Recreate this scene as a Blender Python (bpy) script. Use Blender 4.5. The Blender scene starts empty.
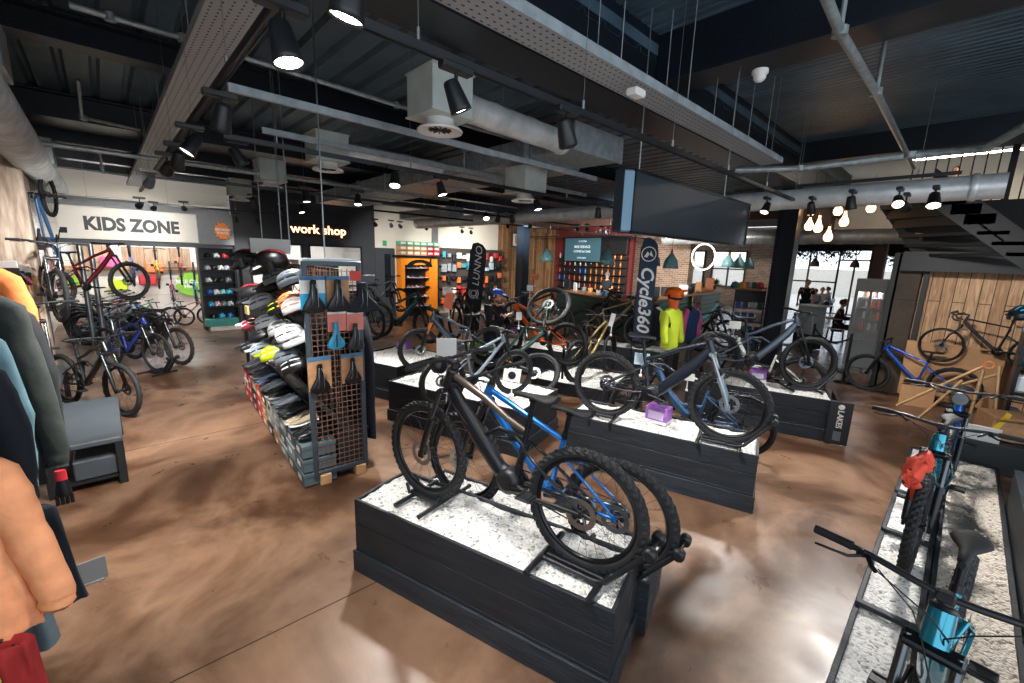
EXPO = .62
import bpy, math, random
from math import pi, sin, cos, radians, atan2, hypot, sqrt
from mathutils import Vector, Matrix
random.seed(7)
SC = bpy.context.scene
COL = SC.collection
V = Vector
H = 2.2                                   # eye height
FOC = 427.0
YAW, PIT, ROL = radians(-46.44), radians(11.06), radians(1.85)
_f = V((cos(PIT)*sin(YAW), cos(PIT)*cos(YAW), -sin(PIT)))
_r0 = V((cos(YAW), -sin(YAW), 0)); _u0 = _r0.cross(_f)
_r = _r0*cos(ROL)+_u0*sin(ROL); _u = -_r0*sin(ROL)+_u0*cos(ROL)

# survey helpers: where a sight line of the photograph meets a known height, wall or distance
def ray(x, y): return _f + _r*((x-512)/FOC) - _u*((y-341.5)/FOC)
def at(x, y, z): d = ray(x, y); return V((0, 0, H)) + d*((z-H)/d.z)
def onX(x, y, X): d = ray(x, y); return V((0, 0, H)) + d*(X/d.x)
def onY(x, y, Y): d = ray(x, y); return V((0, 0, H)) + d*(Y/d.y)
def atd(x, y, dep): return V((0, 0, H)) + ray(x, y)*dep
AX = V((.957, .288, 0)).normalized()      # long direction of the plinth rows
AY = V((-.288, .957, 0)).normalized()

def lin(c):
    if isinstance(c, str):
        c = tuple(int(c[i:i+2], 16) for i in (0, 2, 4))
    return tuple(((v/255)/12.92 if v/255 <= .04045 else ((v/255+.055)/1.055)**2.4) for v in c) + (1,)

_m = {}
def mat(name, col, rough=.5, metal=0., noise=0., nscale=8., bump=0., bscale=60., emit=0., coat=0., col2=None, alpha=1., trans=0., stretch=None):
    if name in _m: return _m[name]
    m = bpy.data.materials.new(name); m.use_nodes = True; _m[name] = m
    nt = m.node_tree; b = nt.nodes['Principled BSDF']; L = nt.links
    c = lin(col)
    b.inputs['Base Color'].default_value = c
    b.inputs['Roughness'].default_value = rough
    b.inputs['Metallic'].default_value = metal
    if coat: b.inputs['Coat Weight'].default_value = coat; b.inputs['Coat Roughness'].default_value = .08
    if trans: b.inputs['Transmission Weight'].default_value = trans
    if alpha < 1: b.inputs['Alpha'].default_value = alpha
    if emit: b.inputs['Emission Color'].default_value = c; b.inputs['Emission Strength'].default_value = emit
    tc = None
    def coord():
        nonlocal tc
        if tc is None:
            t = nt.nodes.new('ShaderNodeTexCoord'); tc = t.outputs['Object']
            if stretch:
                mp = nt.nodes.new('ShaderNodeMapping'); mp.inputs['Scale'].default_value = stretch
                L.new(tc, mp.inputs[0]); tc = mp.outputs[0]
        return tc
    if noise or col2:
        n = nt.nodes.new('ShaderNodeTexNoise'); n.inputs['Scale'].default_value = nscale; n.inputs['Detail'].default_value = 5
        L.new(coord(), n.inputs['Vector'])
        r = nt.nodes.new('ShaderNodeValToRGB'); e = r.color_ramp.elements
        e[0].position = .35; e[1].position = .68
        if col2: e[0].color = lin(col2); e[1].color = c
        else:
            e[0].color = tuple(v*(1-noise) for v in c[:3])+(1,); e[1].color = tuple(min(1, v*(1+noise*.6)) for v in c[:3])+(1,)
        L.new(n.outputs['Fac'], r.inputs[0]); L.new(r.outputs[0], b.inputs['Base Color'])
    if bump:
        n2 = nt.nodes.new('ShaderNodeTexNoise'); n2.inputs['Scale'].default_value = bscale; n2.inputs['Detail'].default_value = 3
        L.new(coord(), n2.inputs['Vector'])
        bp = nt.nodes.new('ShaderNodeBump'); bp.inputs['Strength'].default_value = bump; bp.inputs['Distance'].default_value = .01
        L.new(n2.outputs['Fac'], bp.inputs['Height']); L.new(bp.outputs[0], b.inputs['Normal'])
    return m

class MB:
    def __init__(s): s.v = []; s.f = []; s.sm = []; s.mi = []
    def add(s, vs, fs, sm=False, m=0):
        o = len(s.v); s.v += [tuple(p) for p in vs]
        for f in fs: s.f.append(tuple(i+o for i in f)); s.sm.append(sm); s.mi.append(m)
        return s
    def box(s, c, d, R=None, b=0., m=0):
        x, y, z = d[0]/2, d[1]/2, d[2]/2; c = V(c)
        if b <= 0:
            vs = [V((i*x, j*y, k*z)) for i in (-1, 1) for j in (-1, 1) for k in (-1, 1)]
            fs = [(0, 1, 3, 2), (4, 6, 7, 5), (0, 4, 5, 1), (2, 3, 7, 6), (0, 2, 6, 4), (1, 5, 7, 3)]
        else:
            b = min(b, x*.45, y*.45, z*.45) ; vs = []; idx = {}
            for i in (-1, 1):
                for j in (-1, 1):
                    for k in (-1, 1):
                        idx[(i, j, k)] = len(vs)
                        vs += [V((i*x, j*(y-b), k*(z-b))), V((i*(x-b), j*y, k*(z-b))), V((i*(x-b), j*(y-b), k*z))]
            g = lambda i, j, k, a: idx[(i, j, k)]+a
            fs = []
            for i in (-1, 1):
                q = [g(i, -1, -1, 0), g(i, 1, -1, 0), g(i, 1, 1, 0), g(i, -1, 1, 0)]; fs.append(tuple(q if i > 0 else q[::-1]))
                q = [g(-1, i, -1, 1), g(-1, i, 1, 1), g(1, i, 1, 1), g(1, i, -1, 1)]; fs.append(tuple(q if i > 0 else q[::-1]))
                q = [g(-1, -1, i, 2), g(1, -1, i, 2), g(1, 1, i, 2), g(-1, 1, i, 2)]; fs.append(tuple(q if i > 0 else q[::-1]))
            for i in (-1, 1):
                for j in (-1, 1):
                    q = [g(i, j, -1, 0), g(i, j, -1, 1), g(i, j, 1, 1), g(i, j, 1, 0)]; fs.append(tuple(q if i*j > 0 else q[::-1]))
                    q = [g(i, -1, j, 0), g(i, 1, j, 0), g(i, 1, j, 2), g(i, -1, j, 2)]; fs.append(tuple(q if i*j > 0 else q[::-1]))
                    q = [g(-1, i, j, 1), g(-1, i, j, 2), g(1, i, j, 2), g(1, i, j, 1)]; fs.append(tuple(q if i*j > 0 else q[::-1]))
                    for k in (-1, 1):
                        q = [g(i, j, k, 0), g(i, j, k, 1), g(i, j, k, 2)]; fs.append(tuple(q if i*j*k > 0 else q[::-1]))
        vs = [c + (R @ p if R else p) for p in vs]
        return s.add(vs, fs, False, m)
    def tube(s, pts, r, n=8, m=0, ell=None, cap=True, closed=False, up=None):
        pts = [V(p) for p in pts]; k = len(pts)
        rr = r if isinstance(r, (list, tuple)) else [r]*k
        vs = []; prev = None
        for i, p in enumerate(pts):
            if closed: t = pts[(i+1) % k]-pts[i-1]
            else: t = pts[min(i+1, k-1)]-pts[max(i-1, 0)]
            if t.length < 1e-9: t = V((0, 0, 1))
            t.normalize()
            if prev is None:
                a = V(up) if up else (V((0, 0, 1)) if abs(t.z) < .9 else V((1, 0, 0)))
                u = (a - t*a.dot(t)).normalized()
            else:
                u = prev - t*prev.dot(t)
                u = u.normalized() if u.length > 1e-6 else t.orthogonal().normalized()
            prev = u; w = t.cross(u)
            ea, eb = ell if ell else (1, 1)
            for j in range(n):
                a = 2*pi*j/n; vs.append(p + u*(cos(a)*rr[i]*ea) + w*(sin(a)*rr[i]*eb))
        fs = []
        for i in range(k if closed else k-1):
            i2 = (i+1) % k
            for j in range(n):
                j2 = (j+1) % n; fs.append((i*n+j, i*n+j2, i2*n+j2, i2*n+j))
        s.add(vs, fs, True, m)
        if cap and not closed and rr[0] > 1e-5:
            s.add(vs[:n], [tuple(range(n))[::-1]], False, m); s.add(vs[-n:], [tuple(range(n))], False, m)
        return s
    def loft(s, rings, m=0, cap=True, sm=True, closed_ring=True):
        n = len(rings[0]); vs = [p for r_ in rings for p in r_]; fs = []
        for i in range(len(rings)-1):
            for j in range(n if closed_ring else n-1):
                j2 = (j+1) % n; fs.append((i*n+j, i*n+j2, (i+1)*n+j2, (i+1)*n+j))
        s.add(vs, fs, sm, m)
        if cap and closed_ring:
            s.add(rings[0], [tuple(range(n))[::-1]], sm, m); s.add(rings[-1], [tuple(range(n))], sm, m)
        return s
    def lathe(s, prof, c=(0, 0, 0), axis='z', n=16, m=0, sm=True):
        rings = []
        for r_, h in prof:
            ring = []
            for j in range(n):
                a = 2*pi*j/n; x, y = r_*cos(a), r_*sin(a)
                p = {'z': (x, y, h), 'y': (y, h, x), 'x': (h, x, y)}[axis]
                ring.append(V(c)+V(p))
            rings.append(ring)
        return s.loft(rings, m, True, sm)
    def prism(s, pts, off, m=0):
        pts = [V(p) for p in pts]; off = V(off); n = len(pts)
        vs = pts+[p+off for p in pts]
        fs = [tuple(range(n))[::-1], tuple(range(n, 2*n))]+[(i, (i+1) % n, n+(i+1) % n, n+i) for i in range(n)]
        return s.add(vs, fs, False, m)
    def quad(s, a, b, c, d, m=0): return s.add([a, b, c, d], [(0, 1, 2, 3)], False, m)
    def mesh(s, name):
        me = bpy.data.meshes.new(name); me.from_pydata(s.v, [], s.f); me.update()
        me.polygons.foreach_set('use_smooth', s.sm); me.polygons.foreach_set('material_index', s.mi)
        return me

def link(name, me, parent=None, mats=None):
    o = bpy.data.objects.new(name, me); COL.objects.link(o)
    if parent: o.parent = parent
    if mats is not None:
        mats = mats if isinstance(mats, (list, tuple)) else [mats]
        if not me.materials:
            for m in mats: me.materials.append(m)
        elif [m.name if m else '' for m in me.materials] != [m.name for m in mats]:
            for i, m in enumerate(mats):
                if i < len(o.material_slots): o.material_slots[i].link = 'OBJECT'; o.material_slots[i].material = m
    return o
def ob(name, mb, mats, parent=None): return link(name, mb.mesh(name), parent, mats)
def tag(o, label, cat, group=None, kind=None):
    o['label'] = label; o['category'] = cat
    if group: o['group'] = group
    if kind: o['kind'] = kind
    return o
def T(name, label, cat, loc=(0, 0, 0), rz=0., group=None):
    o = bpy.data.objects.new(name, None); COL.objects.link(o); o.empty_display_size = .1
    o.location = loc; o.rotation_euler = (0, 0, rz); return tag(o, label, cat, group)
def struct(name, mb, mats):
    o = ob(name, mb, mats); o['kind'] = 'structure'; return o
def text_mb(txt, size, depth=.004, align='CENTER', shear=0., bold=0.):
    cu = bpy.data.curves.new('txt', 'FONT'); cu.body = txt; cu.size = size; cu.extrude = depth
    cu.align_x = align; cu.align_y = 'CENTER'; cu.shear = shear; cu.offset = bold; cu.resolution_u = 3
    o = bpy.data.objects.new('txt', cu); COL.objects.link(o)
    dg = bpy.context.evaluated_depsgraph_get(); me = bpy.data.meshes.new_from_object(o.evaluated_get(dg))
    bpy.data.objects.remove(o); bpy.data.curves.remove(cu)
    return me
def text(name, txt, size, m, parent, loc, right, up, depth=.004, sx=1., **k):
    me = text_mb(txt, size, depth, **k); me.name = name
    r_, u_ = V(right).normalized(), V(up).normalized(); n_ = r_.cross(u_)
    M = Matrix((r_*sx, u_, n_)).transposed().to_4x4(); M.translation = V(loc)
    me.transform(M); me.materials.clear(); me.materials.append(m)
    return link(name, me, parent)
def dupe(root, loc, rz=None, name=None, label=None, group=None):
    def cp(o, par):
        c = o.copy(); COL.objects.link(c); c.parent = par
        for ch in o.children: cp(ch, c)
        return c
    r_ = cp(root, None); r_.location = loc
    if rz is not None: r_.rotation_euler = (0, 0, rz)
    if label: r_['label'] = label
    if group: r_['group'] = group
    return r_
def nth(i): return ['first', 'second', 'third', 'fourth', 'fifth', 'sixth', 'seventh', 'eighth', 'ninth', 'tenth', 'eleventh', 'twelfth', 'thirteenth', 'fourteenth'][i]

# ---------------------------------------------------------------- materials
BLK = mat('black_satin', '14171b', .45, noise=.2)
BLKM = mat('black_metal', '101418', .35, .3, noise=.2)
MATT = mat('matt_black', '0b0e11', .7, noise=.2)
RUB = mat('tyre_rubber', '17191c', .75, noise=.25, nscale=30, bump=.3, bscale=120)
RIM = mat('black_rim', '0d0f11', .3, .2, noise=.1)
SPK = mat('spoke_steel', '4d5357', .35, .8, noise=.1)
STEEL = mat('brushed_steel', '9aa0a3', .3, .95, noise=.15)
CHR = mat('dark_chrome', '565b5f', .25, .95, noise=.15)
GALV = mat('galvanised_steel', 'a3adae', .42, .45, noise=.25, nscale=14)
GALVD = mat('galvanised_tray', 'a4aeb3', .5, .3, noise=.2, nscale=10)
WHITE = mat('white_paint', 'ece9e4', .5, noise=.05)
CARD = mat('white_card', 'e9e7e2', .6, noise=.03)
KRAFT = mat('kraft_card', 'b8895f', .7, noise=.15, nscale=20)
NAVYF = mat('navy_fabric', '1b2a44', .8, noise=.2, nscale=30)
SKIN = mat('skin', 'd2997c', .5, noise=.1, nscale=20)
HAIRB = mat('brown_hair', '3a2618', .7, noise=.3, nscale=60)
TEALP = mat('teal_enamel', '7fb0b4', .35, noise=.15, coat=.3)
# ---------------------------------------------------------------- bicycles
_wc = {}
def wheel_meshes(R, w, lod, knob):
    k = (R, w, lod, knob)
    if k in _wc: return _wc[k]
    seg = {2: 176, 1: 44, 0: 26}[lod]; ms = {2: 12, 1: 7, 0: 6}[lod]
    # tyre
    t = MB(); rings = []
    for i in range(seg):
        a = 2*pi*i/seg; ring = []
        for j in range(ms):
            b = 2*pi*j/ms; q = cos(b)
            rad = w
            if knob and lod == 2:
                if q > .3: rad += (.0065 if ((i//2) + (j % 2)) % 2 == 0 else -.002)
            elif knob and lod == 1 and q > .3: rad += (.005 if i % 2 == 0 else -.002)
            d = R-w*1.0 + rad*q
            ring.append(V((d*cos(a), rad*.95*sin(b), d*sin(a))))
        rings.append(ring)
    rings.append(rings[0]); t.loft(rings, cap=False, sm=(not knob) or lod < 2)
    # rim + hub
    r_ = MB(); rr = R-2*w
    prof = [(rr+.004, -.45*w), (rr+.006, .45*w), (rr-.006, .42*w), (rr-.02, 0), (rr-.006, -.42*w)]
    rs = []
    for i in range(seg if lod < 2 else 60):
        a = 2*pi*i/(seg if lod < 2 else 60); rs.append([V((p*cos(a), h, p*sin(a))) for p, h in prof])
    rs.append(rs[0]); r_.loft(rs, cap=False)
    r_.lathe([(.012, -.065), (.03, -.045), (.03, -.04), (.016, -.035), (.016, .035), (.03, .04), (.03, .045), (.012, .065)], axis='y', n=10 if lod else 6)
    # spokes
    s = MB(); ns = 28 if lod == 2 else (20 if lod == 1 else 12)
    for i in range(ns):
        a = 2*pi*i/ns; sd = (-1)**i; a0 = a + (.5 if (i//2) % 2 else -.5)
        s.tube([(.028*cos(a0), sd*.042, .028*sin(a0)), ((rr-.012)*cos(a), sd*.004, (rr-.012)*sin(a))], .0013 if lod else .0018, 3, cap=False)
    # rotor
    d = MB(); n = 24 if lod else 12; ri, ro = .058, .09
    for (a_, b_) in ((ri, ro),):
        vs = []; fs = []
        for i in range(n):
            a = 2*pi*i/n
            for rad in (a_, b_):
                for y in (.052, .0545): vs.append((rad*cos(a), y, rad*sin(a)))
        for i in range(n):
            A, B = i*4, ((i+1) % n)*4
            fs += [(A, A+2, B+2, B), (A+1, B+1, B+3, A+3), (A+2, A+3, B+3, B+2), (A, B, B+1, A+1)]
        d.add(vs, fs)
    for i in range(6):
        a = 2*pi*i/6; d.tube([(.02*cos(a), .053, .02*sin(a)), (ri*1.05*cos(a+.5), .053, ri*1.05*sin(a+.5))], .0045, 4)
    _wc[k] = (r_.mesh('wheel'), t.mesh('tyre'), s.mesh('spokes'), d.mesh('brake_rotor')); return _wc[k]

def saddle_mb(mb, c, n=8, tilt=0.):
    rings = []
    for x, wd, h in [(.135, .012, -.010), (.12, .019, 0), (.06, .021, .002), (0, .028, .002), (-.05, .052, .006), (-.10, .070, .012), (-.135, .062, .018), (-.145, .035, .018)]:
        ring = []
        for j in range(10):
            a = 2*pi*j/10; zz = sin(a)*(.011 if sin(a) > 0 else .022)
            ring.append(V(c)+V((x, cos(a)*wd, h+zz - (cos(a)**2)*wd*.25 + x*tilt)))
        rings.append(ring)
    return mb.loft(rings)

_fc = {}
def frame_mesh(kind, lod):
    k = (kind, lod)
    if k in _fc: return _fc[k]
    n = 12 if lod == 2 else (7 if lod == 1 else 5); f = MB(); e = MB()
    BB = V((-.135, 0, .345))
    e_ = kind in ('emtb', 'ehard', 'step')
    HT, HB = V((.362, 0, .965)), V((.402, 0, .855))
    if kind == 'road': HT, HB = V((.33, 0, .93)), V((.36, 0, .80))
    ht = (.037 if kind == 'emtb' else .030) if kind != 'road' else .021
    f.tube([HT, HB], [ht, ht*1.15], n)
    f.tube([HT+(HT-HB)*.03, HT+(HT-HB)*.12], [ht*1.08, ht*.9], n, m=1)
    if kind in ('emtb', 'ehard'):
        f.tube([HB+V((-.01, 0, .035)), V((.28, 0, .735)), V((.12, 0, .56)), V((-.04, 0, .40)), BB+V((.05, 0, .01))], [.036, .046, .050, .048, .04], n, ell=(1.15, .85))
        f.tube([V((.29, 0, .79)), V((.10, 0, .585)), V((-.02, 0, .465))], [.022, .028, .022], n, m=1, ell=(1, 1.1))   # battery cover
    elif kind == 'step':
        f.tube([HB+V((-.01, 0, .04)), V((.22, 0, .60)), V((.02, 0, .40)), BB+V((.03, 0, 0))], [.036, .044, .046, .04], n, ell=(1.2, .8))
    else:
        dt = {'mtb': .034, 'hard': .028, 'road': .024, 'kids': .024}[kind]
        f.tube([HB+V((-.01, 0, .02)), V((.14, 0, .60)), BB+V((.02, 0, .02))], [dt, dt*1.05, dt], n, ell=(1.1, .9))
    ST = V((-.225, 0, .76))
    if kind in ('emtb', 'mtb'):
        f.tube([HT+V((-.01, 0, -.03)), V((.10, 0, .84)), V((-.08, 0, .745)), V((-.205, 0, .70))], [.024, .021, .019, .017], n, m=2, ell=(1.1, .9))
        f.tube([BB+V((-.02, 0, .03)), V((-.18, 0, .55)), ST], [.026, .02, .019], n)
        f.tube([V((.10, 0, .60)), V((-.02, 0, .67)), V((-.19, 0, .66))], [.012, .014, .012], n)
        for s in (-1, 1):
            f.tube([V((-.175, s*.02, .50)), V((-.215, s*.05, .62)), V((-.34, s*.065, .54)), V((-.60, s*.072, .375))], [.012, .011, .010, .009], n)
            f.tube([BB+V((0, s*.03, .02)), V((-.33, s*.058, .34)), V((-.60, s*.072, .36))], [.016, .012, .011], n)
            f.tube([V((-.215, s*.03, .62)), V((-.15, s*.022, .66))], .012, n)
    elif kind == 'step':
        f.tube([V((.30, 0, .72)), V((.06, 0, .50)), V((-.17, 0, .52))], [.022, .019, .018], n)
        f.tube([BB, ST], [.022, .019], n)
    else:
        z2 = .80 if kind == 'road' else .72
        f.tube([HT+V((-.01, 0, -.04)), V((-.205 - (z2-.72)*.4, 0, z2))], [.021, .016] if kind != 'road' else [.017, .013], n)
        f.tube([BB, ST], [.020, .017], n)
    if kind not in ('emtb', 'mtb'):
        for s in (-1, 1):
            f.tube([V((-.20, s*.018, .66)), V((-.26, s*.05, .62)), V((-.60, s*.07, .365))], [.010, .009, .008], n)
            f.tube([BB+V((0, s*.03, 0)), V((-.33, s*.055, .345)), V((-.60, s*.07, .36))], [.013, .011, .010], n)
    for s in (-1, 1): f.box((-.60, s*.073, .36), (.03, .008, .045), b=.003)
    f.lathe([(.022, -.045), (.026, -.04), (.026, .04), (.022, .045)], BB, 'y', n)
    _fc[k] = f.mesh('frame'); return _fc[k]

_pc = {}
def parts(kind, lod, R):
    k = (kind, lod, R)
    if k in _pc: return _pc[k]
    n = 10 if lod == 2 else (6 if lod == 1 else 4); P = {}
    road = kind == 'road'; wax = V((.60, 0, R))
    # fork
    f = MB(); cr = V((.408, 0, .835)) if not road else V((.375, 0, .765))
    if road or kind == 'kids':
        for s in (-1, 1):
            f.tube([cr+V((0, s*.02, .0)), cr+V((.01, s*.05, -.04)), V((.52, s*.055, .55)), wax+V((0, s*.055, 0))], [.014, .015, .012, .008], n)
        f.tube([cr+V((0, -.03, .01)), cr+V((0, .03, .01))], .016, n)
    else:
        f.box(cr, (.06, .16, .035), Matrix.Rotation(radians(22), 3, 'Y'), b=.01)
        for s in (-1, 1):
            d = wax-cr; a = cr+V((0, s*.065, 0)); g = a+d*.42
            f.tube([a+d*-.03, g], .0165, n, m=1)
            f.tube([g+d*-.0, g+d*.06, g+d*.4, wax+V((-.012, s*.065, .0))], [.022, .023, .021, .018], n)
            f.box(wax+V((-.008, s*.066, -.004)), (.045, .018, .05), b=.006)
        d = wax-cr; g = cr+d*.44
        f.tube([g+V((0, -.065, 0)), g+V((.03, -.055, .03)), g+V((.035, 0, .045)), g+V((.03, .055, .03)), g+V((0, .065, 0))], .011, n)
    P['fork'] = f.mesh('fork')
    # handlebar
    h = MB()
    if road:
        h.tube([(.32, 0, .95), (.32, 0, .97), (.40, 0, .98)], [.018, .018, .016], n)
        pts = [(.40, 0, .985), (.40, .17, .985), (.43, .205, .98), (.49, .21, .97), (.515, .21, .93), (.48, .21, .875), (.40, .215, .86)]
        for s in (-1, 1):
            h.tube([(x, y*s, z) for x, y, z in pts], .0135, n)
            h.box((.515, s*.21, 1.0), (.06, .03, .05), Matrix.Rotation(.5, 3, 'Y'), b=.008)
            h.tube([(.53, s*.21, 1.0), (.555, s*.21, .94), (.54, s*.21, .90)], .006, 4)
    else:
        h.tube([(.355, 0, .985), (.35, 0, 1.015)], .022, n); h.tube([(.345, 0, 1.012), (.395, 0, 1.03)], .018, n, ell=(1, 1.1))
        W = .38 if kind not in ('kids',) else .33
        pts = [(.362, 1.0*W, 1.05), (.385, .55*W, 1.056), (.40, .2*W, 1.042), (.402, 0, 1.035)]
        pp = [(x, -y, z) for x, y, z in pts]+[(x, y, z) for x, y, z in pts[::-1][1:]]
        h.tube(pp, .0115, n)
        h.box((.404, 0, 1.036), (.03, .05, .035), b=.006)
    P['handlebar'] = h.mesh('handlebar')
    if not road:
        W = .38 if kind != 'kids' else .33
        for s, nm in ((-1, 'R'), (1, 'L')):
            g = MB(); g.tube([(.362, s*W*1.01, 1.05), (.377, s*W*.68, 1.055)], [.0165, .0165], n)
            P['grip'+nm] = g.mesh('grip')
            l = MB(); l.box((.385, s*W*.60, 1.05), (.025, .03, .03), b=.006)
            l.tube([(.40, s*W*.60, 1.045), (.425, s*W*.68, 1.035), (.43, s*W*.95, 1.03)], [.007, .006, .005], 5)
            l.tube([(.39, s*W*.55, 1.05), (.43, s*W*.5, 1.04), (.44, s*W*.45, 1.03)], [.010, .009, .008], 5)
            P['lever'+nm] = l.mesh('brake_lever')
    if lod >= 1 and not road:
        c = MB()
        c.tube([(.43, .17, 1.04), (.47, .08, .99), (.44, .02, .91), (.39, .03, .80), (.20, .05, .66)], .0028, 4)
        c.tube([(.43, -.17, 1.04), (.48, -.06, .98), (.44, -.03, .88), (.50, .055, .66), (.58, .065, .42)], .0028, 4)
        c.tube([(.43, -.19, 1.04), (.50, -.02, 1.0), (.42, .03, .90), (.36, .035, .80)], .0028, 4)
        P['cable'] = c.mesh('cable')
    # saddle, seatpost
    sp = MB(); dz = .12 if road else 0
    sp.tube([(-.223, 0, .755), (-.245, 0, .89+dz)], [.0165, .0165], n); sp.tube([(-.218, 0, .735), (-.226, 0, .77)], .022, n)
    sp.box((-.25, 0, .90+dz), (.05, .035, .02), b=.004)
    P['seatpost'] = sp.mesh('seatpost')
    P['saddle'] = saddle_mb(MB(), (-.255, 0, .925+dz)).mesh('saddle')
    # drivetrain (right side = -y)
    BB = V((-.135, 0, .345)); c = MB(); nn = 28 if lod == 2 else 12
    pr = []
    ring = []
    tr = .078
    c.lathe([(tr*.55, -.052), (tr, -.052), (tr, -.056), (tr*.55, -.056)], BB, 'y', nn)
    for i in range(5): a = 2*pi*i/5; c.tube([BB+V((0, -.054, 0)), BB+V((tr*.8*cos(a), -.054, tr*.8*sin(a)))], .006, 4)
    c.tube([BB+V((0, -.07, 0)), BB+V((.165, -.082, -.035))], [.015, .011], n, ell=(1, .6))
    c.tube([BB+V((0, .07, 0)), BB+V((-.165, .082, .035))], [.015, .011], n, ell=(1, .6))
    c.tube([BB+V((0, -.07, 0)), BB+V((0, .07, 0))], .012, n)
    P['crankset'] = c.mesh('crankset')
    for s, nm, q in ((-1, 'R', V((.165, -.13, -.035))), (1, 'L', V((-.165, .13, .035)))):
        p = MB(); p.box(BB+q, (.095, .09, .016), b=.005)
        p.box(BB+q+V((.03, 0, .010)), (.006, .085, .006)); p.box(BB+q+V((-.03, 0, .010)), (.006, .085, .006)); p.tube([BB+q+V((0, -s*.045, 0)), BB+q+V((0, -s*.06, 0))], .006, 5)
        P['pedal'+nm] = p.mesh('pedal')
    if lod >= 1:
        ch = MB(); RA = V((-.6, -.054, R)); b2 = BB+V((0, -.054, 0)); dr = V((-.575, -.058, R-.125)); 
        ch.tube([b2+V((-.01, 0, tr)), RA+V((0, 0, .048)), RA+V((-.045, 0, 0)), RA+V((-.02, 0, -.045)), dr+V((.01, 0, .05)), dr+V((-.02, 0, 0)), dr+V((.02, 0, -.02)), b2+V((-.02, 0, -tr))], .0042, 4)
        P['chain'] = ch.mesh('chain')
        cs = MB()
        for i in range(6): cs.lathe([(.02, -.030-i*.0055), (.062-i*.007, -.030-i*.0055), (.062-i*.007, -.033-i*.0055), (.02, -.033-i*.0055)], (-.6, 0, R), 'y', 18 if lod == 2 else 10)
        P['cassette'] = cs.mesh('cassette')
        d = MB(); d.tube([(-.6, -.075, R-.01), (-.59, -.08, R-.05), (-.57, -.07, R-.075)], [.012, .015, .012], 6)
        d.box((-.573, -.066, R-.095), (.018, .012, .10), Matrix.Rotation(.15, 3, 'Y'), b=.004)
        d.lathe([(.018, -.062), (.018, -.054)], (-.58, 0, R-.055), 'y', 8); d.lathe([(.018, -.062), (.018, -.054)], (-.567, 0, R-.14), 'y', 8)
        P['derailleur'] = d.mesh('derailleur')
    if kind in ('emtb', 'mtb'):
        s = MB(); s.tube([(-.165, 0, .655), (-.10, 0, .635)], .020, n); s.tube([(-.10, 0, .635), (-.02, 0, .61)], .011, n, m=1)
        s.tube([(-.15, 0, .65), (-.11, 0, .64)], .027, n)
        P['shock'] = s.mesh('rear_shock')
    if kind in ('emtb', 'ehard', 'step'):
        m = MB(); m.lathe([(.05, -.055), (.075, -.048), (.08, -.02), (.08, .02), (.075, .048), (.05, .055)], (-.11, 0, .365), 'y', 14)
        m.tube([(-.12, 0, .36), (-.04, 0, .41)], [.07, .055], n, ell=(1, .75))
        P['motor'] = m.mesh('motor')
    if kind == 'step' or kind == 'ehard':
        for q, nm in ((V((.6, 0, R)), 'mudF'), (V((-.6, 0, R)), 'mudR')):
            a0, a1 = (radians(35), radians(165)) if nm == 'mudF' else (radians(15), radians(150)); rs = []
            for i in range(13):
                a = a0+(a1-a0)*i/12; ro = R+.018
                rs.append([q+V((cos(a)*rd, y, sin(a)*rd)) for y, rd in ((-.03, ro-.006), (-.02, ro+.006), (0, ro+.01), (.02, ro+.006), (.03, ro-.006), (0, ro+.004))])
            g = MB().loft(rs)
            a = a0 if nm == 'mudF' else a1
            for s in (-1, 1): g.tube([q+V((0, s*.065, 0)), q+V((cos(a)*(R+.015), s*.028, sin(a)*(R+.015)))], .003, 4)
            P[nm] = g.mesh('mudguard')
    if kind == 'step':
        g = MB()
        for s in (-1, 1):
            g.tube([(-.34, s*.05, .76), (-.80, s*.05, .76), (-.80, s*.05, .74)], .006, 5); g.tube([(-.60, s*.075, R), (-.66, s*.055, .76)], .006, 5)
        for x in (-.40, -.52, -.64, -.78): g.tube([(x, -.05, .76), (x, .05, .76)], .005, 5)
        P['rack'] = g.mesh('luggage_rack')
    _pc[k] = P; return P

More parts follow.
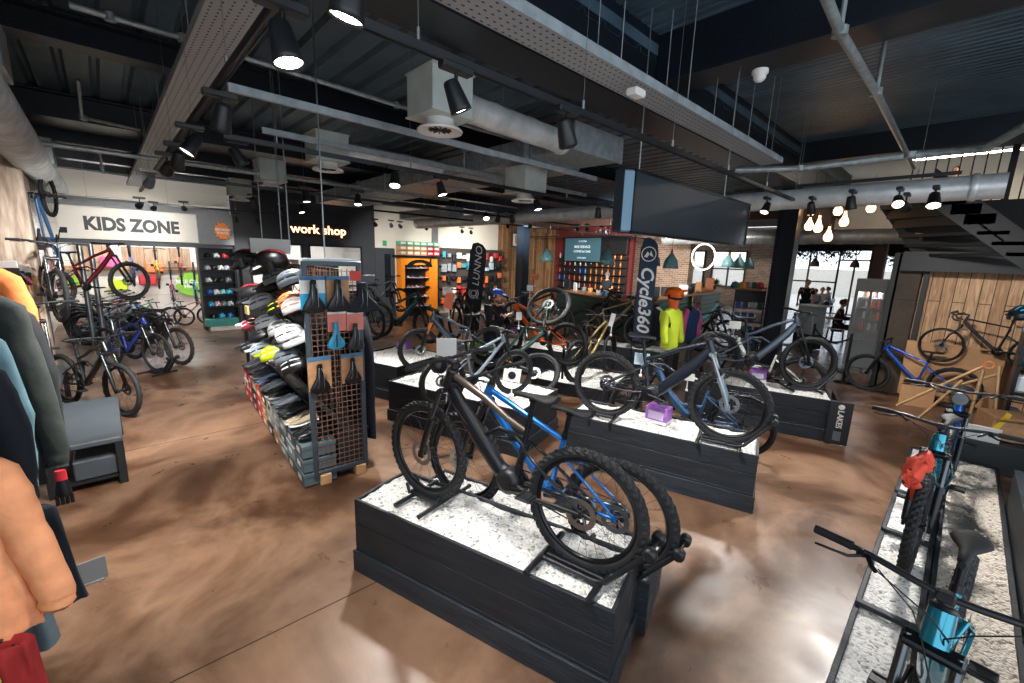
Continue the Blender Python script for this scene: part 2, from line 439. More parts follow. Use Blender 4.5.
BIKES = []
def bike(label, kind, frame_m, f, r, R=.36, w=.031, lod=1, knob=None, accent=None, fork_m=None, stan=None, steer=0., light=False, tyre=None, saddle_m=None, group=None, rim=None, bat=None, top=None, roll=0.):
    """f, r: hub points of the front and rear wheel in the room"""
    knob = (kind in ('emtb', 'mtb', 'hard', 'kids')) if knob is None else knob
    f, r = V(f), V(r); S = (f-r).length/1.2
    X = (f-r).normalized(); 
    Y = V((0, 0, 1)).cross(X); Y = Y.normalized() if Y.length > .05 else V((0, 1, 0)); Z = X.cross(Y)
    if roll: Y, Z = Y*cos(roll)+Z*sin(roll), Z*cos(roll)-Y*sin(roll)
    S = max(.45, min(1.06, S)) if kind != 'kids' else max(.4, min(.85, S))
    mid = (f+r)/2
    M = Matrix((X, Y, Z)).transposed().to_4x4(); M.translation = mid - Z*(R*S)
    root = T('bicycle' if kind != 'kids' else 'childrens_bicycle', label, 'bicycle', group=group)
    root.matrix_world = M @ Matrix.Diagonal((S, S, S, 1))
    am = accent or BLK; fm = fork_m or BLKM; sm = stan or CHR; tm = tyre or RUB
    link('frame', frame_mesh(kind, lod), root, [frame_m, bat or BLK, top or frame_m])
    P = parts(kind, lod, R)
    ax = (V((.36, 0, .965))-V((.60, 0, .36))).normalized(); p0 = V((.408, 0, .835))
    SM = Matrix.Translation(p0) @ Matrix.Rotation(steer, 4, ax) @ Matrix.Translation(-p0) if steer else Matrix.Identity(4)
    def fr(o): 
        if steer: o.matrix_basis = SM @ Matrix.Translation(o.location)
        return o
    fr(link('fork', P['fork'], root, [fm, sm]))
    hb = fr(link('handlebar', P['handlebar'], root, BLK))
    for q in ('R', 'L'):
        if 'grip'+q in P:
            link('grip', P['grip'+q], hb, MATT); link('brake_lever', P['lever'+q], hb, BLKM)
    if 'cable' in P: link('cable', P['cable'], hb, MATT)
    link('seatpost', P['seatpost'], root, BLKM); link('saddle', P['saddle'], root, saddle_m or MATT)
    ck = link('crankset', P['crankset'], root, BLKM)
    link('pedal', P['pedalR'], ck, BLK); link('pedal', P['pedalL'], ck, BLK)
    for a, b, m in (('chain', 'chain', CHR), ('cassette', 'cassette', CHR), ('derailleur', 'derailleur', BLKM), ('shock', 'rear_shock', [BLKM, CHR]), ('motor', 'motor', BLK), ('mudF', 'mudguard', BLK), ('mudR', 'mudguard', BLK), ('rack', 'luggage_rack', BLK)):
        if a in P: link(b, P[a], root, m)
    wm = wheel_meshes(R, w, lod, knob)
    for x in (.6, -.6):
        wo = link('wheel', wm[0], root, rim or RIM); wo.location = (x, 0, R)
        wo.rotation_euler = (0, random.uniform(0, 6.28), 0)
        if x > 0 and steer: wo.matrix_basis = SM @ Matrix.Translation(wo.location) @ wo.rotation_euler.to_matrix().to_4x4()
        link('tyre', wm[1], wo, tm); link('spokes', wm[2], wo, SPK)
        if lod >= 1: link('brake_rotor', wm[3], wo, STEEL)
    if light:
        g = MB(); g.lathe([(.03, 0), (.055, .015), (.060, .06), (.057, .066)], (0, 0, 0), 'x', 16); g.lathe([(.0, .0661), (.052, .0662)], (0, 0, 0), 'x', 16, m=1)
        o = ob('headlight', g, [BLK, STEEL], root); o.location = V((.44, 0, .985)); fr(o)
    BIKES.append(root); return root

_st = None
def bike_stand(hub, heading, zg, label, group=None):
    """black floor stand: a two-wheel cradle with arms holding the tyre; origin under the hub"""
    global _st
    if _st is None:
        base = MB(); 
        for s in (-1, 1): base.tube([(-.20, s*.055, .03), (.10, s*.055, .03), (.16, s*.055, .05), (.36, s*.055, .30)], .015, 6)
        cross = MB(); cross.tube([(0, -.21, .02), (0, .21, .02)], .018, 6)
        tray = MB(); tray.box((-.02, 0, .045), (.34, .09, .03), b=.006)
        roll = MB(); roll.lathe([(.022, -.10), (.034, -.095), (.034, -.055), (.022, -.05)], (.37, 0, .32), 'y', 10); roll.lathe([(.022, .05), (.034, .055), (.034, .095), (.022, .10)], (.37, 0, .32), 'y', 10); roll.tube([(.37, -.09, .32), (.37, .09, .32)], .01, 6)
        _st = [m.mesh(n_) for m, n_ in ((base, 'side_rail'), (cross, 'foot_bar'), (tray, 'wheel_tray'), (roll, 'roller'))]
    h = V(heading); t = T('bicycle_stand', label, 'bicycle stand', (hub.x, hub.y, zg), atan2(h.y, h.x), group)
    for m, n_ in zip(_st, ('side_rail', 'foot_bar', 'wheel_tray', 'roller')): q_ = link(n_, m, t, BLK); q_.location = (-.22 if n_ == 'foot_bar' else 0, 0, 0)
    link('foot_bar', _st[1], t, BLK).location = (.13, 0, 0)
    return t
# ---------------------------------------------------------------- setting
def floor_mat(name, c1, c2, c3, rough, sc=.75, coat=0.):
    m = bpy.data.materials.new(name); m.use_nodes = True; nt = m.node_tree; b = nt.nodes['Principled BSDF']; L = nt.links
    tc = nt.nodes.new('ShaderNodeTexCoord')
    def noise(s, d, dist=0., rough_=.6):
        n = nt.nodes.new('ShaderNodeTexNoise'); n.inputs['Scale'].default_value = s; n.inputs['Detail'].default_value = d
        n.inputs['Distortion'].default_value = dist; n.inputs['Roughness'].default_value = rough_; L.new(tc.outputs['Object'], n.inputs['Vector']); return n
    def ramp(src, els):
        r = nt.nodes.new('ShaderNodeValToRGB'); e = r.color_ramp.elements
        e[0].position, e[0].color = els[0][0], els[0][1]; e[1].position, e[1].color = els[-1][0], els[-1][1]
        for p, c in els[1:-1]: q = e.new(p); q.color = c
        L.new(src, r.inputs[0]); return r
    a = ramp(noise(sc, 7, .7).outputs['Fac'], [(.30, lin(c1)), (.44, lin(c2)), (.58, lin(c3)), (.72, lin(c2))])
    g = ramp(noise(sc*4, 8, .15, .62).outputs['Fac'], [(.25, (.72, .72, .72, 1)), (.78, (1.22, 1.22, 1.22, 1))])
    mx = nt.nodes.new('ShaderNodeMix'); mx.data_type = 'RGBA'; mx.blend_type = 'MULTIPLY'; mx.inputs[0].default_value = .8
    L.new(a.outputs[0], mx.inputs[6]); L.new(g.outputs[0], mx.inputs[7]); L.new(mx.outputs[2], b.inputs['Base Color'])
    r = ramp(noise(sc*3, 6, .4).outputs['Fac'], [(.3, (rough*.75,)*3+(1,)), (.7, (rough*1.35,)*3+(1,))]); L.new(r.outputs[0], b.inputs['Roughness'])
    bp = nt.nodes.new('ShaderNodeBump'); bp.inputs['Strength'].default_value = .08; bp.inputs['Distance'].default_value = .01
    L.new(noise(sc*9, 5).outputs['Fac'], bp.inputs['Height']); L.new(bp.outputs[0], b.inputs['Normal'])
    b.inputs['Specular IOR Level'].default_value = .5
    return m
FLOOR = floor_mat('polished_brown_concrete', '2c1d14', '4e3423', '7f624d', .33)
FLOORC = floor_mat('grey_cafe_concrete', '5f5b5a', '7c7877', '98938f', .22)
m = MB(); m.quad((-17.5, -1.6, 0), (6, -1.6, 0), (6, 11.6, 0), (-17.5, 11.6, 0)); 
struct('floor', m, FLOOR)
m = MB(); m.quad((-17.5, 11.6, 0), (8, 11.6, 0), (8, 27, 0), (-17.5, 27, 0)); struct('floor_cafe', m, FLOORC)
m = MB(); a, b = at(170, 683, 0), at(360, 590, 0); d = (b-a).normalized(); m.box((a+b)/2+V((0, 0, .0005)), (1.9, .008, .001), Matrix.Rotation(atan2(d.y, d.x), 3, 'Z')); m.box((-6.0, 1.0, .0005), (.008, 5, .001)); struct('trim_1', m, mat('floor_joint', '2c211b', .8))
def brick_mat(name, c1, c2, mortar, sx=1., bw=.22, rh=.075, rot=None):
    m = bpy.data.materials.new(name); m.use_nodes = True; nt = m.node_tree; b = nt.nodes['Principled BSDF']; L = nt.links
    tc = nt.nodes.new('ShaderNodeTexCoord'); mp = nt.nodes.new('ShaderNodeMapping'); mp.inputs['Rotation'].default_value = rot or (pi/2, 0, 0)
    L.new(tc.outputs['Object'], mp.inputs[0]); br = nt.nodes.new('ShaderNodeTexBrick'); L.new(mp.outputs[0], br.inputs['Vector'])
    br.inputs['Color1'].default_value = lin(c1); br.inputs['Color2'].default_value = lin(c2); br.inputs['Mortar'].default_value = lin(mortar)
    br.inputs['Scale'].default_value = 1; br.inputs['Brick Width'].default_value = bw; br.inputs['Row Height'].default_value = rh; br.inputs['Mortar Size'].default_value = .008
    L.new(br.outputs['Color'], b.inputs['Base Color']); b.inputs['Roughness'].default_value = .85; return m
def plank_mat(name, c1, c2, gap, pw=.12, rot=(0, 0, 0), rough=.7):
    m = bpy.data.materials.new(name); m.use_nodes = True; nt = m.node_tree; b = nt.nodes['Principled BSDF']; L = nt.links
    tc = nt.nodes.new('ShaderNodeTexCoord'); mp = nt.nodes.new('ShaderNodeMapping'); mp.inputs['Rotation'].default_value = rot
    L.new(tc.outputs['Object'], mp.inputs[0]); br = nt.nodes.new('ShaderNodeTexBrick'); L.new(mp.outputs[0], br.inputs['Vector'])
    br.inputs['Color1'].default_value = lin(c1); br.inputs['Color2'].default_value = lin(c2); br.inputs['Mortar'].default_value = lin(gap)
    br.inputs['Scale'].default_value = 1; br.inputs['Brick Width'].default_value = 1.7; br.inputs['Row Height'].default_value = pw; br.inputs['Mortar Size'].default_value = .006
    n = nt.nodes.new('ShaderNodeTexNoise'); n.inputs['Scale'].default_value = 3; n.inputs['Detail'].default_value = 8; n.inputs['Distortion'].default_value = 1
    m2 = nt.nodes.new('ShaderNodeMapping'); m2.inputs['Scale'].default_value = (1, 9, 1); L.new(mp.outputs[0], m2.inputs[0]); L.new(m2.outputs[0], n.inputs['Vector'])
    rp = nt.nodes.new('ShaderNodeValToRGB'); rp.color_ramp.elements[0].color = (.55, .55, .55, 1); rp.color_ramp.elements[0].position = .3; rp.color_ramp.elements[1].color = (1.2, 1.2, 1.2, 1); rp.color_ramp.elements[1].position = .7
    L.new(n.outputs['Fac'], rp.inputs[0]); mx = nt.nodes.new('ShaderNodeMix'); mx.data_type = 'RGBA'; mx.blend_type = 'MULTIPLY'; mx.inputs[0].default_value = 1
    L.new(br.outputs['Color'], mx.inputs[6]); L.new(rp.outputs[0], mx.inputs[7]); L.new(mx.outputs[2], b.inputs['Base Color']); b.inputs['Roughness'].default_value = rough; return m
BRICKW = brick_mat('whitewashed_brick', 'cfc6bb', 'b7aa9c', 'a89c90')
BRICK = brick_mat('brown_brick', 'b8937a', '8d705c', 'cfc2b2', bw=.24, rh=.085)
WOODV = plank_mat('vertical_reclaimed_planks', 'b98c62', '6e4d31', '1a120c', .13, rot=(0, pi/2, 0))
WOODX = plank_mat('vertical_oak_planks', 'e0b48a', 'bd9068', '4a3524', .15, rot=(pi/2, 0, pi/2))
DECK = mat('dark_steel_deck', '4f6675', .5, .15, noise=.35, nscale=1.5)
BEAM = mat('painted_blue_black_steel', '0f1822', .42, noise=.25, nscale=2)
SLATE = mat('slate_grey_wall', '33373b', .7, noise=.08, nscale=3)
CREAM = mat('cream_wall', 'd9d2c3', .75, noise=.05, nscale=2)
RED = mat('dark_red_wall', '6a2420', .75, noise=.1, nscale=2)

def wall(name, pts, off, m): q = MB(); q.prism(pts, off); return struct(name, q, m)
ZC = 4.25
# left wall (y = -1.1) with timber pier
wall('wall_left', [(-17.5, -1.1, 0), (-.2, -1.1, 0), (-.2, -1.1, ZC), (-17.5, -1.1, ZC)], (0, -.25, 0), BRICKW)
m = MB(); m.box((-9.3, -.90, 2.0), (.35, .42, 4.0), b=.02); struct('trim_2', m, mat('weathered_timber', 'b9a898', .8, col2='7d6d60', nscale=3, stretch=(6, 6, .8), bump=.5, bscale=20))
m = MB(); m.box((-12.0, -1.05, 1.6), (4.2, .08, 3.2)); 
for i in range(5): m.box((-13.6+i*.8, -1.0, 1.6), (.03, .03, 3.2))
struct('trim_3', m, mat('blue_grey_panel', '3b4a55', .6, noise=.1))
# kids zone back wall and side
wall('wall_back', [(-17.0, -1.1, 0), (-17.0, 16.5, 0), (-17.0, 16.5, ZC), (-17.0, -1.1, ZC)], (-.25, 0, 0), brick_mat('pale_stone', 'e3dfd6', 'cdc4b6', 'b9aea0', bw=.5, rh=.22, rot=(pi/2, 0, pi/2)))
m = MB(); m.box((-16.9, 1.0, 1.55), (.12, 4.4, .12), b=.01); struct('trim_4', m, mat('pine_rail', 'b98d62', .6, noise=.2))
m = MB(); m.box((-16.93, 1.2, 1.9), (.06, 1.6, .55)); m.box((-16.93, -.2, 1.9), (.06, .7, .6)); struct('trim_5', m, plank_mat('wood_panel', 'b7987a', '9d7c5c', '5a4634', .3, rot=(0, pi/2, 0)))
# bulkheads over the opening (x = -14)
def bulk(name, ya, yb, za, zb, m, x=-14., d=.12):
    q = MB(); q.box((x-d/2, (ya+yb)/2, (za+zb)/2), (d, abs(yb-ya), zb-za)); return struct(name, q, m)
WHT = mat('white_signboard', 'e8e3d8', .6, noise=.03)
sb = MB(); sb.box((-13.97, .6, 2.68), (.07, 2.52, .72), b=.01)
kz = ob('kids_zone_sign', sb, WHT); tag(kz, 'long white signboard with dark grey KIDS ZONE lettering above the shopfront opening', 'sign')
text('lettering', 'KIDS ZONE', .40, mat('dark_grey_letters', '3a3d40', .6), kz, (-13.93, .62, 2.66), (0, 1, 0), (0, 0, 1), sx=.84, bold=.018)
bulk('trim_6', -.9, 2.62, 2.20, 2.32, mat('dark_grey_header', '3f4449', .6, noise=.1))
bulk('wall_upper', -1.0, 2.62, 3.06, 3.25, mat('grey_bulkhead', '7c8082', .7, noise=.08))
bulk('wall_upper_2', -1.0, 2.62, 3.30, 3.62, CREAM, x=-14.3)
bulk('trim_7', 1.87, 2.66, 2.30, 3.10, mat('mid_grey_panel', '7d8183', .7, noise=.06), x=-13.93)
# orange starburst emblem
m = MB(); pts = []
for i in range(28):
    a = 2*pi*i/28; rr_ = (.21 if i % 2 else .165)*(1+.12*sin(i*2.3)); pts.append((-13.86, 2.40+rr_*cos(a)*.95, 2.66+rr_*1.15*sin(a)))
m.prism(pts, (-.01, 0, 0)); o = tag(ob('splash_emblem', m, mat('orange_vinyl', 'ef8a3e', .6)), 'orange splat shaped emblem on the grey panel beside the white signboard', 'emblem')
text('lettering', 'SMOKED\nSHACK', .085, WHITE, o, (-13.855, 2.40, 2.65), (0, 1, 0), (0, 0, 1), bold=.003)
# workshop front (x = -14), dark with windows
wx = -14.0
q = MB()
def wbox(ya, yb, za, zb): q.box((wx-.06, (ya+yb)/2, (za+zb)/2), (.12, yb-ya, zb-za))
wbox(2.66, 6.76, 2.42, ZC); wbox(2.66, 3.0, 0, 2.42); wbox(6.3, 6.76, 0, 2.42); wbox(3.0, 6.3, 0, .9); wbox(4.45, 4.6, .9, 2.42)
struct('wall_workshop', q, SLATE)
wroom = MB(); wroom.quad((-16.9, 2.7, 0), (-16.9, 6.9, 0), (-16.9, 6.9, 3), (-16.9, 2.7, 3)); struct('wall_workshop_inside', wroom, CREAM)
for i, (ya, yb) in enumerate(((3.0, 4.45), (4.6, 6.3))):
    fr_ = MB()
    for z in (.93, 2.39): fr_.box((wx-.03, (ya+yb)/2, z), (.08, yb-ya, .06))
    for y in (ya+.03, yb-.03): fr_.box((wx-.03, y, 1.66), (.08, .06, 1.5))
    w_ = struct('window_%d' % (i+1), fr_, BLK)
    g = MB(); g.box((wx-.03, (ya+yb)/2, 1.66), (.01, yb-ya-.1, 1.4)); 
    gm = mat('clear_glass', 'ffffff', .02, alpha=.12); ob('pane', g, gm, w_)
sg = MB(); sg.box((-13.95, (4.05+5.75)/2, 2.86), (.04, 2.0, .42), b=.01)
ws = ob('workshop_sign', sg, mat('dark_sign_panel', '1f1c1b', .6)); tag(ws, 'dark panel with glowing orange backlit letters over the workshop window', 'sign')
text('backlit_letters', 'work shop', .36, mat('warm_backlit_letters', 'ffb98a', .4, emit=3.2), ws, (-13.91, 4.93, 2.85), (0, 1, 0), (0, 0, 1), sx=1.05, bold=.004)
# door section and cream wall, x=-14
q = MB(); wbox(6.76, 12.3, 2.40, ZC); wbox(7.50, 12.3, 0, 2.40); struct('wall_cream', q, CREAM)
dq = MB(); dq.box((-14.02, 7.13, 1.2), (.06, .72, 2.4), b=.01); dr = struct('door_1', dq, mat('dark_grey_door', '3c4248', .5, noise=.1))
g = MB(); g.box((-13.98, 7.20, 1.45), (.02, .22, 1.5)); ob('door_pane', g, mat('dark_glass', '1a2428', .1), dr)
g = MB(); g.tube([(-13.95, 6.86, 1.0), (-13.95, 6.86, 1.25)], .012, 6); ob('door_handle', g, STEEL, dr)
g = MB(); g.box((-13.97, 7.10, 2.56), (.02, .14, .18)); tag(ob('exit_sign', g, mat('green_sign', '2aa37a', .5)), 'small green exit sign on the cream wall above the grey door', 'sign')
bulk('trim_8', 9.0, 9.22, 0, ZC, mat('grey_pier', '6d6f72', .7), x=-13.9, d=.25)
# timber-clad wall
q = MB(); wbox(12.3, 16.4, 0, ZC); struct('wall_timber', q, WOODV)
# red wall (y = 16)
wall('wall_red', [(-14, 16, 0), (-9.75, 16, 0), (-9.75, 16, ZC), (-14, 16, ZC)], (0, .2, 0), RED)
wall('wall_brick', [(-10.95, 17.8, 0), (-8.15, 17.8, 0), (-8.15, 17.8, ZC), (-10.95, 17.8, ZC)], (0, .4, 0), BRICK)
# far facade at y = 22: brick piers, windows, glazed doors
def ypix(x0, x1, y=26.): return onY(x0, 265, y).x, onY(x1, 265, y).x
FY = 26.0
def fac(name, xa, xb, za, zb, m): q = MB(); q.box(((xa+xb)/2, FY+.12, (za+zb)/2), (abs(xb-xa), .24, zb-za)); return struct(name, q, m)
xs = {p: onY(p, 270, FY).x for p in (640, 692, 702, 712, 745, 775, 800, 838, 871, 884, 925, 1024)}
fac('wall_far', xs[640]-6, xs[692], 0, ZC, BRICK); fac('wall_far_2', xs[702]+.1, xs[712], 0, 3.0, BRICK)
fac('wall_far_3', xs[745], xs[775]+.3, 0, ZC, BRICK); fac('wall_far_4', xs[692], xs[745], 2.95, ZC, BRICK); fac('wall_far_5', xs[692], xs[745], 0, 1.0, BRICK)
fac('wall_far_6', xs[775]+.3, 8, 3.05, ZC, mat('dark_header', '2b2f33', .6))
def window(n, xa, xb, za, zb, nx, nz, door=False):
    q = MB(); t = .07
    for i in range(nx+1): q.box((xa+(xb-xa)*i/nx, FY, (za+zb)/2), (t, .1, zb-za))
    for i in range(nz+1): q.box(((xa+xb)/2, FY, za+(zb-za)*i/nz), (abs(xb-xa)+t, .1, t))
    w_ = struct(('door_%d' if door else 'window_%d') % n, q, mat('dark_window_frame', '20262a', .5))
    g = MB(); g.box(((xa+xb)/2, FY+.02, (za+zb)/2), (abs(xb-xa), .01, zb-za)); ob('pane', g, mat('clear_glass', 'ffffff', .02, alpha=.12), w_)
window(3, xs[692], xs[702]+.1, 1.0, 2.95, 1, 2); window(4, xs[712], xs[745], 1.0, 2.95, 2, 2)
window(5, xs[775]+.3, xs[838], 0, 3.05, 2, 2); window(2, xs[838], xs[871], 0, 2.6, 2, 1, True); window(6, xs[884], xs[925], 0, 3.05, 2, 2); window(7, xs[925], 6.0, 0, 3.05, 4, 2)
# street outside
m = MB(); m.quad((-30, 26.3, -.1), (30, 26.3, -.1), (30, 60, -.1), (-30, 60, -.1)); struct('ground_outside', m, mat('pale_pavement', 'b9b4ac', .8, noise=.1))
m = MB(); m.box((-8, 45, 1.0), (50, .5, 2.2)); struct('wall_outside', m, mat('pale_render', 'cfc8bf', .8, noise=.1))
# right side: planked partition under the stairs (y = 10.3) and right end wall
wall('wall_planked', [(-.72, 10.4, 0), (3.2, 10.4, 0), (3.2, 10.4, 2.25), (-.72, 10.4, 2.25)], (0, .12, 0), WOODX)
m = MB(); m.box((-.75, 10.3, 1.25), (.34, .26, 2.5), b=.01); struct('trim_9', m, plank_mat('dark_timber_post', '4a3a2c', '3a2c20', '15100c', .3, rot=(0, pi/2, 0)))
m = MB(); m.box((-.93, 10.22, 1.25), (.10, .10, 2.5)); m.box((-.52, 10.2, 1.25), (.07, .10, 2.5)); m.box((1.1, 10.15, 2.36), (3.9, .5, .32)); m.box((1.3, 10.7, 2.9), (4.0, .06, .95)); struct('trim_10', m, mat('black_timber', '17191c', .6, noise=.2))
wall('wall_right', [(3.2, 5.5, 0), (3.2, 27, 0), (3.2, 27, ZC), (3.2, 5.5, ZC)], (.2, 0, 0), SLATE)

# ---- ceiling: corrugated steel deck, ribs run along x
def deck(name, xa, xb, ya, yb, z, pitch, hgt):
    q = MB(); n = int((yb-ya)/pitch)
    for i in range(n):
        y = ya+i*pitch; p = [(y, z+hgt), (y+pitch*.12, z+hgt), (y+pitch*.22, z), (y+pitch*.9, z), (y+pitch, z+hgt)]
        vs = [(x, yy, zz) for x in (xa, xb) for yy, zz in p]
        q.add(vs, [(j, j+1, j+6, j+5) for j in range(4)])
    q.box(((xa+xb)/2, (ya+yb)/2, z+hgt+.06), (xb-xa, yb-ya, .1)); return struct(name, q, DECK)
deck('ceiling', -17.5, -2.6, -1.35, 16.2, ZC, .30, .05)
deck('ceiling_right', -2.6, 3.4, -1.35, 12.0, ZC+.25, .11, .03)
m = MB(); m.box((-5, 21.2, 4.4), (27, 10.4, .2)); struct('ceiling_cafe', m, mat('dark_soffit', '33302e', .7))
# main I-beam beside the big tray, along y
def ibeam(name, a, b, hh, ww, m=None):
    a, b = V(a), V(b); d = (b-a); L_ = d.length; R_ = Matrix.Rotation(atan2(d.y, d.x), 3, 'Z'); c = (a+b)/2
    q = MB(); q.box(c, (L_, ww, .025), R_); q.box(c+V((0, 0, hh)), (L_, ww, .025), R_); q.box(c+V((0, 0, hh/2)), (L_, .02, hh), R_)
    return struct(name, q, m or BEAM)
n_ = 11
for x, z in ((-2.85, 3.80),): ibeam('trim_%d' % n_, (x, -1.1, z), (x, 16, z), .62, .42); n_ += 1
m = MB(); m.box((-2.62, 7.4, 4.22), (.03, 17, .84)); struct('trim_12', m, BEAM); n_ = 13
for x, z in ((-6.05, 4.0), (-9.05, 3.9), (-10.7, 3.85), (-12.2, 3.8), (-13.6, 3.8)): ibeam('trim_%d' % n_, (x, -1.1, z), (x, 16, z), ZC-z-.03, .26); n_ += 1
for x in (-9.8, -11.4, -13.0):
    m = MB(); m.box((x, 7.4, 4.12), (1.3, 17, .24)); struct('trim_%d' % n_, m, BEAM); n_ += 1
for y, w_, zb in ((4.58, .3, 4.03), (10.0, .3, 4.14)): 
    m = MB(); m.box((.3, y, (zb+4.6)/2), (5.8, w_, 4.6-zb)); m.box((.3, y, zb), (5.8, w_+.12, .03)); struct('trim_%d' % n_, m, BEAM); n_ += 1
m = MB(); m.box((-8.3, 14.5, 3.8), (11.3, .4, .5)); m.box((-3.0, 19, 3.5), (.4, 14, .5)); struct('trim_%d' % n_, m, mat('rust_brown_steel', '5a3f36', .6, noise=.2)); n_ += 1
# columns
def column(name, c, w_, zt, m, label):
    q = MB(); c = V(c)
    q.box(c+V((-w_/2, 0, zt/2)), (.025, w_, zt)); q.box(c+V((w_/2, 0, zt/2)), (.025, w_, zt)); q.box(c+V((0, 0, zt/2)), (w_, .02, zt)); q.box(c+V((0, 0, .01)), (w_+.12, w_+.12, .02))
    o = struct(name, q, m); return o
cp = at(768, 366, 0); column('trim_40', (cp.x, cp.y, 0), .34, 4.2, BEAM, '')
cb = at(862, 345, 0); column('trim_41', (cb.x, cb.y, 0), .30, 4.2, mat('rust_brown_steel', '5a3f36', .6), '')
cf = at(520, 330, 0); m = MB(); m.box((cf.x, cf.y, 2.1), (.28, .28, 4.2)); struct('trim_42', m, BEAM)
# mezzanine with balusters beyond the stairs
m = MB(); m.box((2.0, 13.2, 3.30), (6.2, 3.4, .25)); struct('floor_mezzanine', m, mat('dark_slab', '2a2d30', .7))
m = MB(); m.box((.6, 14.8, 4.2), (8.4, .1, 1.9)); struct('wall_mezzanine', m, CREAM); m = MB(); m.box((.6, 14.0, 4.95), (8.4, 4.6, .1)); struct('ceiling_mezzanine', m, mat('dark_soffit', '33302e', .7))
bl = MB(); 
x = -1.1
while x < 3.1: bl.tube([(x, 11.55, 3.42), (x, 11.55, 4.40)], .012, 5); x += .16
bl.box((1.0, 11.55, 3.42), (4.2, .06, .06)); bl.box((1.0, 11.55, 4.4), (4.2, .06, .05)); bl.box((0.18, 11.55, 3.9), (.09, .06, 1.0))
tag(ob('balustrade', bl, BLK), 'black vertical bar balustrade along the edge of the upper floor', 'railing')
# stairs: open treads rising to the left
st = T('staircase', 'black steel open tread staircase rising over the planked partition', 'staircase', (0, 10, 2.45))
def stair_pt(px, py, y): p = onY(px, py, y); return (p.x, y, p.z)
for y, pa, pb in ((10.2, (926, 262), (882, 196)), (8.9, (1030, 262), (932, 190))):
    a, b = V(stair_pt(*pa, y)), V(stair_pt(*pb, y)); q = MB(); hh_ = .16 if y > 10 else .30; q.prism([a+V((0, 0, -.14)), a+V((0, 0, hh_)), b+V((0, 0, hh_)), b+V((0, 0, -.20))], (0, .05, 0))
    for v_ in range(len(q.v)): q.v[v_] = (q.v[v_][0], q.v[v_][1]-10, q.v[v_][2]-2.45)
    ob('stringer', q, MATT, st)
a1, b1 = V(stair_pt(926, 262, 10.2)), V(stair_pt(882, 196, 10.2)); a2, b2 = V(stair_pt(1030, 262, 8.9)), V(stair_pt(932, 190, 8.9))
for i in range(7):
    t_ = (i+.5)/7; p, r2 = a1.lerp(b1, t_), a2.lerp(b2, t_); q = MB(); off = V((0, -10, -2.45))
    q.prism([p+off+V((-.15, 0, 0)), p+off+V((.15, 0, 0)), r2+off+V((.15, 0, 0)), r2+off+V((-.15, 0, 0))], (0, 0, .05+.09*(i > 2))); ob('tread', q, MATT, st)

q = MB(); off = V((0, -10, -2.45)); p1_, p2_, r1_, r2_ = a1.lerp(b1, .45)+off, b1+off, a2.lerp(b2, .25)+off, b2+off
q.prism([p1_, p2_, r2_, r1_], (0, 0, .03)); ob('soffit', q, MATT, st)
q = MB(); q.box((1.6, 13.2, 4.62), (6.0, .16, .06)); o = tag(ob('ceiling_batten', q, WHITE), 'white batten added to light the upper floor', 'ceiling light'); q = MB(); q.box((1.6, 13.2, 4.585), (5.8, .12, .01)); ob('diffuser', q, mat('added_batten_glow', 'fff0e0', .5, emit=24.), o)  # glowing batten added so the closed upper floor is lit
# ---------------------------------------------------------------- services on the ceiling
def perf_mat(name, rot90):
    m = bpy.data.materials.new(name); m.use_nodes = True; nt = m.node_tree; b = nt.nodes['Principled BSDF']; L = nt.links
    b.inputs['Metallic'].default_value = .35; b.inputs['Roughness'].default_value = .5
    tc = nt.nodes.new('ShaderNodeTexCoord'); mp = nt.nodes.new('ShaderNodeMapping'); mp.inputs['Scale'].default_value = (19, 21, 1)
    L.new(tc.outputs['Object'], mp.inputs[0]); sx = nt.nodes.new('ShaderNodeSeparateXYZ'); L.new(mp.outputs[0], sx.inputs[0])
    def fr(o, th):
        a = nt.nodes.new('ShaderNodeMath'); a.operation = 'FRACT'; L.new(o, a.inputs[0]); c = nt.nodes.new('ShaderNodeMath'); c.operation = 'LESS_THAN'; L.new(a.outputs[0], c.inputs[0]); c.inputs[1].default_value = th; return c.outputs[0]
    f1, f2 = fr(sx.outputs['X'], .38), fr(sx.outputs['Y'], .24); mu = nt.nodes.new('ShaderNodeMath'); mu.operation = 'MULTIPLY'; L.new(f1, mu.inputs[0]); L.new(f2, mu.inputs[1])
    mx = nt.nodes.new('ShaderNodeMix'); mx.data_type = 'RGBA'; L.new(mu.outputs[0], mx.inputs[0]); mx.inputs[6].default_value = lin('aab0b4'); mx.inputs[7].default_value = lin('2a2e33'); L.new(mx.outputs[2], b.inputs['Base Color']); return m
PERX, PERY = perf_mat('perforated_tray_x', False), perf_mat('perforated_tray_y', True)
def tray(name, a, b, w, label, pm, hangers=6, depth=.06):
    a, b = V(a), V(b); d = b-a; L_ = d.length; t = T(name, label, 'cable tray', a, atan2(d.y, d.x)); q = MB()
    q.box((L_/2, 0, 0), (L_, w, .004)); o = ob('tray_bed', q, pm, t)
    for s in (-1, 1):
        q = MB(); q.box((L_/2, s*w/2, depth/2), (L_, .003, depth)); q.box((L_/2, s*(w/2-.008), depth), (L_, .018, .003)); ob('side_flange', q, GALVD, t)
    for i in range(hangers):
        x = L_*(i+.4)/hangers; 
        for s in (-1, 1): q = MB(); q.tube([(x, s*(w/2-.02), 0), (x, s*(w/2-.02), ZC-a.z)], .004, 4); ob('hanger', q, GALV, t)
    return t
tray('cable_tray', (-1.0, .72, 3.6), (-14, .72, 3.6), .26, 'perforated galvanised cable tray running away above the left aisle', PERX)
zt = 3.45; a0, a1 = at(472, 0, zt), at(776, 166, zt)
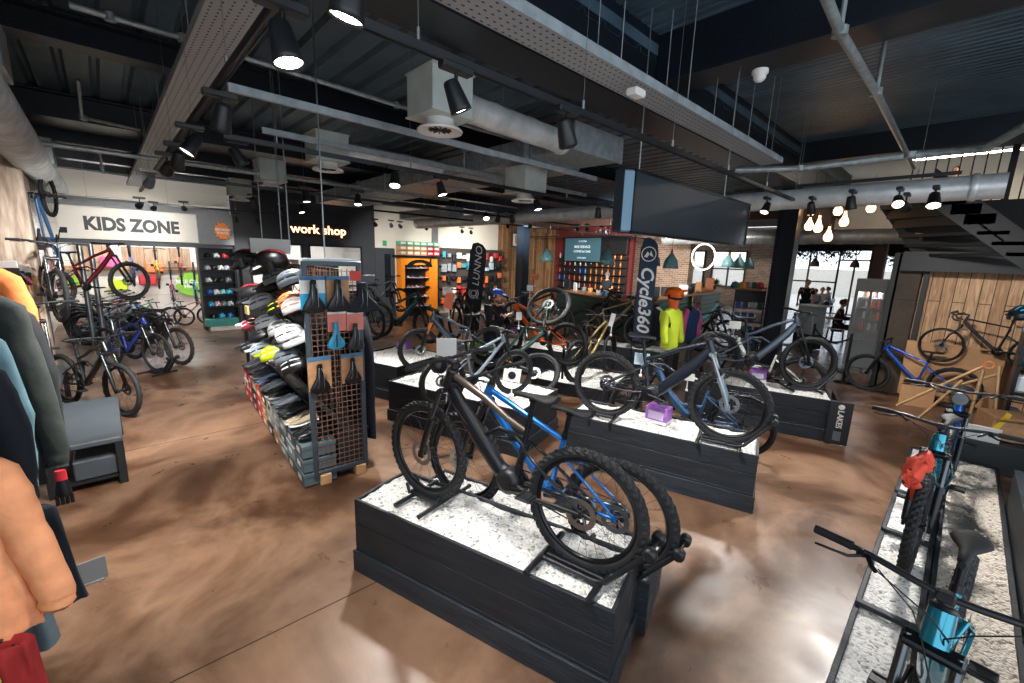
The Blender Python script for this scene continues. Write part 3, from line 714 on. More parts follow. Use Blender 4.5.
tray('cable_tray', (-1.93, .3, zt), (-1.93, 6.2, zt), .24, 'perforated galvanised cable tray crossing above the front plinths beside the main beam', PERY)
# unistrut channels along y
for i, (px, py, y2, z, lb) in enumerate(((228, 87, 5.5, 3.4, 'nearer long grey steel channel crossing the ceiling beyond the left tray'), (262, 130, 7, 3.45, 'second grey steel channel crossing the ceiling behind the first'))):
    p = at(px, py, z); q = MB(); q.box((p.x, (p.y+y2)/2, z), (.04, y2-p.y, .06)); q.box((p.x-.03, (p.y+y2)/2, z+.03), (.02, y2-p.y, .01)); tag(ob('steel_channel', q, GALVD), lb, 'steel channel')
# conduits
def pipe(pts, r, label, m=GALV, name='conduit'):
    q = MB(); q.tube(pts, r, 8); 
    for p in pts[1:-1]: q.lathe([(r*1.5, -.03), (r*1.5, .03)], p, 'z', 8)
    return tag(ob(name, q, m), label, 'pipe')
pipe([onX(69, 5, -4.75), onX(110, 17, -4.75), onX(182, 38, -4.75), (-4.75, 2.6, 3.85), (-4.75, 5.5, 3.85)], .022, 'galvanised conduit along the underside of the nearest dark beam at upper left')
p = onX(40, 143, -8.6); pipe([p, (-8.6, 1.6, p.z), (-8.6, 6, p.z)], .035, 'thicker grey pipe crossing the ceiling at left in front of the bulkhead')
z = 3.75; pipe([at(78, 80, z+.35), at(82, 117, z), at(84, 118, z), at(140, 130, z)], .02, 'thin grey conduit dropping and turning right beside the left tray', GALV)
pipe([at(99, 150, 3.75), at(102, 168, 3.5), at(103, 172, 3.5), at(128, 176, 3.5)], .018, 'small grey conduit loop below the thicker pipe at left', GALV)
z = 3.9; p1, p2 = at(815, -30, z), at(914, 168, z); pipe([(p1.x, .5, z), p1, at(840, 32, z), at(876, 92, z), p2], .035, 'long pale grey pipe running diagonally across the upper right ceiling')
for px, py, lb in ((841, 25, 'nearer grey drop rod holding the diagonal pipe'), (877, 88, 'farther grey drop rod holding the diagonal pipe')):
    p = at(px, py, z); q = MB(); q.tube([p, p+V((0, 0, .45))], .018, 6); tag(ob('pipe_hanger', q, GALV), lb, 'hanger')
z = 3.45; pipe([at(735, 170, z), at(800, 168.5, z), at(910, 155, z), at(985, 148.5, z), at(1035, 121, z)], .04, 'horizontal grey pipe below the far right ceiling that kinks upward at its right end')
# ducts
def spiral(name, a, b, r, label, m, pitch=.09):
    a, b = V(a), V(b); d = b-a; L_ = d.length; n = int(L_/pitch); t = T(name, label, 'duct', a, atan2(d.y, d.x)); q = MB(); pts = []; rs = []
    for i in range(n+1):
        x = i*L_/n
        for dx, rr in ((0, r), (pitch*.8, r), (pitch*.84, r*1.05), (pitch*.96, r*1.05)):
            if x+dx <= L_: pts.append((x+dx, 0, 0)); rs.append(rr)
    q.tube(pts, rs, 22); ob('duct_body', q, m, t)
    for x in (L_*.02, L_*.98): q = MB(); q.lathe([(r*1.08, x-.03), (r*1.12, x-.02), (r*1.12, x+.02), (r*1.08, x+.03)], axis='x', n=22); ob('collar', q, m, t)
    return t
SPIR = mat('spiral_duct_steel', 'dadede', .38, .4, noise=.2, nscale=6)
spiral('spiral_duct', (-1.2, -.60, 3.36), (-14.1, -.60, 3.36), .20, 'ribbed silver spiral duct running along the top of the left wall', SPIR, .06)
for k, (x, zz) in enumerate(((-5.1, 3.58), (-9.6, 3.5))):
    q = MB(); q.box((x, -.47, zz), (.55 if k == 0 else .5, .22, .36), b=.01); tag(ob('duct_box', q, GALV), ('nearest' if k == 0 else 'farther') + ' pale galvanised box mounted on the left wall duct', 'duct box')
spiral('round_duct', (.10, 6.9, 3.10), (-11.5, 6.9, 3.10), .13, 'long silver round duct crossing the hall in front of the steel column', SPIR, 1.1)
spiral('round_duct', (-3.62, 2.62, 3.62), (-3.72, 4.3, 3.62), .13, 'short silver round duct feeding from the nearest ceiling diffuser box', SPIR, .5)
spiral('round_duct', (-6.4, 2.6, 3.62), (-6.4, 4.8, 3.62), .12, 'silver round duct leaving the second ceiling diffuser box', SPIR, .5)
spiral('round_duct', (1.5, 15.2, 3.1), (-8, 15.2, 3.1), .22, 'silver round duct above the cafe', SPIR, .8)
DIFB = mat('pale_duct_board', 'c3cac4', .55, .1, noise=.12, nscale=6)
def diffuser(px, py, zb, s, hh, label, off=(0, 0)):
    p = at(px, py, zb); t = T('ceiling_diffuser', label, 'air diffuser', (p.x, p.y, zb), .0)
    q = MB(); q.box((0, 0, .09+hh/2), (s, s, hh), b=.008); q.box((0, 0, .09+hh), (s+.02, s+.02, .012)); q.box((0, 0, .095), (s+.02, s+.02, .012)); ob('plenum_box', q, DIFB, t)
    q = MB(); q.lathe([(.12, .09), (.12, .035), (.18, .015), (.195, 0), (.19, -.012), (.17, -.005), (.13, .015), (.10, .02), (.04, .01), (.0, .01)], n=28); ob('diffuser_ring', q, WHITE, t)
    q = MB(); 
    for i in range(6): a = pi*i/6; q.box((0, 0, .004), (.20, .008, .01), Matrix.Rotation(a, 3, 'Z'))
    ob('vanes', q, BLK, t); return t
diffuser(440, 131, 3.25, .40, .34, 'square pale box with round white ceiling diffuser, nearest and largest of its kind')
diffuser(328, 170, 3.27, .42, .34, 'square pale ceiling box with white round diffuser, crossed by the tall hanging rod')
diffuser(271, 187, 3.3, .42, .34, 'pale ceiling box with diffuser, second from the left of the row')
diffuser(240, 200, 3.3, .42, .34, 'pale ceiling box with diffuser, farthest left of the row')
diffuser(525, 201, 3.0, .42, .34, 'pale ceiling box with diffuser, under the middle of the rectangular duct')
def rectduct(label, a, b, w, h):
    a, b = V(a), V(b); d = b-a; L_ = d.length; t = T('rectangular_duct', label, 'duct', a, atan2(d.y, d.x)); q = MB(); q.box((L_/2, 0, 0), (L_, w, h)); ob('duct_body', q, GALV, t)
    n = max(1, int(L_/1.2))
    for i in range(n+1): x = L_*i/n; q = MB(); q.box((x, 0, 0), (.03, w+.05, h+.05)); ob('joint_flange', q, GALVD, t)
    return t
rectduct('galvanised rectangular duct end section hung over the middle of the hall', (-3.58, 4.86, 3.69), (-4.32, 4.86, 3.69), 1.0, .28)
rectduct('long galvanised rectangular duct running to the back of the hall over the grey bikes', (-4.36, 4.82, 3.63), (-12.5, 4.95, 3.63), 1.1, .28)
rectduct('small galvanised rectangular duct near the workshop wall', (-11.5, 6.6, 3.3), (-9.2, 6.6, 3.3), .5, .2)
# light tracks and spots
def bar(label, a, b, name='light_track'):
    a, b = V(a), V(b); d = b-a; L_ = d.length; t = T(name, label, 'light track', a, atan2(d.y, d.x)); q = MB(); q.box((L_/2, 0, 0), (L_, .035, .032)); q.box((L_/2, .012, -.018), (L_, .006, .006)); q.box((L_/2, -.012, -.018), (L_, .006, .006)); ob('track_profile', q, BLK, t)
    n = max(2, int(L_/1.1))
    for i in range(n): x = L_*(i+.3)/n; q = MB(); q.tube([(x, 0, 0), (x, 0, ZC-a.z)], .0022, 4); q.lathe([(.009, .02), (.009, .07)], (x, 0, 0), 'z', 6); ob('suspension_wire', q, STEEL, t)
    return t
zk = 3.08
x1 = at(400, 38, zk).x; bar('black light track hung diagonally from top centre to the dark hanging board', (x1, .74, zk), (x1, 7.6, zk))
x2 = at(330, 155, zk).x; bar('black light track passing behind the nearest diffuser box', (x2, .8, zk), (x2, 8.5, zk))
x3 = at(300, 192, zk).x; bar('black light track crossing in front of the workshop sign', (x3, .4, zk), (x3, 9, zk))
bar('black double light track running down the left aisle below the big tray', (-1.2, .56, zk), (-9.5, .56, zk))
x5 = at(420, 215, zk).x; bar('distant black light track before the cream wall', (x5, 2.5, zk), (x5, 15, zk))
bar('black light track across the front of the round duct at right', (-.25, 6.9, 3.27), (-2.6, 6.9, 3.27))
bar('black light track over the bottle counter', (-13, 13.2, 3.1), (-7, 13.2, 3.1))
bar('black light track along the kids zone signboard', (-12.6, -.5, 3.12), (-12.6, 3.4, 3.12))
LENS = mat('lit_lamp_lens', 'fff4e6', .3, emit=14.); LENSD = mat('dim_lamp_lens', 'ffe9d2', .3, emit=3.)
_sp = {}
def spot(px, py, z, aim, label, on=2, s=1., power=60, x=None):
    """px,py: sight line to the lamp body; aim: a point the lamp faces"""
    p = at(px, py, z)
    if x is not None: p = onX(px, py, x)
    t = T('track_spotlight', label, 'spotlight', p)
    d = (V(aim)-p).normalized()
    if not _sp:
        g = MB(); g.box((0, 0, .0), (.055, .17, .035), b=.006); _sp['a'] = g.mesh('adapter_box')
        g = MB(); g.tube([(0, .03, -.01), (0, .03, -.10)], .009, 6); _sp['b'] = g.mesh('swivel_arm')
        g = MB(); g.lathe([(.030, -.075), (.038, -.065), (.053, .05), (.055, .07), (.050, .07), (.047, .045)], n=20); g.lathe([(.0, .043), (.044, .0431)], n=4); _sp['c'] = g.mesh('lamp_barrel')
        g = MB(); g.lathe([(.0, .060), (.049, .061)], n=20); _sp['d'] = g.mesh('lamp_lens')
    a = link('adapter_box', _sp['a'], t, BLK); a.location = (0, 0, .12)
    b = link('swivel_arm', _sp['b'], t, BLKM); b.location = (0, -.03, .11)
    c = link('lamp_barrel', _sp['c'], t, BLK); c.rotation_mode = 'QUATERNION'; c.rotation_quaternion = d.to_track_quat('Z', 'Y'); c.location = -d*.0+V((0, 0, 0)); c.scale = (s, s, s)
    l = link('lamp_lens', _sp['d'], c, [LENSD, LENSD, LENS][on] if on else BLKM)
    if on:
        li = bpy.data.lights.new('spot', 'SPOT'); li.energy = power; li.spot_size = radians(78); li.spot_blend = 1.0; li.shadow_soft_size = .09; li.color = (1, .965, .92); li.specular_factor = .12 if px > 300 else .7
        lo = bpy.data.objects.new('lamp_light', li); COL.objects.link(lo); lo.parent = t; lo.location = d*.13
        lo.rotation_mode = 'QUATERNION'; lo.rotation_quaternion = (-d).to_track_quat('Z', 'Y')
    return t
PW = 2.4
spots = [
 (350, -6, 2.93, (-2.0, .2, .0), 'large lit spotlight cut by the top edge, left end of the diagonal track', 2, .95, 50),
 (284, 44, 2.90, (-1.2, .9, .2), 'large lit black spotlight hanging just left of the one at the top edge', 2, .95, 50),
 (222, 118, 2.92, (-4.6, .2, .0), 'lit black spotlight hanging in front of the left tray, below a flat adapter', 2, 1, 170),
 (192, 145, 2.92, (-3.9, -.55, 1.2), 'grey lit spotlight facing right in the left aisle cluster', 1, 1, 75),
 (178, 160, 2.92, (-7.2, .2, .0), 'black spotlight in the middle of the left aisle cluster', 1, 1, 330),
 (168, 168, 2.92, (-10, -.3, .6), 'black spotlight behind the middle one in the left aisle cluster', 1, 1, 160),
 (150, 182, 2.93, (-11.5, -.6, .8), 'glaring bright spotlight at the far end of the left aisle track', 2, 1, 170),
 (140, 205, 2.9, (-13, -.2, 2.2), 'glaring spotlight pointed at the left half of the signboard', 2, 1, 40),
 (154, 208, 3.0, (-14, .6, 2.6), 'small black spotlight before the letters of the signboard', 1, 1, 30),
 (184, 208, 3.0, (-14, 1.8, 2.6), 'small black spotlight before the right end of the signboard', 1, 1, 30),
 (456, 97, 2.93, (-1.5, 2.4, .5), 'black cone spotlight hanging in front of the nearest diffuser box', 2, .95, 55),
 (566, 133, 2.93, (-2.2, 3.6, .6), 'pair-forming black spotlight right of the short round duct', 1, 1.05, 110),
 (395, 180, 2.93, (-3.2, 1.6, .5), 'clear lensed spotlight on the second track over the grey bikes', 2, 1, 100),
 (441, 189, 2.93, (-3.6, 3.2, .6), 'lit spotlight facing right on the second track near centre', 2, 1, 100),
 (238, 157, 2.95, (-4.2, 2, 1.0), 'dark spotlight angled down right behind the three hanging rods', 1, 1, 60),
 (306, 197, 2.93, (-6.0, 2.2, .8), 'black lit spotlight left of the workshop letters', 1, 1, 70),
 (301, 209, 2.95, (-8, 3, .6), 'white-faced spotlight just below and left of its neighbour near the workshop letters', 2, 1, 60),
 (358, 200, 2.93, (-5.5, 2.4, .6), 'lit spotlight between workshop letters and exit sign', 2, 1, 90),
 (254, 203, 2.93, (-9.5, 3, .8), 'starry glaring spotlight above the helmet stand', 2, 1, 100),
 (283, 211, 2.93, (-11.5, 4, 1.2), 'bluish glaring spotlight left of the workshop sign', 2, 1, 80),
 (236, 219, 2.95, (-14, 3, 1.5), 'lit spotlight before the dark wall right of the orange emblem', 2, 1, 40),
 (258, 221, 2.95, (-14, 3.6, 1.5), 'lit spotlight before the dark wall, right of its twin', 2, 1, 40),
 (375, 224, 2.95, (-14, 8, 1.5), 'glaring spotlight at the corner of the dark and cream walls', 2, 1, 162),
 (391, 225, 3.0, (-14, 8, 1.8), 'left of two small black spotlights before the cream wall', 0, 1, 0),
 (400, 226, 3.0, (-14, 9, 1.8), 'right of two small black spotlights before the cream wall', 0, 1, 0),
 (426, 228, 3.0, (-14, 10, 1.8), 'small black spotlight above the green and red boxes', 1, 1, 132),
 (462, 231, 3.0, (-14, 11, 1.8), 'small lit spotlight before the cream wall above the accessory grid', 2, 1, 176),
 (471, 232, 3.0, (-14, 11.5, 1.8), 'small black spotlight above the accessory grid', 0, 1, 0),
 (486, 216, 2.95, (-5.2, 4.6, 1.3), 'lit spotlight left of the far dark column', 2, 1, 120),
 (498, 218, 2.95, (-8.5, 7, .8), 'black spotlight beside the lit one left of the far column', 0, 1, 0),
 (512, 219, 2.95, (-8, 8, .8), 'lit spotlight directly left of the far column', 2, 1, 128),
 (537, 205, 2.93, (-3.5, 4.6, .6), 'bright spotlight under the middle diffuser', 2, 1, 100),
 (598, 213, 2.93, (-4.6, 6.4, .6), 'bright round spotlight left of the hanging board', 2, 1, 100),
 (530, 226, 3.05, (-14, 14.6, 2.0), 'small spotlight added to brighten the timber wall right of the far column', 1, 1, 150),  # added lamp, lifts the timber wall
 (508, 226, 3.05, (-14, 12.9, 2.0), 'small spotlight added to brighten the timber wall left of the far column', 1, 1, 120),  # second added lamp for the timber wall
 (640, 226, 3.1, (-10, 17.6, 2.6), 'spotlight grazing the brick wall behind the navy flag', 1, 1, 300),
 (690, 228, 3.1, (-7, 16, 1.2), 'spotlight over the green planked counter', 1, 1, 150),
 (577, 229, 3.05, (-10, 15.8, 1.8), 'left lit spotlight over the bottle counter', 2, 1, 140),
 (587, 229, 3.05, (-10.5, 16, 1.6), 'glaring spotlight over the bottle counter', 2, 1, 144),
 (601, 231, 3.05, (-10, 16, 1.4), 'lit spotlight over the counter, left of a close pair', 2, 1, 120),
 (607, 232, 3.05, (-9, 16, 1.4), 'lit spotlight over the counter, right of a close pair', 2, 1, 60),
 (766, 208, 2.95, (-2.2, 5, .5), 'black spotlight tilted left beside the hanging board', 1, 1, 110),
 (811, 208, 2.95, (-1.6, 8.6, .5), 'black spotlight right of the steel column', 1, 1, 80),
 (851, 203, 2.92, (-.8, 6.6, .5), 'black spotlight tilted right in front of the glowing bulbs', 1, 1, 70),
 (898, 201, 2.92, (.1, 2.6, .1), 'black spotlight at the left of the staircase', 1, 1, 35),
 (905, 206, 2.9, (.3, 10.3, 1.2), 'black spotlight added to brighten the planked wall, just right of its neighbour', 1, .9, 90),  # extra lamp put in to brighten the planks
 (934, 200, 2.92, (-.1, 4.6, .1), 'bright lit spotlight in front of the staircase', 2, 1.1, 140),
]
for px, py, z, aim, lb, on, s, pw in spots: spot(px, py, z, aim, lb, on, s, pw*PW)
# hanging rods
for px, py, z0_, z1_, lb in ((318, 90, 0, 0, ''),):
    pass
def rod(px, py, X, za, zb, label, r=.006):
    p = onX(px, py, X); q = MB(); q.tube([(p.x, p.y, za), (p.x, p.y, zb)], r, 6); tag(ob('hanging_rod', q, STEEL), label, 'rod')
rod(320, 160, -4.1, 2.12, ZC, 'tall thin steel rod hanging to the right of the saddle display', .007)
rod(284, 160, -5.6, 2.15, ZC, 'thin steel rod hanging above the helmets, right one of a close pair', .007)
rod(276, 160, -5.75, 2.15, ZC, 'thin steel rod hanging above the helmets, left one of a close pair', .007)
rod(256, 160, -7.0, 2.15, ZC, 'thin steel rod farthest back over the helmet stand', .007)
# dark hanging board
zb0, zb1 = 2.45, 2.95; bx = -2.05
t = T('hanging_board', 'large blank dark blue-grey hanging sign board on two steel rods', 'sign board', (bx, 4.6, 2.7))
BRD = mat('blue_black_board', '2b343c', .36, noise=.12, nscale=2)
q = MB(); q.prism([(0, -1.3, -.25), (-.05, -1.375, -.25), (-.14, -1.375, -.25), (-.14, 1.4, -.25), (0, 1.4, -.25)], (0, 0, .50)); ob('panel', q, [BRD], t)
q = MB(); 
for z in (-.25, .25): q.box((.004, .05, z), (.012, 2.72, .02))
for y in (-1.3, 1.4): q.box((.004, y, 0), (.012, .02, .5))
ob('edge_frame', q, BLKM, t)
q = MB(); q.prism([(.004, -1.31, -.24), (-.046, -1.38, -.24), (-.04, -1.375, -.24), (.008, -1.30, -.24)], (0, 0, .48)); ob('end_panel', q, mat('blue_sheen_panel', '6d90a8', .5), t)  # pale blue of the angled side is reflected daylight put into the colour
for y in (-1.0, .95): q = MB(); q.tube([(-.15, y, .25), (-.15, y, 1.6)], .007, 6); ob('suspension_rod', q, STEEL, t)
# sensors
for px, py, z, lb in ((636, 93, 3.37, 'small white sensor box stuck under the right hand cable tray'),):
    p = at(px, py, z); q = MB(); q.box(p, (.09, .13, .05), b=.015); tag(ob('ceiling_sensor', q, WHITE), lb, 'sensor')
p = at(760, 74, 3.82); q = MB(); q.lathe([(.065, .03), (.065, .0), (.05, -.01), (.05, -.035), (.03, -.06), (0, -.065)], p, n=18); tag(ob('smoke_detector', q, WHITE), 'round white smoke detector on the dark beam at upper right', 'smoke detector')
# pendants
def pendant(px, py, dep, label, s=1., m=TEALP, zc=4.0, grp=None):
    p = atd(px, py, dep); t = T('pendant_lamp', label, 'pendant lamp', p, group=grp)
    q = MB(); q.lathe([(.03*s, .20*s), (.05*s, .19*s), (.09*s, .12*s), (.15*s, .04*s), (.17*s, -.06*s), (.185*s, -.16*s), (.18*s, -.16*s), (.165*s, -.06*s), (.14*s, .03*s), (.05*s, .16*s)], n=20); ob('lamp_shade', q, m, t)
    q = MB(); q.lathe([(.012*s, .30*s), (.03*s, .26*s), (.035*s, .19*s)], n=10); ob('cap', q, mat('brass', 'a77b3f', .35, .8), t)
    q = MB(); q.tube([(0, 0, .28*s), (0, 0, zc-p.z)], .004, 4); ob('cord', q, BLK, t); return t
for px, py, d, s, lb in ((671, 262, 9.6, .92, 'largest teal bell pendant lamp in front of the brick wall'), (654, 260, 10.5, .9, 'teal bell pendant lamp half hidden behind the navy flag'), (607, 258, 9.8, 1.0, 'teal bell pendant lamp in front of the menu screen'), (547, 256, 11.8, 1.0, 'teal bell pendant lamp in front of the timber wall'), (728, 262, 12.6, .95, 'left of three teal pendants before the far window'), (739, 263, 13, .95, 'middle of three teal pendants before the far window'), (749, 264, 13.4, .95, 'right of three teal pendants before the far window')):
    pendant(px, py, d, lb, s)
for px, py, d, lb in ((815, 263, 17, 'left brown woven pendant under the garland'), (855, 264, 17, 'middle brown woven pendant by the glazed door'), (904, 266, 15, 'right brown woven pendant next to the fridge')): pendant(px, py, d, lb, .9, mat('brown_rattan', '8a6a55', .7, noise=.3, nscale=40))
# filament bulbs
BULB = mat('glowing_filament_bulb', 'ffc98f', .3, emit=5.)
for k, (px, py, lb, hh) in enumerate(((811, 211, 'round glowing filament bulb nearest the steel column', .8), (818, 228, 'long tubular glowing filament bulb', 1.7), (828, 237, 'lowest glowing filament bulb', 1.2), (838, 211, 'round glowing filament bulb right of the tubular one', .9), (844, 222, 'large pear shaped glowing filament bulb', 1.3), (871, 208, 'glowing filament bulb beside the rust brown column', .8), (809, 226, 'dim round bulb left of the tubular one', .7))):
    p = atd(px, py, 8.8); t = T('filament_bulb', lb, 'light bulb', p); q = MB(); q.lathe([(.0, -.09), (.05, -.08), (.08, -.03), (.08, .02), (.05, .08), (.022, .10+.05*hh), (.020, .12+.08*hh)], n=14); ob('glass_bulb', q, BULB, t)
    q = MB(); q.lathe([(.022, .11+.08*hh), (.022, .17+.08*hh)], n=8); q.tube([(0, 0, .16+.08*hh), (0, 0, 4.1-p.z)], .003, 4); ob('cap_and_cord', q, BLK, t)
# garlands
def garland(pxa, pxb, py, dep, label):
    a, b = atd(pxa, py, dep), atd(pxb, py+1, dep); q = MB(); d = b-a; n = 900
    for i in range(n):
        c = a+d*random.random()+V((random.gauss(0, .18), random.gauss(0, .18), random.gauss(0, .13)-abs(random.gauss(0, .12)))); s = random.uniform(.05, .10)
        u = V((random.gauss(0, 1), random.gauss(0, 1), random.gauss(0, 1))).normalized(); w_ = u.orthogonal().normalized(); q.add([c, c+u*s+w_*s*.35, c+u*s*2, c+u*s-w_*s*.35], [(0, 1, 2, 3)])
    q.tube([a, b], .04, 6); o = ob('hanging_garland', q, mat('dark_leaf', '3d5a2c', .6, col2='1d3018', nscale=6)); tag(o, label, 'garland')
garland(796, 857, 246, 15.5, 'wide hanging garland of dark green foliage left of the rust brown column'); garland(884, 930, 249, 14.5, 'shorter hanging garland of green foliage right of the rust brown column')
# ---------------------------------------------------------------- plinths with gravel
def gravel_mat(name, c1, c2, c3):
    m = bpy.data.materials.new(name); m.use_nodes = True; nt = m.node_tree; b = nt.nodes['Principled BSDF']; L = nt.links
    tc = nt.nodes.new('ShaderNodeTexCoord'); vo = nt.nodes.new('ShaderNodeTexVoronoi'); vo.inputs['Scale'].default_value = 62
    L.new(tc.outputs['Object'], vo.inputs['Vector']); sp = nt.nodes.new('ShaderNodeSeparateColor'); L.new(vo.outputs['Color'], sp.inputs[0])
    r = nt.nodes.new('ShaderNodeValToRGB'); e = r.color_ramp.elements; e[0].color = lin(c1); e[0].position = .0; e[1].color = lin(c3); e[1].position = .45; q = e.new(.12); q.color = lin(c2)
    L.new(sp.outputs[0], r.inputs[0]); L.new(r.outputs[0], b.inputs['Base Color']); b.inputs['Roughness'].default_value = .85
    bp = nt.nodes.new('ShaderNodeBump'); bp.inputs['Strength'].default_value = .9; bp.inputs['Distance'].default_value = .012; bp.invert = True
    L.new(vo.outputs['Distance'], bp.inputs['Height']); L.new(bp.outputs[0], b.inputs['Normal']); return m
GRAV = gravel_mat('white_gravel', '8a8580', 'cbc7c2', 'ebe8e4'); GRAVB = gravel_mat('browner_gravel', '857768', 'bfb1a2', 'e6dccf')  # the second is a browner tone of the same gravel
def darkwood(name, c='1d252d', c2='11161c'):
    m = mat(name, c, .6, col2=c2, nscale=2.5, stretch=(1.2, 8, 8), bump=.5, bscale=9); return m
DW = darkwood('black_stained_boards'); DW2 = darkwood('black_stained_trim', '27313a', '171d24')
def plinth(label, corner, L_, W_, hgt, nb=3, ang=None, lip=True, grav=None, boards=None):
    """corner: near left corner on the floor; length along the row direction, width away from the viewer"""
    a = atan2(AX.y, AX.x) if ang is None else ang
    t = T('display_plinth', label, 'display plinth', (corner[0], corner[1], 0), a)
    t_ = .022; bh = hgt/nb
    for i in range(nb):
        q = MB(); z = bh*(i+.5); q.box((L_/2, t_/2, z), (L_, t_, bh-.004), b=.003); q.box((L_/2, W_-t_/2, z), (L_, t_, bh-.004), b=.003)
        q.box((t_/2, W_/2, z), (t_, W_-2*t_, bh-.004), b=.003); q.box((L_-t_/2, W_/2, z), (t_, W_-2*t_, bh-.004), b=.003); ob('board_course', q, DW, t)
    q = MB(); q.box((L_/2, W_/2, hgt/2-.04), (L_-.05, W_-.05, hgt-.09)); ob('core', q, MATT, t)
    if lip:
        q = MB(); q.box((L_/2, -.008, .08), (L_+.03, .018, .16), b=.003); q.box((L_+.008, W_/2, .08), (.018, W_+.03, .16), b=.003); ob('skirting_board', q, DW2, t)
    # gravel surface: bumpy sheet
    q = MB(); nx, ny = int(L_/.035), int(W_/.035); vs = []; fs = []; rnd = random.Random(int(L_*100)+int(W_*77))
    x0, x1_, y0, y1_ = t_, L_-t_, t_, W_-t_
    for i in range(nx+1):
        for j in range(ny+1): vs.append((x0+(x1_-x0)*i/nx, y0+(y1_-y0)*j/ny, hgt-.022+rnd.uniform(-.006, .008)+.008*sin(i*.31+j*.2)))
    for i in range(nx):
        for j in range(ny): a_ = i*(ny+1)+j; fs.append((a_, a_+ny+1, a_+ny+2, a_+1))
    q.add(vs, fs, False); g = ob('gravel', q, grav or GRAV, t); g['kind'] = 'stuff'
    return t
def cor(px, py, z): p = at(px, py, z); return (p.x, p.y)
# front plinth: two units side by side, the rear one a little to the right
PH = .55
c1 = at(354, 498.6, PH); L1 = (at(614.6, 613.3, PH)-c1).length
plinth('nearest black boarded gravel plinth, in the foreground under the matt black bike', (c1.x, c1.y), L1, .50, PH)
c1b = c1+AY*.52+AX*.02; PH2 = .36; L1b = (at(660, 556, PH2)-c1b).dot(AX)
plinth('lower second unit of the foreground gravel plinth, directly behind it under the metallic blue bike', (c1b.x, c1b.y), L1b, .44, PH2, lip=False)
c2 = at(567, 414, PH); L2 = (at(759, 457.3, PH)-c2).length
plinth('black boarded gravel plinth with a purple box, behind the foreground one', (c2.x, c2.y), L2, .62, PH)
c3 = at(833.7, 401, PH)-AX*1.75
plinth('farthest right black gravel plinth with white lettered end board', (c3.x, c3.y), 1.75, .62, PH)
c4 = at(388, 380.5, PH)
plinth('black gravel plinth behind the saddle display, carrying the two grey mountain bikes', (c4.x, c4.y), 2.02, 1.0, PH)
c5 = at(366, 361, PH)-AX*.5
plinth('black gravel plinth left of centre with a purple percentage box', (c5.x, c5.y), 1.15, 1.2, PH)
c6 = at(547, 380, .2)-AX*.3
plinth('low black gravel plinth under the olive gold bike', (c6.x, c6.y), 1.35, 1.3, .20, nb=1, lip=False)
c7 = at(500, 343, PH)-AX*.6
plinth('far black gravel plinth beside the man in the blue cap', (c7.x, c7.y), 2.0, .7, PH)
c8 = at(630, 350, .5); plinth('far black gravel plinth behind the navy flag', (c8.x-1.2, c8.y-.2), 2.0, .7, .5, lip=False)
c9 = at(700, 352, .3); 
# end board with lettering on the far right plinth
e0 = c3+AX*1.77; t = T('lettered_end_board', 'tall black panel with white logo lettering clamped to the end of the far right plinth', 'board', (e0.x, e0.y, 0), atan2(AX.y, AX.x))
q = MB(); q.box((.02, .20, .30), (.03, .40, .58), b=.006); ob('panel', q, BLKM, t)
q = MB(); q.box((.0, -.02, .44), (.08, .05, .03)); q.box((.0, -.02, .16), (.08, .05, .03)); ob('clamp', q, STEEL, t)
q = MB(); 
t2 = T('lettered_end_board', 'black front panel with round white mark at the right end of the far right plinth', 'board', (e0.x-.0, e0.y-.03, 0), atan2(AX.y, AX.x)+.0)
q = MB(); q.box((-.10+.17, -.02, .29), (.24, .03, .56), b=.006); ob('panel', q, mat('charcoal_panel', '23272c', .5), t2)
q = MB(); q.lathe([(.022, 0), (.034, 0), (.034, .003), (.022, .003)], (.07, -.040, .50), 'y', 18); ob('round_logo', q, WHITE, t2)
text('lettering', 'LAKES', .085, WHITE, t2, (.07, -.040, .34), (0, 0, -1), (1, 0, 0), bold=.002)
q = MB(); q.box((.07, -.037, .12), (.08, .004, .12)); ob('small_print', q, mat('grey_print', '6b6e72', .6), t2)

# right hand bed (low) and the raised one beyond it
def bed(label, x0, x1_, y0, y1_, h, grav, z0=0.):
    t = T('display_plinth', label, 'display plinth', (x0, y0, 0)); W_, L_ = x1_-x0, y1_-y0
    q = MB(); q.box((.015, L_/2, h/2), (.03, L_, h), b=.004); ob('left_board', q, DW2, t); q = MB(); q.box((W_-.015, L_/2, h/2), (.03, L_, h), b=.004); q.box((W_/2, L_-.015, h/2), (W_-.06, .03, h)); ob('edge_board', q, DW, t)
    q = MB(); nx, ny = int(W_/.035), int(L_/.035); vs = []; fs = []
    for i in range(nx+1):
        for j in range(ny+1): vs.append((.03+(W_-.06)*i/nx, (L_-.03)*j/ny, h-.02+random.uniform(-.006, .008)))
    for i in range(nx):
        for j in range(ny): a_ = i*(ny+1)+j; fs.append((a_, a_+ny+1, a_+ny+2, a_+1))
    q.add(vs, fs); g = ob('gravel', q, grav, t); g['kind'] = 'stuff'
    return t
RB = .12
bed('long low white gravel bed at right with the row of teal and blue bikes', -.175, .14, .9, 6.9, RB, GRAV)
bed('narrow strip of browner gravel between the white bed and the raised plinth at right', .145, .55, .9, 6.9, RB-.01, GRAVB)
t = T('display_plinth', 'raised black sided gravel plinth cut off by the right edge', 'display plinth', (.56, 1.0, 0))
q = MB(); q.box((.02, 2.4, .22), (.04, 4.9, .44), b=.005); q.box((.5, 4.85, .22), (1.0, .04, .44)); q.box((.52, 2.4, .2), (.98, 4.8, .38)); ob('side_board', q, DW, t)
q = MB(); q.box((.02, 2.4, .445), (.05, 4.9, .012)); ob('edge_cap', q, DW2, t)
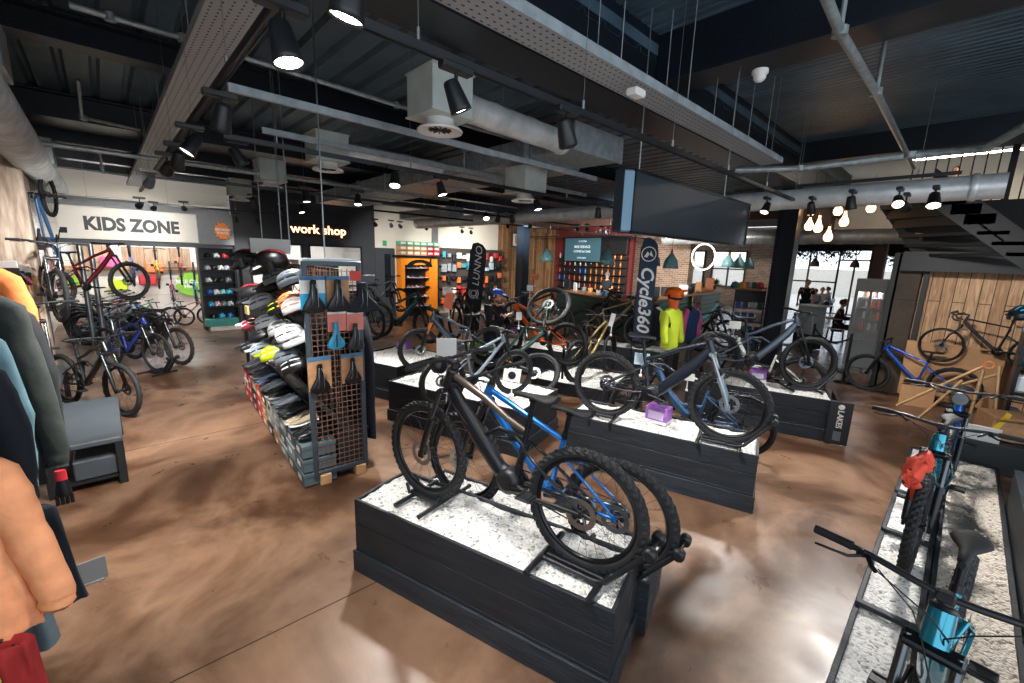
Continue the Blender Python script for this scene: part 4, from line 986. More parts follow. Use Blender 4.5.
q = MB(); q.box((.55, 2.4, .43), (1.0, 4.8, .02)); g = ob('gravel', q, GRAV, t)
for k, yy in enumerate((2.0, 3.25, 4.4, 5.3)):
    q = MB(); q.box((-.02, yy, RB+.012), (.30, .05, .03), b=.005); tag(ob('timber_divider', q, DW2), nth(k)+' dark timber cross divider of the white gravel bed, counted from the viewer', 'timber strip')

# ---------------------------------------------------------------- the bicycles
FR = lambda n, c, r=.28, mt=.3, coat=.6, **k: mat('frame_'+n, c, r, mt, noise=.08, nscale=5, coat=coat, **k)
GRPW = {}
hz = PH+.37
def pair(pf, pr, z): return at(*pf, z), at(*pr, z)
def wb(f, h, w_=1.2): return f - V(h).normalized()*w_
# 1 matt black e-mtb, bronze top tube
f1, r1 = pair((427, 450), (584.5, 510), hz-.01)
r1.z = f1.z
b1 = bike('matt black electric mountain bike with bronze top tube, in the foreground', 'emtb', mat('frame_matt_black', '101419', .38, .2, noise=.1, coat=.2), f1, r1, lod=2, accent=BLK, w=.028, light=True, bat=BLK, top=mat('bronze_top_tube', '5d534c', .3, .5), R=.35)
dw = (r1-f1).normalized()
bike_stand(r1, dw, PH-.01, 'black wheel stand with rollers at the right end of the foreground plinth, nearer one'); 
# 2 blue hardtail
r2 = at(618, 515, PH2+.36); f2 = r2-dw*1.2
b2 = bike('bright metallic blue mountain bike behind the matt black one in the foreground', 'hard', FR('metallic_blue', '1f74c8', .2, .55), f2, r2, lod=2, w=.028, R=.35)
bike_stand(r2, dw, PH2-.01, 'black wheel stand with rollers at the right end of the foreground plinth, farther one')
# front wheel trays
def wheel_tray(hub, heading, zg, label):
    h = V(heading); t = T('wheel_tray', label, 'wheel stand', (hub.x, hub.y, zg), atan2(h.y, h.x))
    q = MB(); q.box((0, 0, .035), (.26, .09, .03), b=.008); ob('cradle', q, BLK, t)
    for x in (-.10, .12): q = MB(); q.tube([(x, -.2, .02), (x, .2, .02)], .016, 6); ob('foot_bar', q, BLK, t)
    for s in (-1, 1):
        for x in (-1, 1): q = MB(); q.tube([(x*.12, s*.05, .03), (x*.15, s*.045, .10)], .012, 5); ob('wheel_guide', q, BLKM, t)
    return t
wheel_tray(f1, dw, PH-.01, 'low black cradle under the front wheel of the matt black bike'); wheel_tray(f2, dw, PH2-.01, 'low black cradle under the front wheel of the metallic blue bike')
# 3 dark e-mtb, facing right on plinth 2
f3, r3 = pair((729, 406), (606, 384), hz)
bike('dark blue-black full suspension electric bike on the purple box plinth, facing right', 'emtb', FR('blue_black', '141d29', .35, .2, .3), f3, r3, lod=2, w=.028, fork_m=mat('silver_fork', '8e99a3', .3, .6), stan=STEEL)
d3 = (f3-r3).normalized(); bike_stand(f3, d3, PH-.01, 'black wheel stand at the right end of the purple box plinth'); wheel_tray(r3, d3, PH-.01, 'low black cradle under the rear wheel at the left end of the purple box plinth')
# 4 steel blue step-through behind, facing left on the floor
r4 = at(741, 427, .36); f4 = r4-AX*1.2
bike('steel blue low step electric city bike behind the purple box plinth, facing left', 'step', FR('steel_blue', '3f648c', .3, .4), f4, r4, lod=1, w=.025)
# 5 grey e-mtb on plinth 3
f5, r5 = pair((808, 363), (713, 357), hz)
bike('slate grey electric bike on the far right plinth, facing right', 'emtb', FR('slate', '46525e', .35, .3, .3), f5, r5, lod=1, w=.033)
d5 = (f5-r5).normalized(); bike_stand(f5, d5, PH-.01, 'black wheel stand at the right end of the far right plinth')
r6 = at(800, 380, .36); bike('white framed bike on the floor behind the far right plinth, facing left', 'step', FR('white', 'd9dbd6', .3, .1), r6-AX*1.2, r6, lod=1, w=.025)
# plinth 4
f9, r9 = pair((514, 372), (443, 382), PH+.28)
bike('light grey small mountain bike with info cards on the middle plinth', 'kids', FR('light_grey', '8f9aa5', .3, .4), f9, r9, R=.36, lod=1, w=.036)
f10, r10 = at(420, 350, hz), at(490, 347, hz)
bike('teal grey electric mountain bike with orange fork legs, facing left', 'emtb', FR('teal_grey', '3a4c5a', .35, .3, .3), f10, r10, lod=1, w=.032, stan=mat('orange_stanchion', 'd98544', .3, .5))
# olive gold
r12, f12 = at(576, 361, .57), at(616, 349, .57)
f12 = r12+(f12-r12).normalized()*1.18
bike('olive gold mountain bike on the low plinth right of centre', 'mtb', FR('olive_gold', 'a08c5e', .35, .4), f12, r12, lod=1, w=.032, steer=.2)
f13 = at(641, 331, .5+.37); bike('bronze framed hardtail with its saddle showing left of the navy flag', 'hard', FR('bronze', '77654e', .35, .4), f13, f13-AX*1.18, lod=1)
# 14 nose-down dark green
r14 = atd(549, 306, 6.5); f14 = atd(536, 372, 6.4); dd = (f14-r14).normalized(); f14 = r14+dd*1.18
f14 = atd(536, 372, 5.95); f14 = r14+(f14-r14).normalized()*1.18
bike('dark green bike tipped nose down with its rear wheel raised high in the middle', 'mtb', FR('bottle_green', '16382f', .35, .3), f14, r14, lod=1, w=.032, stan=mat('orange_stanchion', 'd98544', .3, .5), roll=1.75)
t = T('repair_stand', 'black repair stand gripping the tipped dark green bike', 'repair stand', (r14.x+.05, r14.y+.35, 0)); q = MB(); q.tube([(0, 0, .3), (0, 0, 1.35), (-.05, -.25, 1.38)], .02, 8); ob('pole', q, BLKM, t)
for k in range(3): a = 2.1*k+.5; q = MB(); q.tube([(0, 0, .55), (.4*cos(a), .4*sin(a), .01)], .014, 6); ob('leg', q, BLKM, t)
# 15 orange behind the man
p = atd(505, 318, 7.2); r15 = p+AX*1.15; bike('bright orange mountain bike beside the man in the blue cap', 'mtb', FR('bright_orange', 'e8622a', .3, .1), V((p.x, p.y, .9)), V((r15.x, r15.y, .9)), lod=1, steer=.1)
# 16..: left middle
f16 = at(428, 325, hz); bike('dark teal mountain bike with pale downtube stripe left of the orange fork bike', 'emtb', FR('dark_teal', '1f4a5a', .3, .4), f16, f16-V((.93, .36, 0)).normalized()*1.18, lod=1, w=.032)
more = [
 (372, 322, hz, .3, 'blue-black mountain bike at the left end of the centre rows', 'mtb', 'midnight', '1d2c3a'),
 (455, 322, .9, 2.9, 'black hardtail half hidden behind the orange fork bike', 'hard', 'soot', '1b1e22'),
 (400, 300, .9, .5, 'grey bike in the farther row before the orange display', 'hard', 'ash', '5b646c'),
 (470, 303, .9, 3.3, 'dark bike standing in front of the black feather flag', 'mtb', 'coal', '24292e'),
 (560, 322, .9, .2, 'black bike to the right of the raised wheel', 'mtb', 'ink', '20242a'),
 (600, 318, .9, 3.0, 'dark grey bike between raised wheel and navy flag', 'hard', 'graphite', '3d444b'),
 (700, 338, .36, 3.3, 'black touring bike in the row right of the yellow jacket', 'hard', 'onyx', '202529'),
 (640, 334, .36, .4, 'black bike before the green counter behind the navy flag', 'hard', 'pitch', '1c2024'),
]
for px, py, z, an, lb, kd, nm, colr in more:
    p = at(px, py, z); h = V((cos(an), sin(an), 0)); bike(lb, kd, FR(nm, colr, .35, .3), p, p-h*1.18, lod=0, w=.03)
p = at(722, 322, .36); bike('teal city bike parked along the green counter', 'step', FR('sea_teal', '3f8a8c', .3, .3), p, p-AX*1.18, lod=1, w=.024)
p = at(684, 330, .6); bike('black bike with big wheels just right of the yellow jacket', 'hard', FR('jet', '15181b', .35, .3), V((p.x+.9, p.y+.3, p.z)), V((p.x-.2, p.y, p.z)), lod=1, w=.026)
# right bed: three bikes facing the viewer
z = RB+.36
hB = V((-.03, -1, 0)); HD = .965+RB
def facing(px, py, zt, lb, m, kw, dx=0., steer=0.):
    head = at(px, py, zt); h = V((dx, -1, 0)).normalized(); f = V((head.x, head.y, z))+h*.25; return bike(lb, 'emtb' if kw.pop('k', 0) == 0 else 'ehard', m, f, f-h*1.2, lod=2, w=.032, steer=steer, **kw)
TEALF = FR('teal_metallic', '1f8aa0', .18, .6)
facing(945, 604, 1.10, 'teal metallic electric mountain bike nearest the viewer at right, handlebar across the corner', TEALF, {'k': 0}, -.10, .0)
facing(941, 432, 1.10, 'teal metallic bike with a red-orange cloth on its bars, middle of the right hand row', TEALF, {'k': 0, 'light': False}, -.06, .0)
facing(960, 402, 1.05, 'royal blue mountain bike with a round headlight, last of the right hand row', FR('royal_blue', '2a6fd0', .2, .5), {'k': 1, 'light': True}, -.04, .0)
# red strap/cloth on the middle bike
p = at(921, 470, .93); q = MB(); rings = []
for i in range(9):
    u = i/8; c = p+V((-.05+.07*u, -.10+.24*u, .08*u-.02)); w_ = .022+.028*sin(pi*u)
    rings.append([c+V((cos(2*pi*j/14)*w_*1.1+.014*sin(j*3+i*1.3), .02*sin(j*2.3+i), sin(2*pi*j/14)*w_*1.3-.05*(j in (9, 10, 11))+.015*sin(j*2.1+i*2))) for j in range(14)])
q.loft(rings); q.loft([[p+V((-.05+.05*k2, .02, -.05))+V((.035*cos(2*pi*j/8), .015*sin(2*pi*j/8), -.09*k)) for j in range(8)] for k, k2 in enumerate((0, 1, 1.3))])
tag(ob('cloth_bag', q, mat('red_orange_cloth', 'd9452b', .7, noise=.15)), 'crumpled red-orange cloth strapped to the bars of the middle teal bike', 'cloth')
# blue hardtail at the planked wall
f21, r21 = pair((867, 372), (953, 388), .36)
bike('royal blue hardtail standing on the floor before the dark timber post, facing left', 'hard', FR('deep_blue', '2456b5', .25, .4), f21, r21, lod=1, w=.028)
f22 = onY(941, 345, 9.9); bike('black drop bar road bike hung against the planked wall', 'road', FR('gloss_black', '17191c', .2, .2), f22, f22+V((1.0, -.1, .0)), R=.34, w=.014, lod=1)
# left plinth and wall bikes
f27 = at(157, 353, .37); bike('dark blue and silver race bike standing on the floor before the left plinth, facing right', 'hard', FR('cobalt', '2a3f9a', .25, .4), f27, f27-V((.86, .51, 0))*1.2, lod=1, w=.022, knob=False)
bike_stand(f27, (.86, .51, 0), 0, 'black floor stand holding the front wheel of the dark blue race bike')
p = f27+V((-.35, .35, 0)); bike('black mountain bike just behind the dark blue race bike', 'mtb', FR('deep_black', '14171a', .3, .3), V((p.x-.1, p.y, .37)), V((p.x-1.15, p.y-.62, .37)), lod=1)
f29 = at(130, 281, 1.55); r29 = at(80, 286, 1.5); bike('dark red and black full suspension bike hung high at left, facing right', 'mtb', FR('dark_red', '5a1420', .25, .4), f29, f29+(r29-f29).normalized()*1.2, lod=1)
p = at(122, 390, .36); bike('black bike on the floor just beyond the dark bench, front wheel turned to the viewer', 'mtb', FR('dull_black', '1a1d20', .3, .2), p, p-V((.88, .47, 0)).normalized()*1.2, lod=1)
p = onX(60, 352, -7.5); bike('red framed bike standing end-on on the farther dark bench', 'emtb', FR('signal_red', 'a81c22', .25, .3), V((p.x+.3, p.y-.12, .82)), V((p.x-.9, p.y-.24, .82)), lod=1)
p = onX(60, 290, -8.3); bike('bike hung end-on on the left wall with pale pink frame', 'hard', FR('pale_pink', 'b99a9c', .3, .3), V((p.x+.3, p.y, p.z-.05)), V((p.x-.85, p.y-.15, p.z)), lod=1, steer=.15)
p = onX(47, 212, -10.3); bike('blue framed bike hung vertically high up on the left wall', 'hard', FR('sky_blue', '3d6590', .3, .3), V((p.x, p.y+.05, 2.95)), V((p.x+.25, p.y+.0, 1.85)), lod=1)
p = onX(112, 326, -11.6); bike('silver hardtail in the row behind the dark blue race bike', 'hard', FR('silver', 'a9adb0', .3, .7), V((p.x, p.y+.2, .37)), V((p.x-1.1, p.y-.1, .37)), lod=1)
# row of bikes on the left towards the kids zone
cols = ['a4afb9', '4f86b6', 'd0d4d6', '5a6a7a', 'c04a5a', '5fb0aa', 'dcdedd', '3a62a8', '9aa0a6', 'b8c0c8']
for k in range(9):
    p = V((-12.5-.36*k, .55-.03*k+.12*(k % 2), .36)); bike(nth(k)+' bike of the tightly parked row leading into the kids zone', 'hard' if k % 3 else 'mtb', FR('row_%d' % k, cols[k], .3, .3), p, p-V((.55, 1.0, 0)).normalized()*1.15, lod=0, w=.028)
# kids bikes
for k, (px, py, nm, colr, lb) in enumerate(((184, 314, 'pearl', 'b9c4cc', 'pale grey childrens bike with orange reflectors parked facing right under the rail'), (207, 314, 'rose', 'b0635a', 'red and white childrens bike at the foot of the helmet shelves'), (158, 312, 'mint', '2f9a80', 'mint green childrens bike left of the pale grey one'), (142, 308, 'sand', 'b9bcbc', 'white childrens bike at the left of the mint green one'))):
    p = onX(px, py, -15.1-.75*(k == 3)); bike(lb, 'kids', FR(nm, colr, .3, .1), V((p.x, p.y, .27)), V((p.x-.35, p.y-.80, .27)), lod=0, w=.03)
for k, (px, py, nm, colr, lb) in enumerate(((130, 262, 'bright_blue', '2f5fd0', 'blue childrens bike hung vertically, leftmost of the five'), (155, 265, 'amber', 'e0b030', 'yellow childrens bike hung vertically'), (178, 262, 'scarlet', 'c8402f', 'red childrens bike hung vertically, right of the yellow one'), (170, 284, 'magenta', 'a03060', 'small dark pink balance bike hung below the rail'), (193, 284, 'cyan', '3f9fc0', 'turquoise childrens bike hung in front of the green round sign'))):
    p = onX(px, py, -16.5); bike(lb, 'kids', FR(nm, colr, .3, .1), V((p.x+.45, p.y, p.z+.42)), V((p.x+.1, p.y+.03, p.z-.42)), lod=0, w=.034)
# ---------------------------------------------------------------- helmets, saddles, shoes
_hc = {}
def helmet_mesh(ff=False, visor=True, lod=1):
    k = (ff, visor, lod)
    if k in _hc: return _hc[k]
    nu, nv = (16, 21) if lod else (10, 11)
    q = MB(); rings = []
    for i in range(nu+1):
        u = i/nu; x = -.145*cos(pi*u); s = sin(pi*u)**.62 if 0 < u < 1 else .0; s = max(s, .12)
        ring = []
        for j in range(nv+1):
            v = j/nv; a = pi*v; y = cos(a)*.105*s; z = sin(a)*.125*s
            band = (j % 4 == 2 or j % 4 == 3) and 3 < i < nu-2 and not ff
            kf = .90 if band else 1.0
            drop = -.02-.03*(1-u if ff else .5)
            ring.append(V((x, y*kf, z*kf+(0 if 0 < j < nv else drop))))
        rings.append(ring)
    n = nv+1; vs = [p for r_ in rings for p in r_]
    for i in range(nu):
        for j in range(nv):
            b = (j % 4 == 2) and 3 < i < nu-3 and not ff and (i != nu//2)
            q.f.append((i*n+j, i*n+j+1, (i+1)*n+j+1, (i+1)*n+j)); q.sm.append(True); q.mi.append(1 if b else (2 if (ff and 6 < j < 9) else 0))
    q.v = [tuple(p) for p in vs]
    inner = [[p*.93+V((0, 0, -.004)) for p in r_] for r_ in rings]
    vs2 = [p for r_ in inner for p in r_]; o = len(q.v); q.v += [tuple(p) for p in vs2]
    for i in range(nu):
        for j in range(nv): q.f.append((o+i*n+j, o+(i+1)*n+j, o+(i+1)*n+j+1, o+i*n+j+1)); q.sm.append(True); q.mi.append(1)
    for i in range(nu):
        for j in (0, nv): q.f.append((i*n+j, (i+1)*n+j, o+(i+1)*n+j, o+i*n+j)); q.sm.append(True); q.mi.append(1)
    if ff:
        q.tube([(.02, .095, -.04), (.11, .085, -.085), (.185, .03, -.095), (.185, -.03, -.095), (.11, -.085, -.085), (.02, -.095, -.04)], [.03, .028, .026, .026, .028, .03], 8)
        q.tube([(.0, .098, .0), (-.02, .095, -.10)], [.05, .03], 8, m=1); q.tube([(.0, -.098, .0), (-.02, -.095, -.10)], [.05, .03], 8, m=1)
    q2 = None
    if visor or ff:
        q2 = MB(); L_ = .12 if ff else .075; r0, r1 = [], []
        for j in range(9): a = pi*(.18+.64*j/8); r0.append(V((.09, cos(a)*.10, sin(a)*.085+.0))); r1.append(V((.13+L_*sin(a), cos(a)*.082, sin(a)*.06+.03)))
        vs = r0+r1+[p+V((0, 0, -.005)) for p in r0+r1]; fs = []
        for j in range(8): fs += [(j, j+1, 10+j, 9+j), (18+j, 27+j, 28+j, 19+j), (9+j, 10+j, 28+j, 27+j)]
        q2.add(vs, fs, True)
    q3 = MB()
    for s in (-1, 1): q3.tube([(.05, s*.095, -.02), (.01, s*.07, -.12), (0, 0, -.16)], .004, 4); q3.tube([(-.06, s*.09, -.02), (.01, s*.07, -.12)], .004, 4)
    _hc[k] = (q.mesh('helmet_shell'), q2.mesh('visor') if q2 else None, q3.mesh('chin_strap')); return _hc[k]
def pm(n, c, r=.35, **k): return mat('plastic_'+n, c, r, noise=.06, **k)
PK, PG, PW_, PS = pm('black', '15171a'), pm('grey', '6c757d'), pm('white', 'dfe2e4'), pm('silver', 'a9b4bd')
PLM, POR, PRD, PBL, PCY, PMR = pm('lime', 'c6dc1e'), pm('orange', 'ee8a55'), pm('red', 'd02f3a'), pm('blue', '2c5fc0'), pm('cyan', '35a6cf'), pm('maroon', '6d1f2c')
def helmet(loc, hd, tilt, label, c1, c2=None, vis=None, ff=False, lod=1, s=1., grp=None):
    me = helmet_mesh(ff, vis is not None, lod); t = T('helmet', label, 'helmet', loc, group=grp); t.rotation_euler = (0, tilt, hd); t.scale = (s, s, s)
    link('helmet_shell', me[0], t, [c1, c2 or PK, PRD if ff else (vis or PRD)])
    if me[1]: link('visor', me[1], t, vis or c1)
    if lod: link('chin_strap', me[2], t, MATT)
    return t
# display stand (grid walls between two end frames)
SA = atan2(.069, -.9976); SO = V((-3.98, 1.24, 0))
SX, SY = V((cos(SA), sin(SA), 0)), V((-sin(SA), cos(SA), 0))
def sp(x, y, z): return SO+SX*x+SY*y+V((0, 0, z))
FRM = mat('grey_powder_frame', '3d4851', .4, .2, noise=.1); WIRE = mat('copper_brown_wire', '8a6a5a', .4, .4)
stand = T('gridwall_stand', 'tall double sided gridwall display stand with grey end frame, holding saddles, helmets and shoe boxes', 'display stand', SO, SA)
def endframe(x, nm, wires=True, z0=.08):
    q = MB(); W_ = .495
    for y in (-.02, -W_): q.box((x, y, (2.12+z0)/2), (.035, .045, 2.12-z0), b=.005)
    for z in (z0+.03, 2.10): q.box((x, -W_/2-.01, z), (.035, W_-.03, .045), b=.005)
    ob(nm, q, FRM if wires else BLKM, stand)
    if wires:
        w_ = MB(); z = z0+.08
        while z < 2.07: w_.box((x, -W_/2-.01, z), (.005, W_-.04, .006)); z += .052
        y = -.05
        while y > -W_+.02: w_.box((x, y, (2.1+z0)/2), (.005, .006, 2.0-z0)); y -= .048
        g_ = ob('wire_grid', w_, WIRE, stand)
endframe(0, 'end_frame'); endframe(3.75, 'end_frame', False)
q = MB(); q.box((1.87, -.30, .10), (3.7, .04, .04)); q.box((1.87, -.30, 2.08), (3.7, .04, .04)); q.box((1.87, -.30, 1.05), (3.7, .03, .03)); ob('cross_beam', q, BLKM, stand)
q = MB()
q.box((1.87, -.33, 1.3), (3.6, .012, 1.5), m=1)
for i in range(36): q.box((.05+i*.1, -.28, 1.35), (.005, .005, 1.45))
for i in range(22): q.box((1.87, -.28, .66+i*.065), (3.65, .005, .005))
ob('back_grid', q, [WIRE, MATT], stand)
for k in range(2): q = MB(); q.box((.02, -.10-.34*k, .05), (.12, .10, .10), b=.004); ob('timber_foot', q, mat('pine_block', 'c39a6a', .7, noise=.2), stand)
# white top sign on the stand
p = onX(271, 246, -5.6); q = MB(); q.box(p, (.01, .42, .16), b=.002); q.tube([p+V((0, 0, -.05)), V((p.x, p.y, 2.1))], .008, 5); tag(ob('header_card', q, CARD), 'blank white header card standing on top of the helmet display', 'card')
q = MB(); a, b = sp(.03, -.02, 2.14), sp(.03, -.50, 2.14); q.prism([a, b, b+V((0, 0, -.055)), a+V((0, 0, -.055))], (-.10, 0, 0)); tag(ob('shelf_rail', q, mat('pale_rail', 'aab3b4', .4, .3)), 'pale metal header rail across the top of the stand end frame', 'rail')
# saddles on cards
SADP = mat('saddle_black', '0d1014', .38, noise=.15)
def card(x0, x1_, y0, y1_, m1, label, split=None, m2=None, band=None):
    X = -3.925; a, b = onX(x0, y1_, X), onX(x1_, y0, X); c = (a+b)/2; q = MB(); w_ = b.y-a.y; h_ = b.z-a.z
    t = T('backing_card', label, 'packaging', c)
    if split: q.box((0, 0, h_*(.5-split/2)), (.006, w_, h_*split)); ob('upper_panel', q, m1, t); q = MB(); q.box((0, 0, -h_*split/2), (.006, w_, h_*(1-split))); ob('lower_panel', q, m2, t)
    else: q.box((0, 0, 0), (.006, w_, h_), b=.002); ob('panel', q, m1, t)
    if band: q = MB(); q.box((.005, 0, h_*.44), (.003, w_, h_*.12)); ob('band', q, band, t)
    q = MB(); q.lathe([(.002, -.005), (.002, .05)], (0, 0, h_*.42), 'x', 6); ob('peg_hook', q, STEEL, t)
    return t
def hsaddle(px, py, s, label, m=SADP, wide=1., m2=None):
    p = onX(px, py, -3.87); q = MB(); saddle_mb(q, (0, 0, 0)); t = T('bicycle_saddle', label, 'saddle', p)
    o = ob('saddle_shell', q, m, t); o.scale = (s, s*wide*1.35, s); o.rotation_euler = (0, -pi/2, 0)
    q = MB(); q.box((-.06, 0, .016), (.13, .012, .006), b=.002); o2 = ob('cut_out', q, m2 or MATT, t); o2.scale = (s, s, s); o2.rotation_euler = (0, -pi/2, 0); o2.location = (0.03, 0, 0)
    q = MB(); 
    for sd in (-1, 1): q.tube([(-.09, sd*.03, -.02), (-.04, sd*.022, -.045), (.05, sd*.022, -.045), (.10, sd*.008, -.015)], .0035, 5)
    o3 = ob('saddle_rails', q, STEEL, t); o3.scale = (s, s, s); o3.rotation_euler = (0, -pi/2, 0); return t
CYB = mat('cyan_card', '2aa3d3', .5); COR = mat('coral_card', 'e08272', .55, noise=.05); BHD = mat('blue_header', '3b6f96', .5)
card(301, 325.5, 276, 310, CARD, 'card split white above and bright cyan below, top left on the stand end', .52, CYB, BHD)
card(326, 348.5, 276, 309.5, KRAFT, 'brown kraft saddle card in the middle of the top row', band=BHD)
card(350, 361, 271, 281, mat('red_tag', 'd8402f', .5), 'small red and white tag above the widest saddle')
card(361, 374, 275, 282, mat('grey_tag', '4c5358', .5), 'dark grey strip card right of the small red tag')
card(328, 345.5, 311, 332, COR, 'coral card behind the black and blue saddle', band=CARD); card(347, 363, 311, 331, COR, 'coral card behind the right hand slim saddle', band=CARD)
card(309, 330.5, 355, 392, KRAFT, 'brown kraft card at lower left of the stand end', band=BHD); card(342, 362.5, 352, 384, KRAFT, 'brown kraft card at lower right of the stand end', band=BHD)
hsaddle(313.5, 296, 1.05, 'black saddle mounted on the white and cyan card')
hsaddle(338, 295, 1.05, 'black saddle with a cut-out on the kraft card, top row', wide=1.1)
hsaddle(363, 297, 1.0, 'extra wide black gel saddle at the right of the top row', mat('black_gel', '0f1620', .8), 1.75)
hsaddle(336, 335, .88, 'slim black saddle with blue rear on a coral card', pm('saddle_blue', '2f9fc4'), 1.0); hsaddle(355.5, 336, .92, 'slim charcoal saddle on the right hand coral card', mat('charcoal_saddle', '2a2e32', .5))
hsaddle(320, 378, .98, 'black saddle on the lower left kraft card'); hsaddle(353, 370, .9, 'black saddle on the lower right kraft card')
# helmets on the aisle side of the stand
HD0 = atan2(-.78, -.62)
hl = [
 (246, 259, 1.28, 'black full face helmet at the top left of the stand', PK, PK, PK, True), (272, 262, 1.22, 'large black full face helmet with red line and orange graphics, top of the stand', PK, PK, PK, True),
 (254, 294, 1.25, 'plain black full face helmet below the two top ones', PK, PK, PK, True),
 (276, 279, 1.25, 'grey ribbed helmet in the second row, left of its twin', PG, PK, None, False), (292, 281, 1.20, 'grey ribbed helmet in the second row, right of its twin', PG, PK, None, False),
 (262, 303, 1.18, 'silver grey helmet with peak, left of the third row', PS, PK, PS, False), (281, 309, 1.18, 'black and lime helmet between the silver and the coral ones', PK, PLM, PK, False), (293, 302, 1.24, 'coral orange helmet in the third row', POR, PK, None, False), (296, 308, 1.22, 'white helmet with orange vents next to the card', PW_, POR, None, False),
 (252, 325, 1.25, 'white and maroon helmet at the left of the fourth row', PMR, PW_, PW_, False), (267, 324, 1.2, 'pale blue helmet second in the fourth row', PS, PK, PK, False), (281, 330, 1.2, 'white vented helmet third in the fourth row', PW_, PG, None, False), (290, 335, 1.18, 'white and pink vented helmet fourth in the fourth row', PW_, PK, None, False), (296, 341, 1.22, 'white helmet against the frame post', PW_, PG, None, False),
 (251, 347, 1.25, 'black helmet at the left of the fifth row', PK, PG, PK, False), (262, 351, 1.2, 'light grey peaked helmet beside the lime one', PS, PK, PS, False), (273, 355, 1.15, 'lime yellow and white peaked helmet', PLM, PW_, PLM, False), (288, 358, 1.17, 'black and grey helmet right of the lime one', PG, PK, None, False), (295, 367, 1.2, 'black helmet with white stripes at the lowest right', PK, PW_, None, False), (285, 344, 1.26, 'dark grey helmet behind the white ones', PG, PK, None, False), (260, 337, 1.27, 'black helmet deep between fourth and fifth rows', PK, PK, None, False), (268, 290, 1.32, 'dark helmet hanging deep behind the silver one', PK, PK, PK, False),
]
for px, py, Y, lb, a, b, c, ff in hl:
    p = onY(px, py, Y); helmet(p, HD0+random.uniform(-.2, .2), .38 if not ff else .1, lb, a, b, c, ff, s=.84 if not ff else 1.0)
for px, py, m, lb in ((283, 296, PRD, 'red packet pegged between helmets'), (291, 296, PRD, 'bright red square card pegged near the frame'), (266, 281, POR, 'orange and purple gloves packet under the large full face helmet'), (296, 290, CARD, 'white packet pegged near the frame post'), (247, 310, mat('cream_tag', 'd8c98a', .6), 'pale yellow packet at the left side of the stand')):
    p = onY(px, py, 1.40); q = MB(); q.box(p, (.16, .03, .12), b=.01); tag(ob('hanging_packet', q, m), lb, 'packet')
# helmet shelf bars
for z in (.92, 1.22, 1.52): q = MB(); q.box((1.6, -.16, z), (3.0, .22, .012)); ob('shelf', q, BLKM, stand)
# shoe boxes
BX = {'slate': mat('slate_box', '4c5c61', .6, noise=.08), 'grey': mat('grey_box', '98a4a6', .6, noise=.06), 'red': mat('red_box', 'b3262c', .6, noise=.08), 'kraft': KRAFT, 'black': mat('black_box', '24282b', .6, noise=.1), 'white': mat('white_box', 'd5d5d0', .6, noise=.05), 'orange': mat('orange_box', 'd8562e', .6)}
def sbox(x, y, z, c, label, w_=.32, d=.30, h_=.125, grp=None, lid='same'):
    t = T('shoe_box', label, 'shoe box', sp(x, y, z), SA, grp); q = MB(); q.box((0, 0, h_*.42), (w_, d, h_*.84), b=.003); ob('box_body', q, BX[c], t)
    q = MB(); q.box((0, 0, h_*.84), (w_+.01, d+.01, h_*.30), b=.003); ob('lid', q, BX[c if lid == 'same' else lid], t)
    q = MB(); q.box((0, d/2+.001, h_*.4), (w_*.35, .003, h_*.4)); ob('end_label', q, CARD if c != 'white' else BX['black'], t); return t
cols_ = [('slate', 'slate', 'slate'), ('slate', 'grey', 'slate'), ('grey', 'slate', 'grey'), ('kraft', 'grey', 'grey'), ('black', 'grey', 'white'), ('kraft', 'kraft', 'black'), ('red', 'red', 'orange'), ('black', 'black', 'grey'), ('red', 'red', 'red'), ('red', 'white', 'red')]
for i, cc in enumerate(cols_):
    for k, c in enumerate(cc): sbox(.16+i*.345, -.06, .01+k*.142, c, '%s shoe box, %s from the frame end, %s layer of the stack' % (c, nth(i), ('bottom', 'middle', 'top')[k]))
_sh = None
def shoe(loc, hd, label, m, sole=PW_, tilt=0., s=1.):
    global _sh
    if _sh is None:
        prof = [(-.135, .028, .055, .03), (-.12, .034, .085, .02), (-.07, .036, .10, .012), (-.03, .036, .088, .01), (.02, .040, .068, .008), (.07, .046, .052, .008), (.11, .044, .042, .012), (.145, .026, .030, .018)]
        q = MB(); rings = []
        for x, w_, top, bot in prof: rings.append([V((x, cos(2*pi*j/12)*w_, bot+.01+(top-bot)*(.5+.5*sin(2*pi*j/12)))) for j in range(12)])
        q.loft(rings); q2 = MB(); rings = [[V((x*1.03, cos(2*pi*j/12)*w_*1.08, bot*.6+.008+.014*sin(2*pi*j/12))) for j in range(12)] for x, w_, top, bot in prof]; q2.loft(rings)
        q3 = MB(); 
        for k in range(4): q3.tube([(-.0+.025*k, -.028, .083-.011*k), (-.0+.025*k, 0, .094-.011*k), (-.0+.025*k, .028, .083-.011*k)], .003, 4)
        _sh = (q.mesh('upper'), q2.mesh('sole'), q3.mesh('laces'))
    t = T('cycling_shoe', label, 'shoe', loc, hd); t.rotation_euler = (0, tilt, hd); t.scale = (s,)*3
    link('upper', _sh[0], t, m); link('sole', _sh[1], t, sole); link('laces', _sh[2], t, PG); return t
for i in range(10):
    cn, cm = [('black', PK), ('charcoal', pm('charcoal', '34393e')), ('sand', pm('sand', 'b5a588')), ('grey', PG), ('navy', pm('navy', '27364c'))][[0, 2, 1, 3, 0, 1, 4, 3, 0, 1][i]]
    for k in range(2): shoe(sp(.12+i*.345+.11*k, -.05+.02*k, .455), SA+pi/2+.15*k+.1, cn+' cycling shoe on the box stack, %s pair from the frame, %s shoe' % (nth(i), ('left', 'right')[k]), cm, [PK, PW_][i % 3 == 1], s=1.0)
